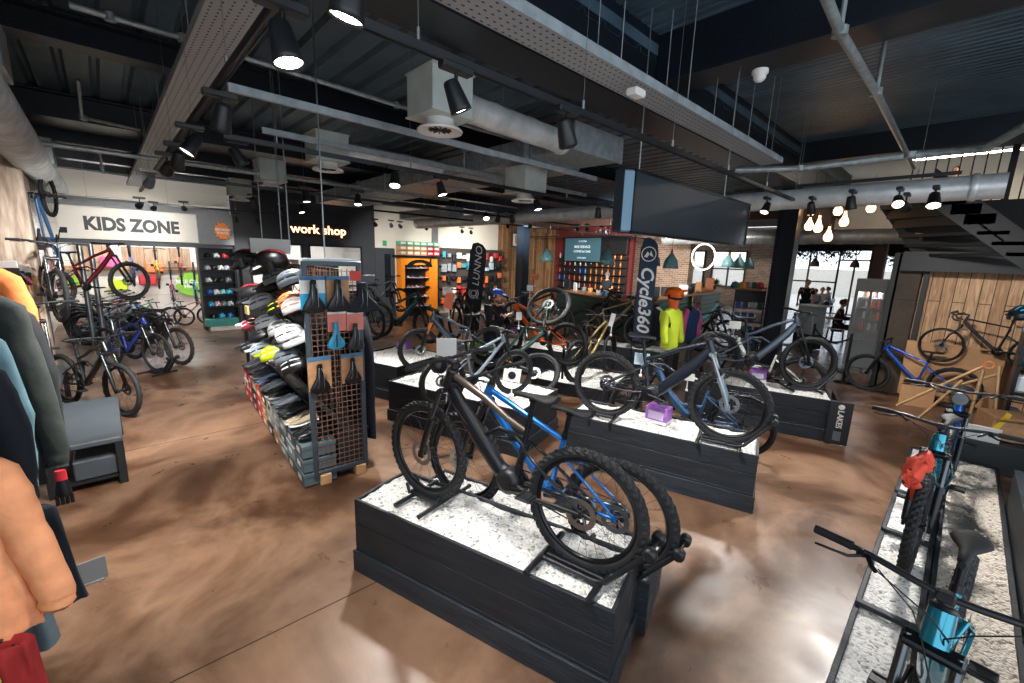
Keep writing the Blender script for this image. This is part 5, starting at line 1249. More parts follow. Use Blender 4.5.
for k in range(4): q = MB(); q.box((0, 0, .22), (.8, .30, .42), b=.01); t = T('storage_crate', 'black storage crate on the far side of the gridwall stand, %s from the end frame' % nth(k), 'crate', sp(.46+k*.85, -.40, .01), SA); ob('crate_body', q, BX['black'], t); q = MB(); q.box((0, 0, .44), (.82, .32, .03), b=.005); ob('lid', q, PK, t)
# dark coats hung along the far side of the stand
for k in range(5):
    g_ = MB(); rr = []
    for i in range(8):
        u = i/7; rr.append([sp(.35+k*.62+cos(2*pi*j/16)*(.09 if i == 0 else .25+.05*u)+.015*sin(j*2+k), -.62+sin(2*pi*j/16)*.07+.01*sin(j*3+i), 1.55-1.25*u) for j in range(16)])
    g_.loft(rr); tag(ob('rain_coat', g_, mat('fabric_coat_%d' % (k % 2), ['151b24', '20262e'][k % 2], .85, noise=.2)), 'dark coat hung on the far side of the gridwall stand, %s from the end frame' % nth(k), 'coat')
# ---- helmet shelves in the kids zone front
t = T('helmet_shelf_unit', 'tall black shelf unit full of small helmets below the grey panel', 'shelf unit', (-14.25, 2.25, 0)); W_ = .80
q = MB()
for y in (-W_/2, W_/2): q.box((0, y, 1.15), (.36, .04, 2.3))
ob('side_panel', q, BLK, t); q = MB(); q.box((-.17, 0, 1.15), (.02, W_, 2.3)); ob('back_panel', q, BLKM, t)
for k in range(7): q = MB(); q.box((.0, 0, .28+k*.33), (.36, W_-.04, .02)); ob('shelf', q, BLK, t)
hcol = [[PK, PW_, PRD], [PS, PK, PW_, PS], [PW_, PK, PK, PG], [PBL, PW_, pm('aqua', '7fc4c0'), PCY], [PCY, pm('pinkish', 'e5b6c0'), PG, PS], [PK, PCY, PBL]]
rown = ['top', 'second', 'third', 'fourth', 'fifth', 'lowest']
for r_ in range(6):
    n = len(hcol[r_])
    for c_ in range(n):
        y = 2.25-.30+.60*(c_+.5)/n; helmet((-14.18, y, .28+(6-r_-1)*.33+.06), 0, 0, '%s helmet of the %s shelf in the tall black unit' % (nth(c_), rown[r_]), hcol[r_][c_], PK, None, False, 0, .80)
t = T('box_crate', 'teal and orange patterned open cartons at the foot of the helmet shelves', 'carton', (-13.9, 2.2, 0)); q = MB(); q.box((0, 0, .22), (.3, .75, .2), b=.01); ob('carton', q, mat('teal_carton', '3b8f84', .6, noise=.2), t); q = MB(); q.box((.0, .05, .06), (.32, .7, .12), b=.01); ob('carton', q, mat('pale_carton', 'c9c2b8', .6, noise=.2), t)
# green round signs in the kids zone
for px, py, r_, lb in ((190, 284, .38, 'green starburst sign with white lettering on the pale kids zone wall'), (72, 250+32, .2, 'green card at the left end of the kids zone wall')):
    p = onX(px, py, -16.85); q = MB(); pts = [(p.x, p.y+r_*(1 if i % 2 else .88)*cos(2*pi*i/32), p.z+r_*(1 if i % 2 else .88)*sin(2*pi*i/32)) for i in range(32)]; q.prism(pts, (.02, 0, 0)); o = tag(ob('round_sign', q, mat('lime_green_vinyl', '8cc63e', .6)), lb, 'sign')
    if r_ > .3: text('lettering', 'BIKE CLUB\nHIRE', .15, WHITE, o, (p.x+.03, p.y, p.z), (0, 1, 0), (0, 0, 1), bold=.006)
for px, py, m, lb in ((110, 262, pm('pink', 'e0578a'), 'bright pink helmet bag hanging at the left of the kids zone wall'), (155, 268, POR, 'orange pennant behind the hung childrens bikes'), (148, 280, PRD, 'red satchel below the orange pennant'), (118, 285, PLM, 'lime green banner low on the kids zone wall')):
    p = onX(px, py, -16.8); q = MB(); q.box(p, (.12, .42, .30), b=.05); tag(ob('hanging_bag', q, m), lb, 'bag')
from mathutils import noise as mnoise
# ---------------------------------------------------------------- clothes rail on the left
def fab(n, c, **k): return mat('fabric_'+n, c, .85, noise=.12, nscale=12, bump=1.0, bscale=9, **k)
def garment(x, yc, ztop, zhem, hw, label, m, m2=None, sleeves=True, th=.07, lean=0., slv=None, cat='jacket', name='jacket', seed=0, hood=False, flare=1.15):
    t = T(name, label, cat, (x, yc, ztop)); L_ = ztop-zhem; q = MB(); rings = []; N = 64
    for i in range(31):
        u = i/30; z = -L_*u; w_ = hw*(.30+.70*min(1, (u/.12))**.6)*(1+(flare-1)*u) if u < .12 else hw*(1+(flare-1)*u)
        if i == 0: w_ = .06
        d = th*(.5+.5*min(1, u*6)); ring = []
        for j in range(N):
            a = 2*pi*j/N; nz = mnoise.noise(V((cos(a)*1.3+seed*3.1, sin(a)*4.0, u*L_*2.2))); n2 = mnoise.noise(V((cos(a)*3+seed, sin(a)*11, u*L_*5)))
            fold = (.050*nz+.016*n2+.014*sin(j*.9+seed+nz*3)*u)*min(1, u*5)
            ring.append(V((cos(a)*(d+fold*.6)+fold*.7, sin(a)*w_*(1+.05*nz*min(1, u*4)), z-(.05*abs(sin(a))**2 if i < 3 else 0)+.02*nz*(i == 30))))
        rings.append(ring)
    q.loft(rings); ob('garment_body', q, m, t)
    if cat == 'jacket':
        q = MB(); q.tube([(th*1.02+.012, -.02, -L_*u_) for u_ in (.04, .3, .6, .97)], .006, 5); ob('zip', q, BLKM, t)
        q = MB(); q.loft([[V((cos(2*pi*j/14)*(.055+.01*k), sin(2*pi*j/14)*(.075+.01*k), .03-.05*k)) for j in range(14)] for k in range(2)], cap=False); ob('collar', q, m2 or m, t)
    if sleeves:
        for s in (-1, 1):
            L2 = slv or L_*.92; q = MB(); P_ = [(0, hw*.70, -.05), (.015, (hw+.04), -.16), (.03, (hw*1.12+.05), -L2*.5), (.03, (hw*flare+.05), -L2*.9), (.03, (hw*flare+.04), -L2)]; R2 = [.06, .078, .07, .06, .05]; pts = []; rr = []
            for k in range(25):
                f_ = k/24*4; i_ = min(3, int(f_)); g_ = f_-i_; nz = mnoise.noise(V((k*.55, seed, s*3))); pts.append(V(P_[i_]).lerp(V(P_[i_+1]), g_)*1+V((.012*nz, 0, 0))); rr.append((R2[i_]*(1-g_)+R2[i_+1]*g_)*(1+.16*nz))
            q.tube([(p_[0], s*p_[1], p_[2]) for p_ in pts], rr, 14, ell=(1, .8)); ob('sleeve', q, m2 or m, t)
    q = MB(); q.tube([(0, 0, .11), (.02, 0, .13), (.03, 0, .10), (0, 0, .07), (0, 0, .0)], .003, 5); q.tube([(0, -hw*.6, -.05), (0, 0, .01), (0, hw*.6, -.05)], .008, 6); ob('hanger', q, BLK, t)
    if hood: q = MB(); q.loft([[V((cos(2*pi*j/14)*.07*s_, sin(2*pi*j/14)*.11*s_, -.02-.09*k)) for j in range(14)] for k, s_ in enumerate((.5, 1, 1.05, .7))]); ob('hood', q, m2 or m, t)
    return t
OR1, OR2 = fab('salmon_orange', 'f5a677'), fab('bright_orange', 'ee8545'); NV = fab('navy', '161f2a'); OL = fab('olive', '2b312e'); LB = fab('ice_blue', '6f96a2'); TL = fab('teal', '2b7896'); LM = fab('lime', 'a9d92b'); RD = fab('red', '9c2426'); GB = fab('grey_blue', '5d6f78'); BK = fab('black', '101419')
GARM = [
 ((-2.50, -.74, 1.45, .60, .30), 'salmon orange jacket nearest the viewer at the left edge', OR1, dict(flare=1.30, seed=1, slv=.80)),
 ((-2.25, -.62, .78, .05, .16), 'lime green trousers hanging low at the bottom left corner', LM, dict(sleeves=False, cat='trousers', name='trousers', seed=2)),
 ((-2.42, -.58, .68, .05, .20), 'dark red trousers hanging low beside the lime pair', RD, dict(sleeves=False, cat='trousers', name='trousers', seed=3)),
 ((-2.72, -.62, .80, .34, .24), 'grey-blue shirt just below the salmon jacket', GB, dict(sleeves=False, cat='shirt', name='shirt', seed=4)),
 ((-2.98, -.82, 1.74, .86, .33), 'navy hooded jacket behind the salmon one', NV, dict(flare=1.1, seed=5, hood=True)),
 ((-3.06, -.64, .95, .30, .31), 'navy trousers reaching nearly to the floor behind the salmon jacket', NV, dict(sleeves=False, cat='trousers', name='trousers', seed=6, flare=1.2)),
 ((-3.28, -.84, 1.84, .55, .33), 'ice blue jacket with teal hem between navy and olive ones', LB, dict(flare=1.05, seed=7, slv=1.05)),
 ((-3.62, -.83, 1.98, .78, .37), 'long dark olive jacket in the middle of the rail', OL, dict(flare=1.22, seed=8)),
 ((-3.80, -.80, 1.90, .85, .36), 'black jacket pressed against the dark olive one', BK, dict(flare=1.1, seed=9)),
 ((-4.15, -.80, 2.10, 1.46, .30), 'bright orange jacket on the upper rail at the far end', OR2, dict(flare=1.12, seed=10, slv=.66)),
]
for a, lb, m, k in GARM: garment(*a, lb, m, **k)
t = T('clothes_rail', 'black wall mounted clothes rail carrying the jackets at left', 'clothes rail', (-3.2, -.8, 0)); 
q = MB(); q.tube([(-1.25, 0, 2.26), (.2, 0, 2.1), (1.2, 0, 1.66)], .014, 8); q.tube([(1.2, 0, 1.66), (1.6, 0, 1.62)], .014, 8); ob('upper_rail', q, BLKM, t)
q = MB(); q.tube([(.0, .1, 1.0), (1.3, .1, 0.80)], .014, 8); ob('lower_rail', q, BLKM, t)
for x in (-1.2, .1, 1.5): q = MB(); q.tube([(x, -.28, 2.3), (x, -.28, .03)], .018, 8); q.tube([(x, -.28, 1.9), (x, 0, 1.9)], .012, 6); ob('upright', q, BLKM, t)
p = at(88, 584, 0); q = MB(); q.box((p.x, p.y+.02, .085), (.010, .16, .15), Matrix.Rotation(.1, 3, 'Z')); q.box((p.x-.04, p.y, .005), (.12, .16, .01)); tag(ob('grey_plate', q, mat('smoky_plastic', '6f7478', .25)), 'small smoky grey upright plate on the floor below the jackets', 'plate')
p = at(64, 640, 0)
# gloves by the wall
for k, (px, py, c, lb) in enumerate(((10, 272, PK, 'pair of black gloves on a hook above the orange jacket'), (16, 275, pm('pinkglove', 'd0477a'), 'black and pink glove on the wall hooks'), (23, 276, pm('yelglove', 'd89a3a'), 'black and yellow glove on the wall hooks'))):
    p = onY(px, py, -.47); t = T('glove', lb, 'glove', p); q = MB(); q.box((0, 0, -.02), (.03, .09, .10), b=.012); ob('palm', q, PK, t)
    for f_ in range(4): q = MB(); q.tube([(0, -.033+.022*f_, -.06), (0, -.036+.024*f_, -.12-.012*(f_ in (1, 2)))], .010, 6); ob('finger', q, c, t)
    q = MB(); q.tube([(0, .045, -.01), (0, .07, -.06)], .011, 6); ob('thumb', q, c, t); q = MB(); q.box((0, 0, .05), (.02, .08, .05), b=.004); ob('header_card', q, CARD, t)
p = onX(63, 488, -3.4); t = T('glove', 'black and red glove dangling below the sleeve of the dark jackets', 'glove', p); q = MB(); q.tube([(0, 0, .07), (0, 0, .03), (0, 0, -.02), (0, 0, -.05)], [.022, .026, .036, .030], 12, ell=(.45, 1)); ob('palm', q, PK, t); q = MB(); q.tube([(0, 0, .11), (0, 0, .05)], [.024, .026], 12, ell=(.5, 1)); ob('cuff', q, PRD, t)
for f_ in range(4): q = MB(); q.tube([(0, -.03+.02*f_, -.04), (0, -.03+.02*f_, -.10)], .010, 6); ob('finger', q, PK, t)
# dark bench under the bikes at left
t = T('display_bench', 'dark grey low bench plinth with open black frame under the end-on bikes at left', 'bench', (-5.15, -.05, 0)); q = MB(); q.box((-.75, -.26, .44), (1.5, .52, .05), b=.008); ob('bench_top', q, mat('charcoal_board', '3f464c', .5, noise=.12), t)
for x, y in ((-.04, -.03), (-.04, -.49), (-1.46, -.03), (-1.46, -.49)): q = MB(); q.box((x, y, .21), (.06, .06, .42), b=.004); ob('leg', q, BLK, t)
q = MB(); q.box((-.75, -.26, .08), (1.4, .42, .03)); ob('lower_shelf', q, BLK, t); q = MB(); q.box((-.3, -.2, .19), (.5, .3, .18), b=.01); ob('drawer_box', q, mat('charcoal_board', '3f464c', .5), t)
t = T('display_bench', 'second dark bench farther back along the left wall under the red bike', 'bench', (-6.85, -.56, 0)); q = MB(); q.box((-1.0, -.26, .44), (2.0, .52, .05), b=.008); ob('bench_top', q, mat('charcoal_board', '3f464c', .5), t)
for x, y in ((-.04, -.03), (-.04, -.49), (-1.96, -.03), (-1.96, -.49)): q = MB(); q.box((x, y, .21), (.06, .06, .42), b=.004); ob('leg', q, BLK, t)
# steel tubes in front of the kids zone
for k, px in enumerate((86, 97)):
    p = onX(px, 290, -12.3); q = MB(); q.tube([(p.x, p.y, 0), (p.x, p.y, 2.22)], .045, 14); q.lathe([(.10, 0), (.10, .02)], (p.x, p.y, 0), n=14); tag(ob('steel_post', q, STEEL), ('left' if k == 0 else 'right')+' grey round steel post behind the hung red bike', 'post')
# ---------------------------------------------------------------- people
def skin_mesh(verts, edges, radii, sub=1):
    me = bpy.data.meshes.new('sk'); me.from_pydata([tuple(v) for v in verts], edges, []); o = bpy.data.objects.new('sk', me); COL.objects.link(o)
    o.modifiers.new('s', 'SKIN'); o.modifiers.new('d', 'SUBSURF').levels = sub
    d = me.skin_vertices[0].data
    for i, r_ in enumerate(radii): d[i].radius = (r_, r_) if not isinstance(r_, tuple) else r_; d[i].use_root = (i == 0)
    bpy.context.view_layer.update(); dg = bpy.context.evaluated_depsgraph_get(); m2 = bpy.data.meshes.new_from_object(o.evaluated_get(dg))
    vs = [v.co.copy() for v in m2.vertices]; fs = [tuple(p.vertices) for p in m2.polygons]; bpy.data.objects.remove(o); bpy.data.meshes.remove(me); bpy.data.meshes.remove(m2); return vs, fs
def person(loc, face, J, label, top, trou, hair, skin=None, cap=None, beard=False, fine=True, shoes=None, s=1., cat='person', long_sleeve=False, longhair=False, lower=True):
    """J: joint overrides in body space (x forward, y left, z up from the floor)"""
    j = dict(pel=(0, 0, .95), wai=(0, 0, 1.08), che=(0, 0, 1.30), nek=(0, 0, 1.47), hed=(.015, 0, 1.64))
    for n_, sg in (('l', 1), ('r', -1)):
        j.update({'sh'+n_: (0, sg*.185, 1.42), 'el'+n_: (-.02, sg*.235, 1.14), 'wr'+n_: (.05, sg*.24, .90), 'hp'+n_: (0, sg*.095, .92), 'kn'+n_: (.01, sg*.10, .50), 'an'+n_: (-.01, sg*.10, .09)})
    j.update(J); j = {k: V(v) for k, v in j.items()}
    t = T('person', label, cat, loc, face); t.scale = (s, s, s); sk = skin or SKIN; sk2 = MB()
    names = ['pel', 'wai', 'che', 'nek', 'hed0', 'shl', 'ell', 'wrl', 'shr', 'elr', 'wrr', 'hpl', 'knl', 'anl', 'hpr', 'knr', 'anr', 'tol', 'tor']
    j['hed0'] = j['nek'].lerp(j['hed'], .45)
    fwd = V((1, 0, 0))
    j['tol'] = j['anl']+fwd*.14+V((0, 0, -.05)); j['tor'] = j['anr']+fwd*.14+V((0, 0, -.05))
    R_ = dict(pel=.12, wai=.12, che=.135, nek=.06, hed0=.052, shl=.062, shr=.062, ell=.042, elr=.042, wrl=.027, wrr=.027, hpl=.085, hpr=.085, knl=.055, knr=.055, anl=.04, anr=.04, tol=.035, tor=.035)
    E_ = [('pel', 'wai'), ('wai', 'che'), ('che', 'nek'), ('nek', 'hed0'), ('che', 'shl'), ('shl', 'ell'), ('ell', 'wrl'), ('che', 'shr'), ('shr', 'elr'), ('elr', 'wrr'), ('pel', 'hpl'), ('hpl', 'knl'), ('knl', 'anl'), ('anl', 'tol'), ('pel', 'hpr'), ('hpr', 'knr'), ('knr', 'anr'), ('anr', 'tor')]
    ix = {n_: i for i, n_ in enumerate(names)}
    v_, f_ = skin_mesh([j[n_] for n_ in names], [(ix[a], ix[b]) for a, b in E_], [R_[n_]*.92 for n_ in names], 1 if fine else 1); sk2.add(v_, f_, True, 0)
    # head with features
    hc = j['hed']; up = (hc-j['nek']).normalized(); rings = []
    prof = [(-.115, .030, .040), (-.10, .048, .055), (-.07, .060, .072), (-.03, .068, .085), (.01, .073, .092), (.05, .074, .095), (.085, .062, .080), (.108, .038, .05), (.118, .010, .014)]
    for z, ry, rx in prof: rings.append([hc+V((cos(2*pi*k/16)*rx-(.012 if z < -.05 else 0)*0, sin(2*pi*k/16)*ry, z)) for k in range(16)])
    sk2.loft(rings, 0)
    sk2.loft([[hc+V((.086+.024*a_, y, z)) for y, z in ((-.008-.006*(1-a_), -.028), (.008+.006*(1-a_), -.028), (.004, .022), (-.004, .022))] for a_ in (0, 1)])
    for sg in (-1, 1):
        sk2.tube([hc+V((.0, sg*.072, .012)), hc+V((-.012, sg*.088, .02))], [.018, .026], 8, ell=(1.2, .6)); 
        sk2.lathe([(.0, -.010), (.010, -.004), (.010, .004), (0, .010)], hc+V((.082, sg*.030, .012)), 'x', 8, m=1)
        sk2.box(hc+V((.088, sg*.031, .034)), (.01, .032, .006), m=2)
    sk2.box(hc+V((.086, 0, -.055)), (.010, .040, .008), b=.002, m=3)
    # hands
    for n_, sg in (('l', 1), ('r', -1)):
        w_ = j['wr'+n_]; d = (w_-j['el'+n_]).normalized(); sd = d.cross(V((0, 0, 1))); sd = sd.normalized() if sd.length > .2 else V((1, 0, 0)); 
        sk2.tube([w_-d*.01, w_+d*.04, w_+d*.085], [.024, .036, .036], 8, ell=(.5, 1.0), up=d.cross(sd))
        nn = d.cross(sd).normalized()
        for k in range(4):
            b = w_+d*.08+sd*(-.028+.019*k); ln = (.062, .075, .070, .055)[k]; sk2.tube([b, b+d*ln*.5+nn*.004, b+d*ln*.85-nn*.014, b+d*ln*.95-nn*.03], [.0095, .009, .008, .006], 6)
        b = w_+d*.03-sd*.03; sk2.tube([b, b-sd*.022+d*.03, b-sd*.026+d*.058], [.011, .010, .008], 6)
    body = ob('body', sk2, [sk, mat('eye', '1b1512', .2), hair or HAIRB, mat('lips', 'a8584c', .5)], t)
    def cloth(nm, ks, es, rr, m):
        ii = {n_: i for i, n_ in enumerate(ks)}; a, b = skin_mesh([j[n_] for n_ in ks], [(ii[x], ii[y]) for x, y in es], [rr[n_] for n_ in ks], 1); return ob(nm, MB().add(a, b, True), m, t)
    j['cul'] = j['shl'].lerp(j['ell'], .75) if not long_sleeve else j['ell'].lerp(j['wrl'], .9); j['cur'] = j['shr'].lerp(j['elr'], .75) if not long_sleeve else j['elr'].lerp(j['wrr'], .9)
    j['nk2'] = j['che'].lerp(j['nek'], .75)
    ks = ['pel', 'wai', 'che', 'nk2', 'shl', 'shr', 'cul', 'cur']; es = [('pel', 'wai'), ('wai', 'che'), ('che', 'nk2'), ('che', 'shl'), ('che', 'shr')]
    if long_sleeve: ks += ['ell', 'elr']; es += [('shl', 'ell'), ('ell', 'cul'), ('shr', 'elr'), ('elr', 'cur')]
    else: es += [('shl', 'cul'), ('shr', 'cur')]
    cloth('shirt', ks, es, dict(pel=.142, wai=.145, che=.155, nk2=.085, shl=.078, shr=.078, ell=.056, elr=.056, cul=.058 if not long_sleeve else .040, cur=.058 if not long_sleeve else .040), top)
    if lower:
        cloth('trousers', ['pel', 'hpl', 'knl', 'anl', 'hpr', 'knr', 'anr'], [('pel', 'hpl'), ('hpl', 'knl'), ('knl', 'anl'), ('pel', 'hpr'), ('hpr', 'knr'), ('knr', 'anr')], dict(pel=.138, hpl=.100, hpr=.100, knl=.070, knr=.070, anl=.056, anr=.056), trou)
        for n_ in 'lr':
            a = j['an'+n_]; q = MB(); q.loft([[a+V((x, cos(2*pi*k/10)*w_, -.045+h_*sin(2*pi*k/10))) for k in range(10)] for x, w_, h_ in ((-.07, .025, .03), (-.04, .042, .042), (.05, .045, .040), (.13, .047, .03), (.18, .03, .022))]); ob('shoe', q, shoes or PK, t)
    q = MB(); rr_ = []
    for z, ry, rx in prof[3:]: 
        off = .010; rr_.append([hc+V((min(cos(2*pi*k/16)*(rx+off), .055 if z < .07 else .09)-.008, sin(2*pi*k/16)*(ry+off), z+.012+(0.0 if cos(2*pi*k/16) > .3 else -.02))) for k in range(16)])
    q.loft(rr_); 
    if longhair: q.tube([hc+V((-.05, 0, .04)), hc+V((-.085, 0, -.06)), hc+V((-.08, 0, -.20))], [.08, .085, .05], 10, ell=(.7, 1))
    ob('hair', q, hair or HAIRB, t)
    if beard: q = MB(); q.tube([hc+V((.02, -.06, -.06)), hc+V((.07, -.035, -.095)), hc+V((.085, 0, -.10)), hc+V((.07, .035, -.095)), hc+V((.02, .06, -.06))], [.015, .02, .024, .02, .015], 8); ob('beard', q, hair or HAIRB, t)
    if cap:
        q = MB(); q.loft([[hc+V((cos(2*pi*k/18)*rx-.003, sin(2*pi*k/18)*ry, z)) for k in range(18)] for z, rx, ry in ((.040, .104, .086), (.075, .103, .085), (.105, .085, .070), (.125, .045, .038), (.130, .008, .008))]); c = ob('cap', q, cap, t)
        q = MB(); q.loft([[hc+V((.09, y, .045)) for y in (-.075, -.03, .03, .075)]+[hc+V((.09, y, .052)) for y in (.075, .03, -.03, -.075)], [hc+V((.165, y*.8, .028)) for y in (-.06, -.03, .03, .06)]+[hc+V((.165, y*.8, .034)) for y in (.06, .03, -.03, -.06)]]); ob('peak', q, cap, t)
    return t
def face_to(p, q_): d = V(q_)-V(p); return atan2(d.y, d.x)
hd_ = atd(496, 295, 6.95); gp = V((hd_.x, hd_.y, 0)); fa = face_to(gp, gp+V((.72, .15, 0)))
man = person(gp, fa, dict(hed=(.03, 0, 1.64*hd_.z/1.64), wrr=(.24, -.03, 1.30), elr=(.08, -.26, 1.16), ell=(.05, .26, 1.14), wrl=(.24, .14, 1.20)), 'man in a royal blue cap and black printed t-shirt, standing between the bikes and gesturing', fab('black_tee', '0e1013'), fab('dark_jeans', '1d2430'), mat('light_brown_hair', '6b4a33', .7), cap=mat('royal_blue_cap', '1c5fc4', .7), beard=True, long_sleeve=True, s=hd_.z/1.64*1.01)
text('shirt_print', 'Cycle', .085, WHITE, man, (.165, 0, 1.30), (0, 1, 0), (0, 0, 1), shear=.2)
# counter person
p = onY(606, 296, 14.6); person((p.x, 14.6, 0), -1.4, dict(wrr=(.25, -.12, 1.08), wrl=(.25, .12, 1.08), elr=(.02, -.25, 1.12), ell=(.02, .25, 1.12)), 'person in dark top working behind the bottle counter', fab('dark_top', '191c20'), fab('dark_jeans', '1d2430'), None, cap=mat('grey_cap', '70757a', .7), lower=False)
# cafe guests
SEAT = dict(pel=(0, 0, .52), wai=(0, 0, .66), che=(.03, 0, .88), nek=(.05, 0, 1.04), hed=(.08, 0, 1.21), shl=(.03, .185, .99), shr=(.03, -.185, .99), ell=(.12, .22, .76), elr=(.12, -.22, .76), wrl=(.33, .12, .76), wrr=(.33, -.12, .76), hpl=(.02, .1, .49), hpr=(.02, -.1, .49), knl=(.44, .11, .50), knr=(.44, -.11, .50), anl=(.40, .12, .09), anr=(.40, -.12, .09))
def chair(x, y, fa_, label, m):
    t = T('cafe_chair', label, 'chair', (x, y, 0), fa_); q = MB(); q.box((0, 0, .44), (.42, .42, .03), b=.01); ob('seat', q, m, t); q = MB(); q.box((-.20, 0, .68), (.025, .38, .22), b=.01); ob('backrest', q, m, t)
    for sx in (-1, 1):
        for sy in (-1, 1): q = MB(); q.tube([(sx*.18, sy*.18, .44), (sx*.21, sy*.21, 0)], .012, 6); ob('leg', q, BLKM, t)
CH = mat('white_chair', 'd6d3cc', .5)
def guest(px, py, fa_, lb, top, hair, hh=1.21, ym=23.5, **k):
    p = at(px, py, hh); k_ = min(1, ym/p.y); p = V((p.x*k_, p.y*k_-.6*(py == 291), p.z)); chair(p.x-.08*cos(fa_), p.y-.08*sin(fa_), fa_, 'chair under the '+lb.split(',')[0], CH); return person((p.x-.08*cos(fa_), p.y-.08*sin(fa_), 0), fa_, dict(SEAT), lb, top, fab('dark_jeans', '1d2430'), hair, **k)
guest(844, 303, 0.2, 'person in a navy jacket with brown hair, seated nearest beside the fridge', fab('dark_navy', '161c2c'), HAIRB, long_sleeve=True)
guest(819, 291, -1.9, 'person in a pale grey top with dark hair, seated with back to the hall', fab('pale_grey', '9aa0a6'), mat('black_hair', '17130f', .7), long_sleeve=True)
guest(823, 288, -1.2, 'person in a cream top seated behind the pale grey one', fab('cream', 'd8cfc0'), mat('light_brown_hair', '6b4a33', .7), ym=23.9)
guest(829, 285, 3.0, 'person in a pale blue top seated farthest by the window', fab('pale_blue', '8fb2c4'), HAIRB, ym=25.2)
p = at(808, 283, 1.64); person((p.x, p.y, 0), -1.2, {}, 'person in a black t-shirt with white print standing by the cafe window', fab('black_tee', '0e1013'), fab('dark_jeans', '1d2430'), HAIRB)
p = onY(958, 172, 14.0); person((p.x, 14.0, 3.43), -2.0, dict(SEAT), 'person in a pale blue shirt seated on the upper floor behind the balusters', fab('pale_blue', '8fb2c4'), fab('dark_jeans', '1d2430'), mat('black_hair', '17130f', .7), s=.8)
for k, (px, py) in enumerate(((835, 318), (820, 306))):
    p = at(px, py, .74); t = T('cafe_table', ('nearer' if k == 0 else 'farther')+' small round cafe table', 'table', (p.x, p.y, 0)); q = MB(); q.lathe([(.32, .72), (.33, .73), (.33, .75), (.0, .75)], n=20); ob('table_top', q, mat('oak_top', 'a8825c', .5), t); q = MB(); q.lathe([(.20, 0), (.20, .02), (.03, .04), (.03, .72)], n=14); ob('pedestal', q, BLKM, t)
# ---------------------------------------------------------------- mannequin in yellow
mp = atd(674, 296, 6.35); t = T('mannequin', 'torso mannequin in a fluorescent yellow jacket, orange helmet and black goggles', 'mannequin', (mp.x, mp.y, 0), face_to(mp, (0, 0, 0))+.9)
zt_ = mp.z
v_, f_ = skin_mesh([V((0, 0, zt_-.86)), V((0, 0, zt_-.55)), V((0, 0, zt_-.32)), V((0, 0, zt_-.17)), V((0, .14, zt_-.27)), V((.02, .18, zt_-.52)), V((.08, .18, zt_-.72)), V((0, -.14, zt_-.27)), V((.02, -.18, zt_-.52)), V((.08, -.18, zt_-.72))], [(0, 1), (1, 2), (2, 3), (2, 4), (4, 5), (5, 6), (2, 7), (7, 8), (8, 9)], [.14, .13, .125, .06, .07, .06, .05, .07, .06, .05], 2)
ob('jacket', MB().add(v_, f_, True), mat('fluorescent_yellow', 'd4e635', .6, noise=.08), t)
q = MB(); q.box((.0, 0, zt_-.80), (.29, .30, .025), b=.01); ob('reflective_band', q, mat('reflective_grey', 'a9adb5', .3, .5), t)
q = MB(); q.loft([[V((cos(2*pi*k/16)*r_, sin(2*pi*k/16)*r_*.85, zt_+z)) for k in range(16)] for z, r_ in ((-.20, .065), (-.15, .075), (-.09, .088), (-.02, .098), (.03, .10))]); ob('face_cover', q, mat('orange_snood', 'ee6a35', .8, noise=.1), t)
hm = helmet_mesh(False, True, 1); o = link('helmet_shell', hm[0], t, [mat('plastic_bright_orange', 'f26a1e', .3), mat('plastic_bright_orange', 'f26a1e', .3), PK]); o.location = (0, 0, zt_+.02); o.scale = (.95, 1.05, .95); o2 = link('visor', hm[1], t, mat('plastic_bright_orange', 'f26a1e', .3)); o2.location = (0, 0, zt_+.02)
q = MB(); q.tube([(.09, -.07, zt_-.02), (.11, -.04, zt_-.02), (.115, 0, zt_-.02), (.11, .04, zt_-.02), (.09, .07, zt_-.02), (0, .105, zt_), (-.10, .05, zt_+.02), (-.10, -.05, zt_+.02), (0, -.105, zt_)], .026, 8, closed=True, ell=(1.2, .5)); ob('goggles', q, PK, t)
q = MB(); q.tube([(0, 0, 0.02), (0, 0, zt_-.9)], .02, 8); q.lathe([(.2, 0), (.2, .02), (.02, .03)], n=20); ob('stand', q, BLKM, t)
# rail with dark jerseys behind the mannequin
p = atd(652, 318, 7.4); garment(p.x, p.y, 1.45, .85, .24, 'navy and white cycling jersey hanging left of the yellow jacket', NV, m2=WHITE, seed=21, th=.08, cat='jersey', name='jersey'); 
p = atd(690, 318, 7.6); garment(p.x, p.y, 1.45, .85, .22, 'dark blue jersey with pink trim hanging right of the yellow jacket', fab('royal', '23406b'), m2=pm('pink', 'e0578a'), seed=22, th=.08, cat='jersey', name='jersey')
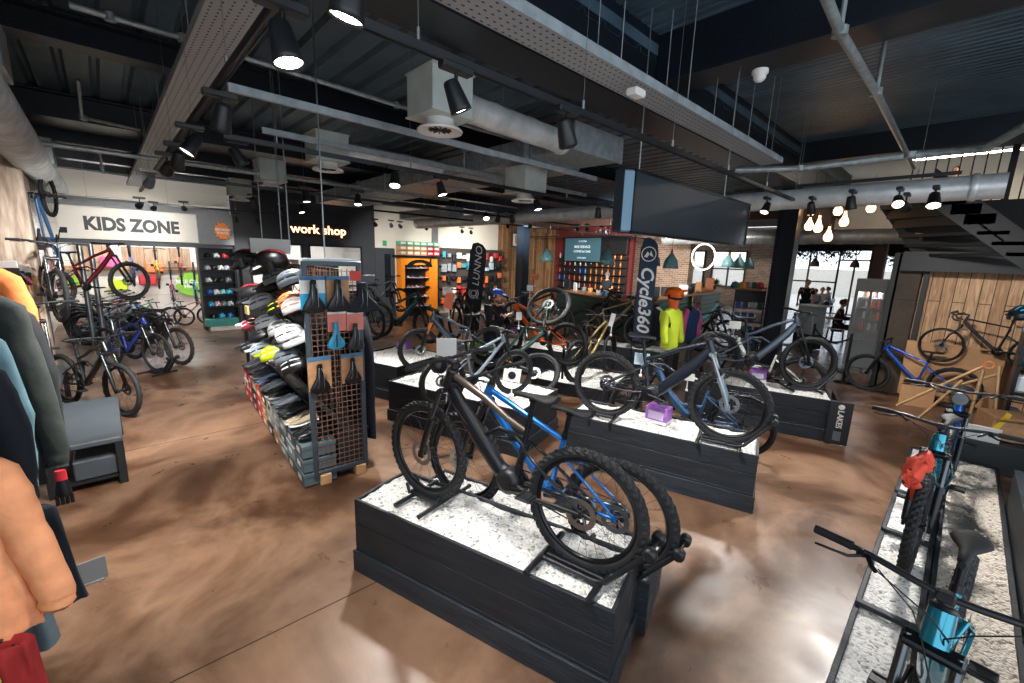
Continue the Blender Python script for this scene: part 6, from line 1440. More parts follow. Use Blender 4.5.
# ---------------------------------------------------------------- feather flags
def flag(label, base, top, width, m, lean, R3):
    t = T('feather_flag', label, 'flag', base); Rr = V(R3).normalized(); h_ = top-base.z; pts = []
    n = 12
    def edge(u): return lean*(u**1.0)
    L = [Rr*(edge(u))+V((0, 0, h_*u)) for u in [i/10 for i in range(11)]]
    pts = L[:10] + [Rr*(edge(.97)+width*.10)+V((0, 0, h_*.985)), Rr*(edge(1.)+width*.38)+V((0, 0, h_)), Rr*(edge(.98)+width*.7)+V((0, 0, h_*.975)), Rr*(edge(.93)+width*.92)+V((0, 0, h_*.93)), Rr*(edge(.85)+width)+V((0, 0, h_*.85))] + [Rr*(edge(u)+width)+V((0, 0, h_*u)) for u in (.6, .3, 0)]
    nrm = Rr.cross(V((0, 0, 1))); q = MB(); q.prism([p for p in pts], nrm*.006); ob('flag_cloth', q, m, t)
    q = MB(); q.tube([V((0, 0, -base.z+.02))]+[L[0]]+L[1:10]+[L[9]+Rr*.05+V((0, 0, .1))], .009, 6); q.box((0, 0, -base.z+.01), (.4, .4, .02)); ob('pole', q, BLKM, t); return t, Rr, nrm
bs = atd(632, 341, 6.7); fz = atd(640, 238, 6.7).z
FN = mat('navy_flag_cloth', '1f3049', .7, noise=.08)
Rv = V((.74, .67, 0)); t, Rr, nr = flag('navy feather flag with white mountain emblem and Cycle360 lettering', bs, fz, .26, FN, .02, Rv)
nrm = -nr if nr.dot(V((0, 0, 0))-bs) < 0 else nr
text('lettering', 'Cycle360', .265, WHITE, t, Rr*.135+V((0, 0, .66))+nrm*.012, (0, 0, -1), Rr, shear=.25, bold=.006, depth=.001)
q = MB(); c = Rr*.135+V((0, 0, 1.34))+nrm*.012
rg = [[c+Rr*(cos(2*pi*k/24)*r_)+V((0, 0, sin(2*pi*k/24)*r_))+nrm*.001 for k in range(25)] for r_ in (.098, .112)]; q.loft(rg, cap=False, closed_ring=False)
q.add([c+Rr*a+V((0, 0, b)) for a, b in ((-.07, -.04), (-.02, .04), (.01, .0), (.03, .055), (.07, -.04), (.02, -.02), (-.02, -.05))], [(0, 1, 2, 6), (2, 3, 5), (3, 4, 5)]); ob('mountain_emblem', q, WHITE, t)
bs = atd(463, 330, 9.2); fz = atd(478, 243, 9.2).z; t, Rr, nr = flag('black feather flag with white vertical lettering before the accessory wall', bs, fz, .34, mat('black_flag_cloth', '1a2028', .7), .16, Rv)
nrm = -nr if nr.dot(V((0, 0, 0))-bs) < 0 else nr
text('lettering', 'LUNNO', .20, WHITE, t, Rr*.30+V((0, 0, 1.36))+nrm*.012, (Rr*.09+V((0, 0, 1))), -Rr+V((0, 0, .09)), bold=.0, depth=.001, shear=.2, sx=1.15)
q = MB(); c = Rr*.22+V((0, 0, .80))+nrm*.012
for rr0 in (.05, .09): q.loft([[c+Rr*(cos(2*pi*k/20)*r_)+V((0, 0, sin(2*pi*k/20)*r_)) for k in range(21)] for r_ in (rr0, rr0+.02)], cap=False, closed_ring=False)
ob('round_emblem', q, WHITE, t)
# ---------------------------------------------------------------- price cards, purple boxes, plants
PUR = mat('purple_card', '9a62b5', .5, noise=.08); PURD = mat('deep_purple_card', '7b3fa0', .5)
def purple(px, py, zg, label, s=1., hd=.3, txt=None):
    p = at(px, py, zg); t = T('purple_box', label, 'carton', p, hd); w_, d, h_ = .20*s, .14*s, .15*s
    q = MB(); q.box((0, 0, h_/2), (w_, d, h_), b=.004); ob('box_body', q, PUR, t); q = MB(); q.box((0, -d/2-.002, h_*.5), (w_*.7, .003, h_*.5)); ob('pale_print', q, mat('pale_lilac', 'd9c4e6', .5), t)
    q = MB(); q.box((0, 0, .012), (w_+.006, d+.006, .03)); ob('white_base', q, CARD, t); q = MB(); q.box((-w_*.2, 0, h_+.003), (w_*.3, d*.7, .01)); q.box((w_*.2, 0, h_+.003), (w_*.3, d*.7, .01)); ob('flap', q, PURD, t)
    if txt: text('lettering', txt, h_*.55, WHITE, t, (0, -d/2-.006, h_*.55), (1, 0, 0), (0, 0, 1), bold=.003)
    return t
purple(658, 421, PH-.01, 'lilac and white carton on the gravel between the wheels of the blue-black bike', 1.15, .1)
purple(404, 350, PH-.01, 'purple percentage carton on the plinth left of centre', 1.1, .5, '0%')
purple(512, 334, PH-.01, 'lilac and deep purple carton beside the man in the blue cap', 1.15, .3); purple(757, 380, PH-.01, 'deep purple carton on the far right plinth', 1.1, .3, 'ride'); purple(576, 349, .25, 'small pink and purple carton on the low plinth behind the olive bike', 1.1, .3)
def icard(px, py, dep, w_, h_, label, m=CARD, hd=None, stem=.12, tilt=0.):
    p = atd(px, py, dep); hd = face_to(p, (0, 0, 0))+pi/2 if hd is None else hd; t = T('info_card', label, 'sign', p, hd); q = MB(); q.box((0, 0, 0), (w_, .006, h_), Matrix.Rotation(tilt, 3, 'Y')); ob('card', q, m, t)
    q = MB(); q.tube([(0, 0, -h_/2), (0, .0, -h_/2-stem)], .006, 5); q.box((0, 0, -h_/2-stem), (.03, .03, .02)); ob('clip', q, WHITE, t); return t
icard(446.5, 349, 4.1, .19, .21, 'square white info card clipped above the grey small mountain bike', stem=atd(446.5, 349, 4.1).z-.65); c_ = icard(512, 375, 3.7, .15, .12, 'white info card with a round black logo', tilt=.12)
q = MB(); q.lathe([(.022, 0), (.034, 0), (.034, .003), (.022, .003)], (0, -.009, 0), 'y', 16); q.box((0, -.006, 0), (.03, .002, .02)); ob('round_logo', q, BLK, c_)
icard(642, 359, 4.7, .16, .13, 'pale blue-white info card hanging under the saddle of the blue-black bike', mat('pale_blue_card', 'b9cfd9', .5)); icard(688, 377, 5.2, .15, .09, 'small white price label under the downtube of the blue-black bike')
icard(447, 291, 7.6, .15, .15, 'small white info card in front of the accessory wall'); icard(449, 301, 6.2, .13, .24, 'orange and white price tag standing on the orange fork bike', mat('orange_tag', 'e06a3a', .5), tilt=.2); icard(519, 316, 6, .08, .11, 'white tag hung beside the man in the blue cap'); icard(641, 283, 8.5, .10, .10, 'small white sign on the counter left of the navy flag'); icard(612, 320, 5.8, .06, .18, 'long white tag on the bars of the olive gold bike', tilt=.2); icard(530, 288, 7, .10, .09, 'red square sign on the dark column'); icard(735, 325, 7.3, .18, .13, 'white card by the magazine rack'); icard(535, 277, 8, .14, .10, 'orange square sign on the dark column', mat('orange_tag', 'e06a3a', .5))
# grass plant
p = at(484, 352, .66); t = T('grass_plant', 'tuft of artificial green grass between the grey bikes', 'plant', (p.x, p.y, .60)); q = MB()
for i in range(140): a = random.uniform(0, 6.28); l_ = random.uniform(.12, .26); o_ = V((cos(a), sin(a), 0)); b = o_*random.uniform(0, .07); w_ = V((-sin(a), cos(a), 0))*.006; q.add([b-w_, b+w_, b+o_*l_*.4+V((0, 0, l_*.8))+w_*.6, b+o_*l_*.8+V((0, 0, l_*.9))], [(0, 1, 2), (0, 2, 3)])
ob('blades', q, mat('grass_green', '7f9a3f', .6, col2='4d6b2a', nscale=8), t); q = MB(); q.lathe([(.06, -.05), (.08, .01), (.075, .01), (.0, .0)], n=14); ob('pot', q, BLK, t)
# ---------------------------------------------------------------- accessory wall and orange display (x = -13.9)
t = T('accessory_wall', 'dark gridwall section carrying rows of packets behind the feather flag', 'display panel', (-13.8, 10.8, 0)); q = MB(); q.box((-.05, 0, 1.4), (.04, 3.2, 2.2)); ob('back_panel', q, mat('dark_brown_panel', '3a332f', .7, noise=.1), t)
for k in range(5): q = MB(); q.box((.05, 0, .55+k*.42), (.16, 3.2, .02)); ob('peg_rail', q, BLKM, t)
pc = [('black', '1b1d20'), ('grey', '7f868b'), ('white', 'd5d2cb'), ('orange', 'e2703a'), ('brown', '9a6b48'), ('teal', '3b8795'), ('red', 'b53330'), ('pale blue', 'a7bccb')]
for r_ in range(5):
    for c_ in range(13):
        w_ = random.Random(r_*20+c_); nm, cc = pc[w_.choice([0, 0, 1, 2, 3, 4, 5, 6, 7, 2]) if r_ != 2 else (3 if c_ % 3 == 0 else 0)]; y = 9.35+c_*.235; z = 2.36-r_*.42+w_.uniform(-.10, .08); q = MB(); q.box((-13.70, y, z-.14), (.07+w_.random()*.08, .10+w_.random()*.11, .12+w_.random()*.2), b=.008); tag(ob('accessory_packet', q, mat('packet_'+nm, cc, .5, noise=.1)), '%s packet, %s from the left in the %s row of the accessory wall' % (nm, nth(c_), ('top', 'second', 'middle', 'fourth', 'lowest')[r_]), 'packet', 'packets on the accessory wall')
t = T('orange_display_unit', 'bright orange display unit with an arched black recess full of shoes', 'display unit', (-13.75, 8.23, 0)); OG = mat('orange_laminate', 'ef8a22', .5, noise=.05)
q = MB(); q.box((0, -.66, 1.05), (.36, .14, 2.1)); q.box((0, .58, 1.05), (.36, .34, 2.1)); q.box((0, -.06, 1.98), (.36, 1.1, .26)); ob('orange_front', q, OG, t)
q = MB(); q.box((-.12, -.1, 1.0), (.06, 1.0, 2.0)); ob('dark_recess', q, PK, t)
q = MB(); q.loft([[V((.19, cos(pi*k/12)*r_, 1.78+sin(pi*k/12)*r_*.5)) for k in range(13)] for r_ in (.30, .52)], cap=False, closed_ring=False); ob('arch_trim', q, PK, t)
for k in range(5): q = MB(); q.box((.02, -.1, .35+k*.34), (.30, .98, .02)); ob('shelf', q, PK, t)
q = MB(); q.box((.04, -.02, 2.14), (.45, 1.7, .07)); ob('top_ledge', q, BLK, t)
for r_ in range(5):
    for c_ in range(5): cm = [PRD, PW_, pm('berry', 'b0305a'), PK, PG][(r_*2+c_) % 5]; shoe((-13.68, 7.85+c_*.17, .365+r_*.34), 0, 'small shoe, %s on the %s shelf of the orange unit' % (nth(c_), ('lowest', 'second', 'third', 'fourth', 'top')[r_]), cm, s=.75)
for r_ in range(3):
    for c_ in range(6):
        nm, m_ = (('kraft', KRAFT), ('green edged', mat('green_box', '4f9a7a', .6)), ('red', BX['red']))[(c_ > 3)*(2-(r_ == 2)) + (c_ <= 3 and r_ == 2)]
        y = 7.55+c_*.27; tb = T('shoe_carton', '%s open carton, %s from the left in the %s row above the orange unit' % (nm, nth(c_), ('bottom', 'middle', 'top')[r_]), 'carton', (-13.65, y, 2.185+r_*.165)); q = MB(); q.box((0, 0, .07), (.3, .25, .14), b=.004); ob('carton_body', q, m_, tb); q = MB(); q.box((.151, 0, .08), (.004, .18, .07)); ob('opening', q, mat('shoe_inside', 'ddd6cc', .7, noise=.2), tb)
# picture on the timber wall
p = onX(516, 240, -13.95); q = MB(); q.box(p, (.04, .50, .62), b=.006); o = tag(ob('framed_picture', q, BLK), 'black framed picture with an orange and white print on the timber wall', 'picture'); q = MB(); q.box(p+V((.022, 0, 0)), (.004, .40, .52)); q.box(p+V((.025, 0, .02)), (.004, .16, .34), m=1); ob('print', q, [CARD, mat('orange_print', 'e08a2c', .6)], o)
# ---------------------------------------------------------------- counters
GRN = mat('green_planked_front', '14533a', .45, noise=.25, nscale=6, stretch=(1, 1, 14)); OAKT = mat('oak_worktop', 'a9774d', .4, noise=.15, nscale=8)
def counter(a, b, dep, label, front):
    a, b = V((a[0], a[1], 0)), V((b[0], b[1], 0)); d = b-a; t = T('shop_counter', label, 'counter', a, atan2(d.y, d.x)); L_ = d.length
    q = MB(); q.box((L_/2, dep/2, .52), (L_, dep-.06, 1.04)); ob('counter_body', q, front, t)
    q = MB(); 
    for k in range(6): q.box((L_/2, .022, .12+k*.17), (L_, .012, .012))
    ob('plank_grooves', q, MATT, t); q = MB(); q.box((L_/2, dep/2, 1.07), (L_+.06, dep+.06, .05), b=.006); ob('worktop', q, OAKT, t); return t
A1, A2 = at(556, 289, 1.09), at(640, 303, 1.09); counter((A1.x, A1.y), (A2.x, A2.y), .7, 'long dark green fronted counter before the bottle shelves', mat('dark_green_front', '16352c', .5, noise=.2))
B1, B2 = at(657, 299, 1.09), at(722, 291, 1.09); counter((B1.x, B1.y), (B2.x, B2.y), .7, 'green planked counter with oak worktop right of the navy flag', GRN)
d_ = (B2-B1).normalized(); c = B1+d_*3.6; q = MB(); q.box((c.x+.06*d_.y, c.y-.06*d_.x, .52), (1.0, .04, 1.02), Matrix.Rotation(atan2(d_.y, d_.x), 3, 'Z')); tag(ob('plank_panel', q, plank_mat('counter_planks', '9a7350', '6e5036', '2a1d13', .12, rot=(0, pi/2, 0))), 'brown vertical plank panel fixed on the green counter front', 'panel')
def on_counter(a, b, u, v, z=1.10): d = (b-a); n = V((-d.y, d.x, 0)).normalized(); return V((a.x, a.y, 0))+V((d.x, d.y, 0))*u+n*v+V((0, 0, z))
# till, mugs, boxes
items = [(.10, 'box', '24282c', 'black monitor back on the dark green counter', (.45, .06, .36)), (.22, 'box', 'cfd3d6', 'white paper stand on the dark green counter', (.2, .05, .3)), (.34, 'jar', '6f7a80', 'grey jar on the dark green counter', .08), (.42, 'jar', 'd08a4a', 'orange tub on the dark green counter', .08), (.52, 'jar', 'd8d8d4', 'white pot on the dark green counter', .07), (.58, 'jar', '2f5fb0', 'blue cup on the dark green counter', .06), (.62, 'jar', '9fd0dc', 'pale cyan beaker beside the blue cup', .07), (.74, 'box', '2b2f33', 'black card terminal on the dark green counter', (.16, .1, .1)), (.86, 'box', 'e0e0dc', 'small white price stand on the dark green counter', (.16, .03, .22))]
for u, kd, c, lb, sz in items:
    p = on_counter(A1, A2, u, .2); q = MB()
    if kd == 'box': q.box(p+V((0, 0, sz[2]/2)), sz, Matrix.Rotation(-.4, 3, 'Z'), b=.006)
    else: q.lathe([(sz*.9, 0), (sz, .02), (sz, sz*2.4), (sz*.8, sz*2.4), (sz*.8, sz*2.2), (0, sz*2.2)], p, n=12)
    tag(ob('counter_'+('object' if kd == 'box' else 'jar'), q, mat('ct_'+c, c, .4)), lb, 'counter item')
items = [(.04, 'box', '2b2e33', 'black crate with grey caps at the near end of the green counter', (.35, .3, .35)), (.22, 'box', '1d2023', 'black pile of caps on the green counter', (.45, .3, .30)), (.30, 'jar', 'e05a96', 'bright pink hat on the pile of caps', .11), (.42, 'box', 'dcdcd8', 'white carton on the green counter', (.3, .3, .35)), (.52, 'jar', '24272b', 'wide black bowl on the green counter', .18), (.66, 'box', 'b98358', 'brown paper bag on the green counter', (.22, .16, .4)), (.76, 'jar', 'c29a72', 'stack of brown cups on the green counter', .08), (.86, 'box', 'a86a44', 'tall brown paper bag at the far end of the green counter', (.3, .2, .55))]
for u, kd, c, lb, sz in items:
    p = on_counter(B1, B2, u, .25); q = MB()
    if kd == 'box': q.box(p+V((0, 0, sz[2]/2)), sz, Matrix.Rotation(.6, 3, 'Z'), b=.02)
    else: q.lathe([(sz*.5, 0), (sz, .04), (sz, sz*.9+.1), (sz*.8, sz*.9+.14), (0, sz*.9+.15)], p, n=14)
    tag(ob('counter_'+('object' if kd == 'box' else 'jar'), q, mat('ct_'+c, c, .5)), lb, 'counter item')
# bottle shelves
t = T('bottle_shelves', 'dark shelves of bottles and cans against the red wall', 'shelf unit', (-11.7, 15.75, 0)); q = MB(); q.box((0, .1, 1.25), (3.7, .04, 2.3)); ob('back_board', q, mat('dark_shelf', '1e1a1a', .7), t)
for k in range(5): q = MB(); q.box((0, 0, .95+k*.33), (3.7, .26, .025)); ob('shelf', q, BLK, t)
bc = [('amber', 'c9742a'), ('blue', '2c63c4'), ('clear', 'b9b3a8'), ('dark', '2a2220'), ('red', 'c2412e'), ('green', '3b6a45')]
_b = MB(); _b.lathe([(.035, 0), (.038, .01), (.038, .14), (.03, .17), (.013, .20), (.013, .25), (0, .25)], n=8); _b = _b.mesh('bottle')
for r_ in range(5):
    for c_ in range(12):
        nm, cc = bc[(0 if c_ > 6 else random.Random(r_*31+c_).choice([1, 2, 2, 3, 4, 0]))]; o = bpy.data.objects.new('bottle', _b); COL.objects.link(o)
        if not _b.materials: _b.materials.append(BLK)
        o.material_slots[0].link = 'OBJECT'; o.material_slots[0].material = mat('glass_'+nm, cc, .2, coat=.3); o.location = (-13.4+c_*.30, 15.72, .965+r_*.33); tag(o, '%s bottle, %s from the left on the %s bar shelf' % (nm, nth(c_), ('lowest', 'second', 'third', 'fourth', 'top')[r_]), 'bottle', 'bottles on the bar shelves')
# menu screen
a, b = onY(574, 236, 15.6), onY(607, 262, 15.6); c = (a+b)/2; t = T('menu_screen', 'teal-grey menu screen with white lines of text above the bottle shelves', 'screen', (c.x-.4, 15.6, c.z-.05)); q = MB(); q.box((0, 0, 0), (abs(b.x-a.x)+.2, .06, a.z-b.z), b=.01); ob('screen_body', q, BLK, t)
q = MB(); q.box((0, -.034, 0), (abs(b.x-a.x)+.1, .006, a.z-b.z-.1)); ob('display', q, mat('menu_display', '35525c', .4, emit=.5), t)
MT = mat('menu_text', 'cfe0e6', .5, emit=.6)
for k, (s_, z) in enumerate((('CYCLE360', .36), ('BIKE SERVICE', .12), ('COFFEE & CAKE', -.08), ('OPEN DAILY', -.36))): text('menu_line', s_, (.10, .15, .13, .09)[k], MT, t, (0, -.045, z), (1, 0, 0), (0, 0, 1), depth=.001)
q = MB(); q.box((-10.4, 15.6, 2.85), (1.3, .1, .75), b=.05); tag(ob('black_cabinet', q, BLK), 'black wall cabinet right of the menu screen', 'cabinet')
# hoop light
p = atd(703.5, 257, 12.5); t = T('hoop_light', 'white hoop light hanging before the far windows', 'hoop lamp', p, face_to(p, (0, 0, 0))); q = MB(); q.tube([(0, cos(2*pi*k/40)*.31, sin(2*pi*k/40)*.37) for k in range(40)], .022, 8, closed=True); ob('hoop', q, mat('hoop_glow', 'ffece0', .4, emit=1.2), t); q = MB(); q.tube([(0, 0, .37), (0, 0, 4.1-p.z)], .004, 4); ob('cord', q, BLK, t)
# magazine rack
p = at(742, 354, 0); t = T('product_rack', 'black rack with a blank dark header and blue packets left of the steel column', 'rack', p, face_to(p, (0, 0, 0))+pi/2); q = MB()
for x in (-.32, .32): q.box((x, 0, .85), (.03, .3, 1.7))
ob('side_frame', q, BLKM, t); q = MB(); q.box((0, -.1, 1.50), (.64, .03, .36)); ob('header_board', q, mat('charcoal_panel', '23272c', .5), t)
for k in range(4): q = MB(); q.box((0, 0, .15+k*.34), (.62, .3, .02)); ob('shelf', q, BLKM, t)
for k in range(4):
    for c_ in range(4): nm, cc = [('navy', '27408a'), ('white', 'd0d4d6'), ('teal', '2f7f8a'), ('blue', '3358b0')][(k+c_) % 4]; q = MB(); R_ = Matrix.Rotation(t.rotation_euler[2], 3, 'Z'); q.box(V(t.location)+R_ @ V((-.23+c_*.155, -.02, .27+k*.34)), (.12, .1, .22), R_, b=.01); tag(ob('product_packet', q, mat('pp_'+nm, cc, .5)), '%s packet, %s from the left on the %s shelf of the product rack' % (nm, nth(c_), ('lowest', 'second', 'third', 'top')[k]), 'packet')
# hats along a shelf
p = atd(748, 286, 10.4); zs_ = p.z; q = MB(); q.box(p+V((0, 0, -.065)), (.9, .9, .03)); tag(ob('wall_shelf', q, OAKT), 'oak shelf with woolly hats behind the product rack', 'shelf')
for k, (px, c, nm) in enumerate(((735, '2a6f73', 'teal'), (742, 'e0952f', 'mustard'), (748, '8f8f9a', 'lilac grey'), (754, '2f5f55', 'dark green'), (760, 'c83a5a', 'crimson'))): p = atd(px, 286, 10.4); p.z = zs_; q = MB(); q.lathe([(.09, -.05), (.10, .0), (.07, .08), (0, .11)], p, n=12); tag(ob('woolly_hat', q, fab('hat_'+nm.replace(' ', '_'), c)), nm+' woolly hat on the oak shelf', 'hat')
p = on_counter(B1, B2, .97, .3, 1.27); t = T('potted_plant', 'leafy green plant at the end of the green counter', 'plant', p); q = MB()
for i in range(120): a = random.uniform(0, 6.28); e = random.uniform(.1, 1.3); d = V((cos(a)*cos(e), sin(a)*cos(e), sin(e))); b = d*random.uniform(.05, .25); w_ = d.orthogonal().normalized()*.025; q.add([b, b+d*.07+w_, b+d*.15, b+d*.07-w_], [(0, 1, 2, 3)])
ob('leaves', q, mat('leaf_green', '5b7a3a', .6, col2='35502a'), t); q = MB(); q.lathe([(.08, -.15), (.11, .02), (.1, .02), (0, .0)], n=12); ob('pot', q, KRAFT, t)
# ---------------------------------------------------------------- right background: fridge, brochures, barrier
p = at(866, 369, 0); t = T('display_fridge', 'grey glass fronted display fridge beside the dark timber post', 'fridge', (p.x-.05, p.y+.2, 0), -.35); FG = mat('fridge_grey', '8f979b', .4, .2)
q = MB(); q.box((-.30, 0, 1.0), (.06, .55, 1.95)); q.box((.30, 0, 1.0), (.06, .55, 1.95)); q.box((0, 0, 1.88), (.66, .56, .24), b=.01); q.box((0, 0, .30), (.66, .56, .58), b=.01); q.box((0, .26, 1.0), (.6, .03, 1.9)); ob('cabinet', q, FG, t)
q = MB(); 
for x in (-.27, .0, .27): q.box((x, -.29, 1.18), (.05, .03, 1.16))
q.box((0, -.29, .62), (.6, .03, .05)); q.box((0, -.29, 1.74), (.6, .03, .05)); ob('door_frame', q, FG, t)
q = MB(); q.box((0, -.28, 1.18), (.56, .006, 1.1)); ob('glass_door', q, mat('clear_glass', 'ffffff', .02), t); q = MB(); q.box((0, 0, .85), (.5, .45, .015)); q.box((0, 0, 1.1), (.5, .45, .015)); q.box((0, 0, 1.35), (.5, .45, .015)); q.box((0, 0, 1.58), (.5, .45, .015)); ob('shelf', q, STEEL, t)
R_ = Matrix.Rotation(-.35, 3, 'Z')
for k in range(4):
    for c_ in range(4): q = MB(); o_ = V(t.location)+R_ @ V((-.18+c_*.12, -.05, .86+k*.25)); q.lathe([(.035, 0), (.035, .13), (.02, .16), (0, .16)], o_, n=8); tag(ob('drink_can', q, [BX['red'], BX['white'], FG, BX['orange']][(c_+k) % 4]), '%s drink from the left on the %s fridge shelf' % (nth(c_), ('lowest', 'second', 'third', 'top')[k]), 'drink')
p = at(896, 372, 0); t = T('brochure_stand', 'red and white brochure stand next to the fridge', 'stand', (p.x-.06, p.y, 0), -.2); q = MB(); q.box((0, .04, .95), (.26, .04, 1.9)); ob('back_board', q, CARD, t)
for k in range(6): q = MB(); q.box((0, 0, .35+k*.27), (.22, .03, .22), Matrix.Rotation(.15, 3, 'X')); ob('brochure', q, [BX['red'], BX['orange'], BX['red']][k % 3], t)
a, b = at(815, 325, .95), at(852, 335, .95); t = T('rope_barrier', 'black rope barrier sagging across the cafe entrance', 'barrier', (a.x, a.y, 0)); d = b-a
for k, e in enumerate((V((0, 0, 0)), V((d.x, d.y, 0)))): q = MB(); q.tube([e, e+V((0, 0, .98))], .025, 10); q.lathe([(.16, 0), (.16, .02), (.03, .04)], e, n=16); ob('post', q, BLKM, t)
q = MB(); q.tube([V((d.x*u, d.y*u, .9-.8*u*(1-u))) for u in [i/10 for i in range(11)]], .018, 6); ob('rope', q, BLK, t)
p = at(806, 348, 0); t = T('service_desk', 'white topped black desk at the edge of the cafe', 'desk', (p.x, p.y, 0), -.5); q = MB(); q.box((0, 0, .62), (.5, .4, 1.1), b=.01); ob('desk_front', q, mat('pale_blue_grey', '9aa6b0', .4), t); q = MB(); q.box((0, 0, 1.19), (.6, .5, .03)); ob('desk_top', q, WHITE, t); q = MB(); q.box((0, -.02, .22), (.52, .42, .4)); ob('crate', q, BLK, t)
p = at(889, 378, 0); t = T('fire_extinguisher', 'red fire extinguisher standing behind the front wheel of the royal blue hardtail', 'fire extinguisher', (p.x, p.y, 0)); q = MB(); q.lathe([(.07, 0), (.08, .02), (.08, .40), (.05, .47), (.025, .50)], n=16); ob('cylinder', q, mat('extinguisher_red', 'c42a24', .35, coat=.4), t); q = MB(); q.box((0, 0, .53), (.03, .10, .04)); q.tube([(0, .03, .52), (.09, .05, .40), (.10, .04, .2)], .01, 6); ob('valve_and_hose', q, BLK, t)
# large cardboard sheet, timber easel, cartons
q = MB(); q.box((.00, 10.05, .54), (1.15, .03, .98), Matrix.Rotation(.10, 3, 'X')); tag(ob('cardboard_sheet', q, mat('cardboard', 'b98c63', .75, noise=.12, nscale=5)), 'large brown cardboard sheet leaning on the planked wall behind the royal blue hardtail', 'cardboard')
p = at(905, 398, 0); q = MB(); q.box((-.30, 9.55, .17), (.42, .03, .34), Matrix.Rotation(.2, 3, 'Z')); tag(ob('cardboard_sheet', q, mat('cardboard', 'b98c63', .75)), 'small brown cardboard piece low on the floor below the blue hardtail', 'cardboard')
PINE = mat('pine_slat', 'c9a070', .6, noise=.15, nscale=10)
t = T('timber_easel', 'open pine slat A-frame easel between the blue hardtail and the right hand bikes', 'easel', (.15, 8.3, 0))
for k, (a, b) in enumerate((((-.60, .1, .22), (.18, .25, .98)), ((-.35, 0, .1), (.0, .1, .75)), ((.12, -.2, 0), (.16, 0, .95)), ((.40, .1, 0), (.30, .2, 1.0)), ((-.05, .3, .62), (.32, .2, .9)))):
    a, b = V(a), V(b); q = MB(); q.tube([a, b], .020, 4, ell=(1, .5)); ob('slat', q, PINE, t)
t = T('flattened_carton', 'crumpled brown carton with yellow tape behind the right hand bikes', 'carton', (.55, 7.3, .35), .4); q = MB(); q.box((0, 0, .15), (.40, .35, .28), b=.01); ob('carton_body', q, KRAFT, t); q = MB(); q.box((-.15, -.18, .20), (.05, .01, .30), Matrix.Rotation(.4, 3, 'Y')); ob('yellow_tape', q, mat('yellow_tape', 'e8c32a', .5), t); q = MB(); q.box((0, -.25, .27), (.38, .2, .01), Matrix.Rotation(-.4, 3, 'X')); ob('flap', q, KRAFT, t)
q = MB(); q.box((.50, 7.3, .17), (.75, .6, .34), b=.01); tag(ob('black_crate', q, BX['black']), 'black crate under the crumpled brown carton', 'crate')
q = MB(); q.box((.36, 7.0, .42), (.30, .02, .20), Matrix.Rotation(.3, 3, 'X')); tag(ob('paper_bundle', q, CARD), 'white printed paper bundle on the black crate', 'paper')
# shelving with bags and helmets at the right edge
t = T('accessory_shelving', 'dark accessory shelving crowded with bags at the right edge of the picture', 'shelf unit', (.95, 8.6, 0)); 
for x in (-.35, .6): q = MB(); q.box((x, 0, .95), (.04, .5, 1.9)); ob('side_frame', q, BLKM, t)
for k in range(5): q = MB(); q.box((.12, 0, .3+k*.38), (.95, .5, .02)); ob('shelf', q, BLKM, t)
rnd = random.Random(3); nmz = [('black', PK), ('grey', PG), ('white', PW_), ('orange', POR), ('blue', PCY), ('charcoal', pm('charcoal', '34393e'))]
for r_ in range(5):
    for c_ in range(5):
        nm, m_ = nmz[rnd.choice([0, 0, 0, 1, 2, 3, 4, 5])]; q = MB(); w_ = rnd.uniform(.1, .17); hh = rnd.uniform(.12, .26); q.box((.66+c_*.185, 8.55+rnd.uniform(-.1, .05), .32+r_*.38+hh/2), (w_, .2, hh), Matrix.Rotation(rnd.uniform(-.2, .2), 3, 'Z'), b=.03); tag(ob('accessory_bag', q, m_), '%s bag, %s from the left on the %s shelf at the right edge' % (nm, nth(c_), ('lowest', 'second', 'third', 'fourth', 'top')[r_]), 'bag')
helmet((.50, 8.0, 1.72), -2.2, .2, 'black and cyan helmet hanging above the shelving at the right edge', PK, PCY, PK)
helmet((.72, 7.9, 1.78), -2.2, .2, 'dark blue helmet hanging at the very right edge', pm('midnight', '202a3c'), PK, None)
q = MB(); q.tube([(.33+.045*cos(a*pi/8), 7.9, 1.08+.045*sin(a*pi/8)) for a in range(16)], .012, 6, closed=True); tag(ob('orange_ring', q, POR), 'small orange ring hanging at the shelving', 'ring')
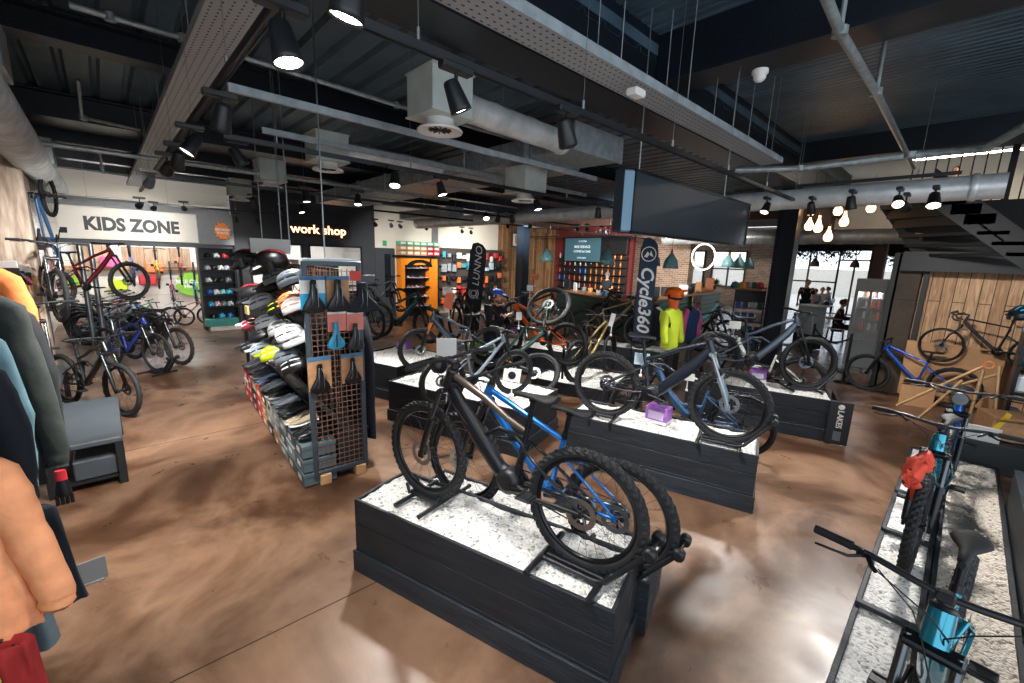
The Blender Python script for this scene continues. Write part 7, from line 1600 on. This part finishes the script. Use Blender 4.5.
# rolled sheet column lights in the kids zone
for k, y in enumerate((.2, 1.6)):
    q = MB(); q.box((-15.6, y, 3.0), (.12, 1.1, .05), b=.01); o = tag(ob('ceiling_batten', q, WHITE), ('left' if k == 0 else 'right')+' white ceiling batten light inside the kids zone', 'ceiling light')
    q = MB(); q.box((-15.6, y, 2.97), (.10, 1.0, .01)); ob('diffuser', q, mat('batten_glow', 'f5f8ff', .5, emit=170.), o)
for k, y in enumerate((3.8, 5.4)):  # extra pair added to brighten the room behind the workshop windows
    q = MB(); q.box((-15.4, y, 2.8), (.12, 1.1, .05), b=.01); o = tag(ob('ceiling_batten', q, WHITE), ('left' if k == 0 else 'right')+' white batten added to light the inside of the workshop', 'ceiling light')
    q = MB(); q.box((-15.4, y, 2.77), (.10, 1.0, .01)); ob('diffuser', q, mat('batten_glow', 'f5f8ff', .5), o)

t_ = bpy.data.lights.new('fridge_glow', 'POINT'); t_.energy = 12; t_.shadow_soft_size = .1; fo = bpy.data.objects['display_fridge']; l_ = bpy.data.objects.new('fridge_lamp', t_); COL.objects.link(l_); l_.parent = fo; l_.location = (0, -.18, 1.66)
# ---------------------------------------------------------------- camera, sky, exposure
cd = bpy.data.cameras.new('camera'); cam = bpy.data.objects.new('camera', cd); COL.objects.link(cam)
cd.sensor_width = 36; cd.sensor_fit = 'HORIZONTAL'; cd.lens = FOC/1024*36; cd.clip_start = .05; cd.clip_end = 200
Mx = Matrix((_r, _u, -_f)).transposed().to_4x4(); Mx.translation = (0, 0, H); cam.matrix_world = Mx; SC.camera = cam
w = bpy.data.worlds.new('World'); SC.world = w; w.use_nodes = True; bg = w.node_tree.nodes['Background']
bg.inputs[0].default_value = (.80, .90, 1.0, 1); bg.inputs[1].default_value = 1.7
SC.view_settings.view_transform = 'Standard'; SC.view_settings.look = 'None'; SC.view_settings.gamma = 1; SC.view_settings.use_curve_mapping = False
SC.view_settings.exposure = EXPO
SC.cycles.max_bounces = 6; SC.cycles.diffuse_bounces = 3; SC.cycles.glossy_bounces = 3; SC.cycles.transparent_max_bounces = 12
SC.cycles.sample_clamp_indirect = 6; SC.cycles.caustics_reflective = False; SC.cycles.caustics_refractive = False
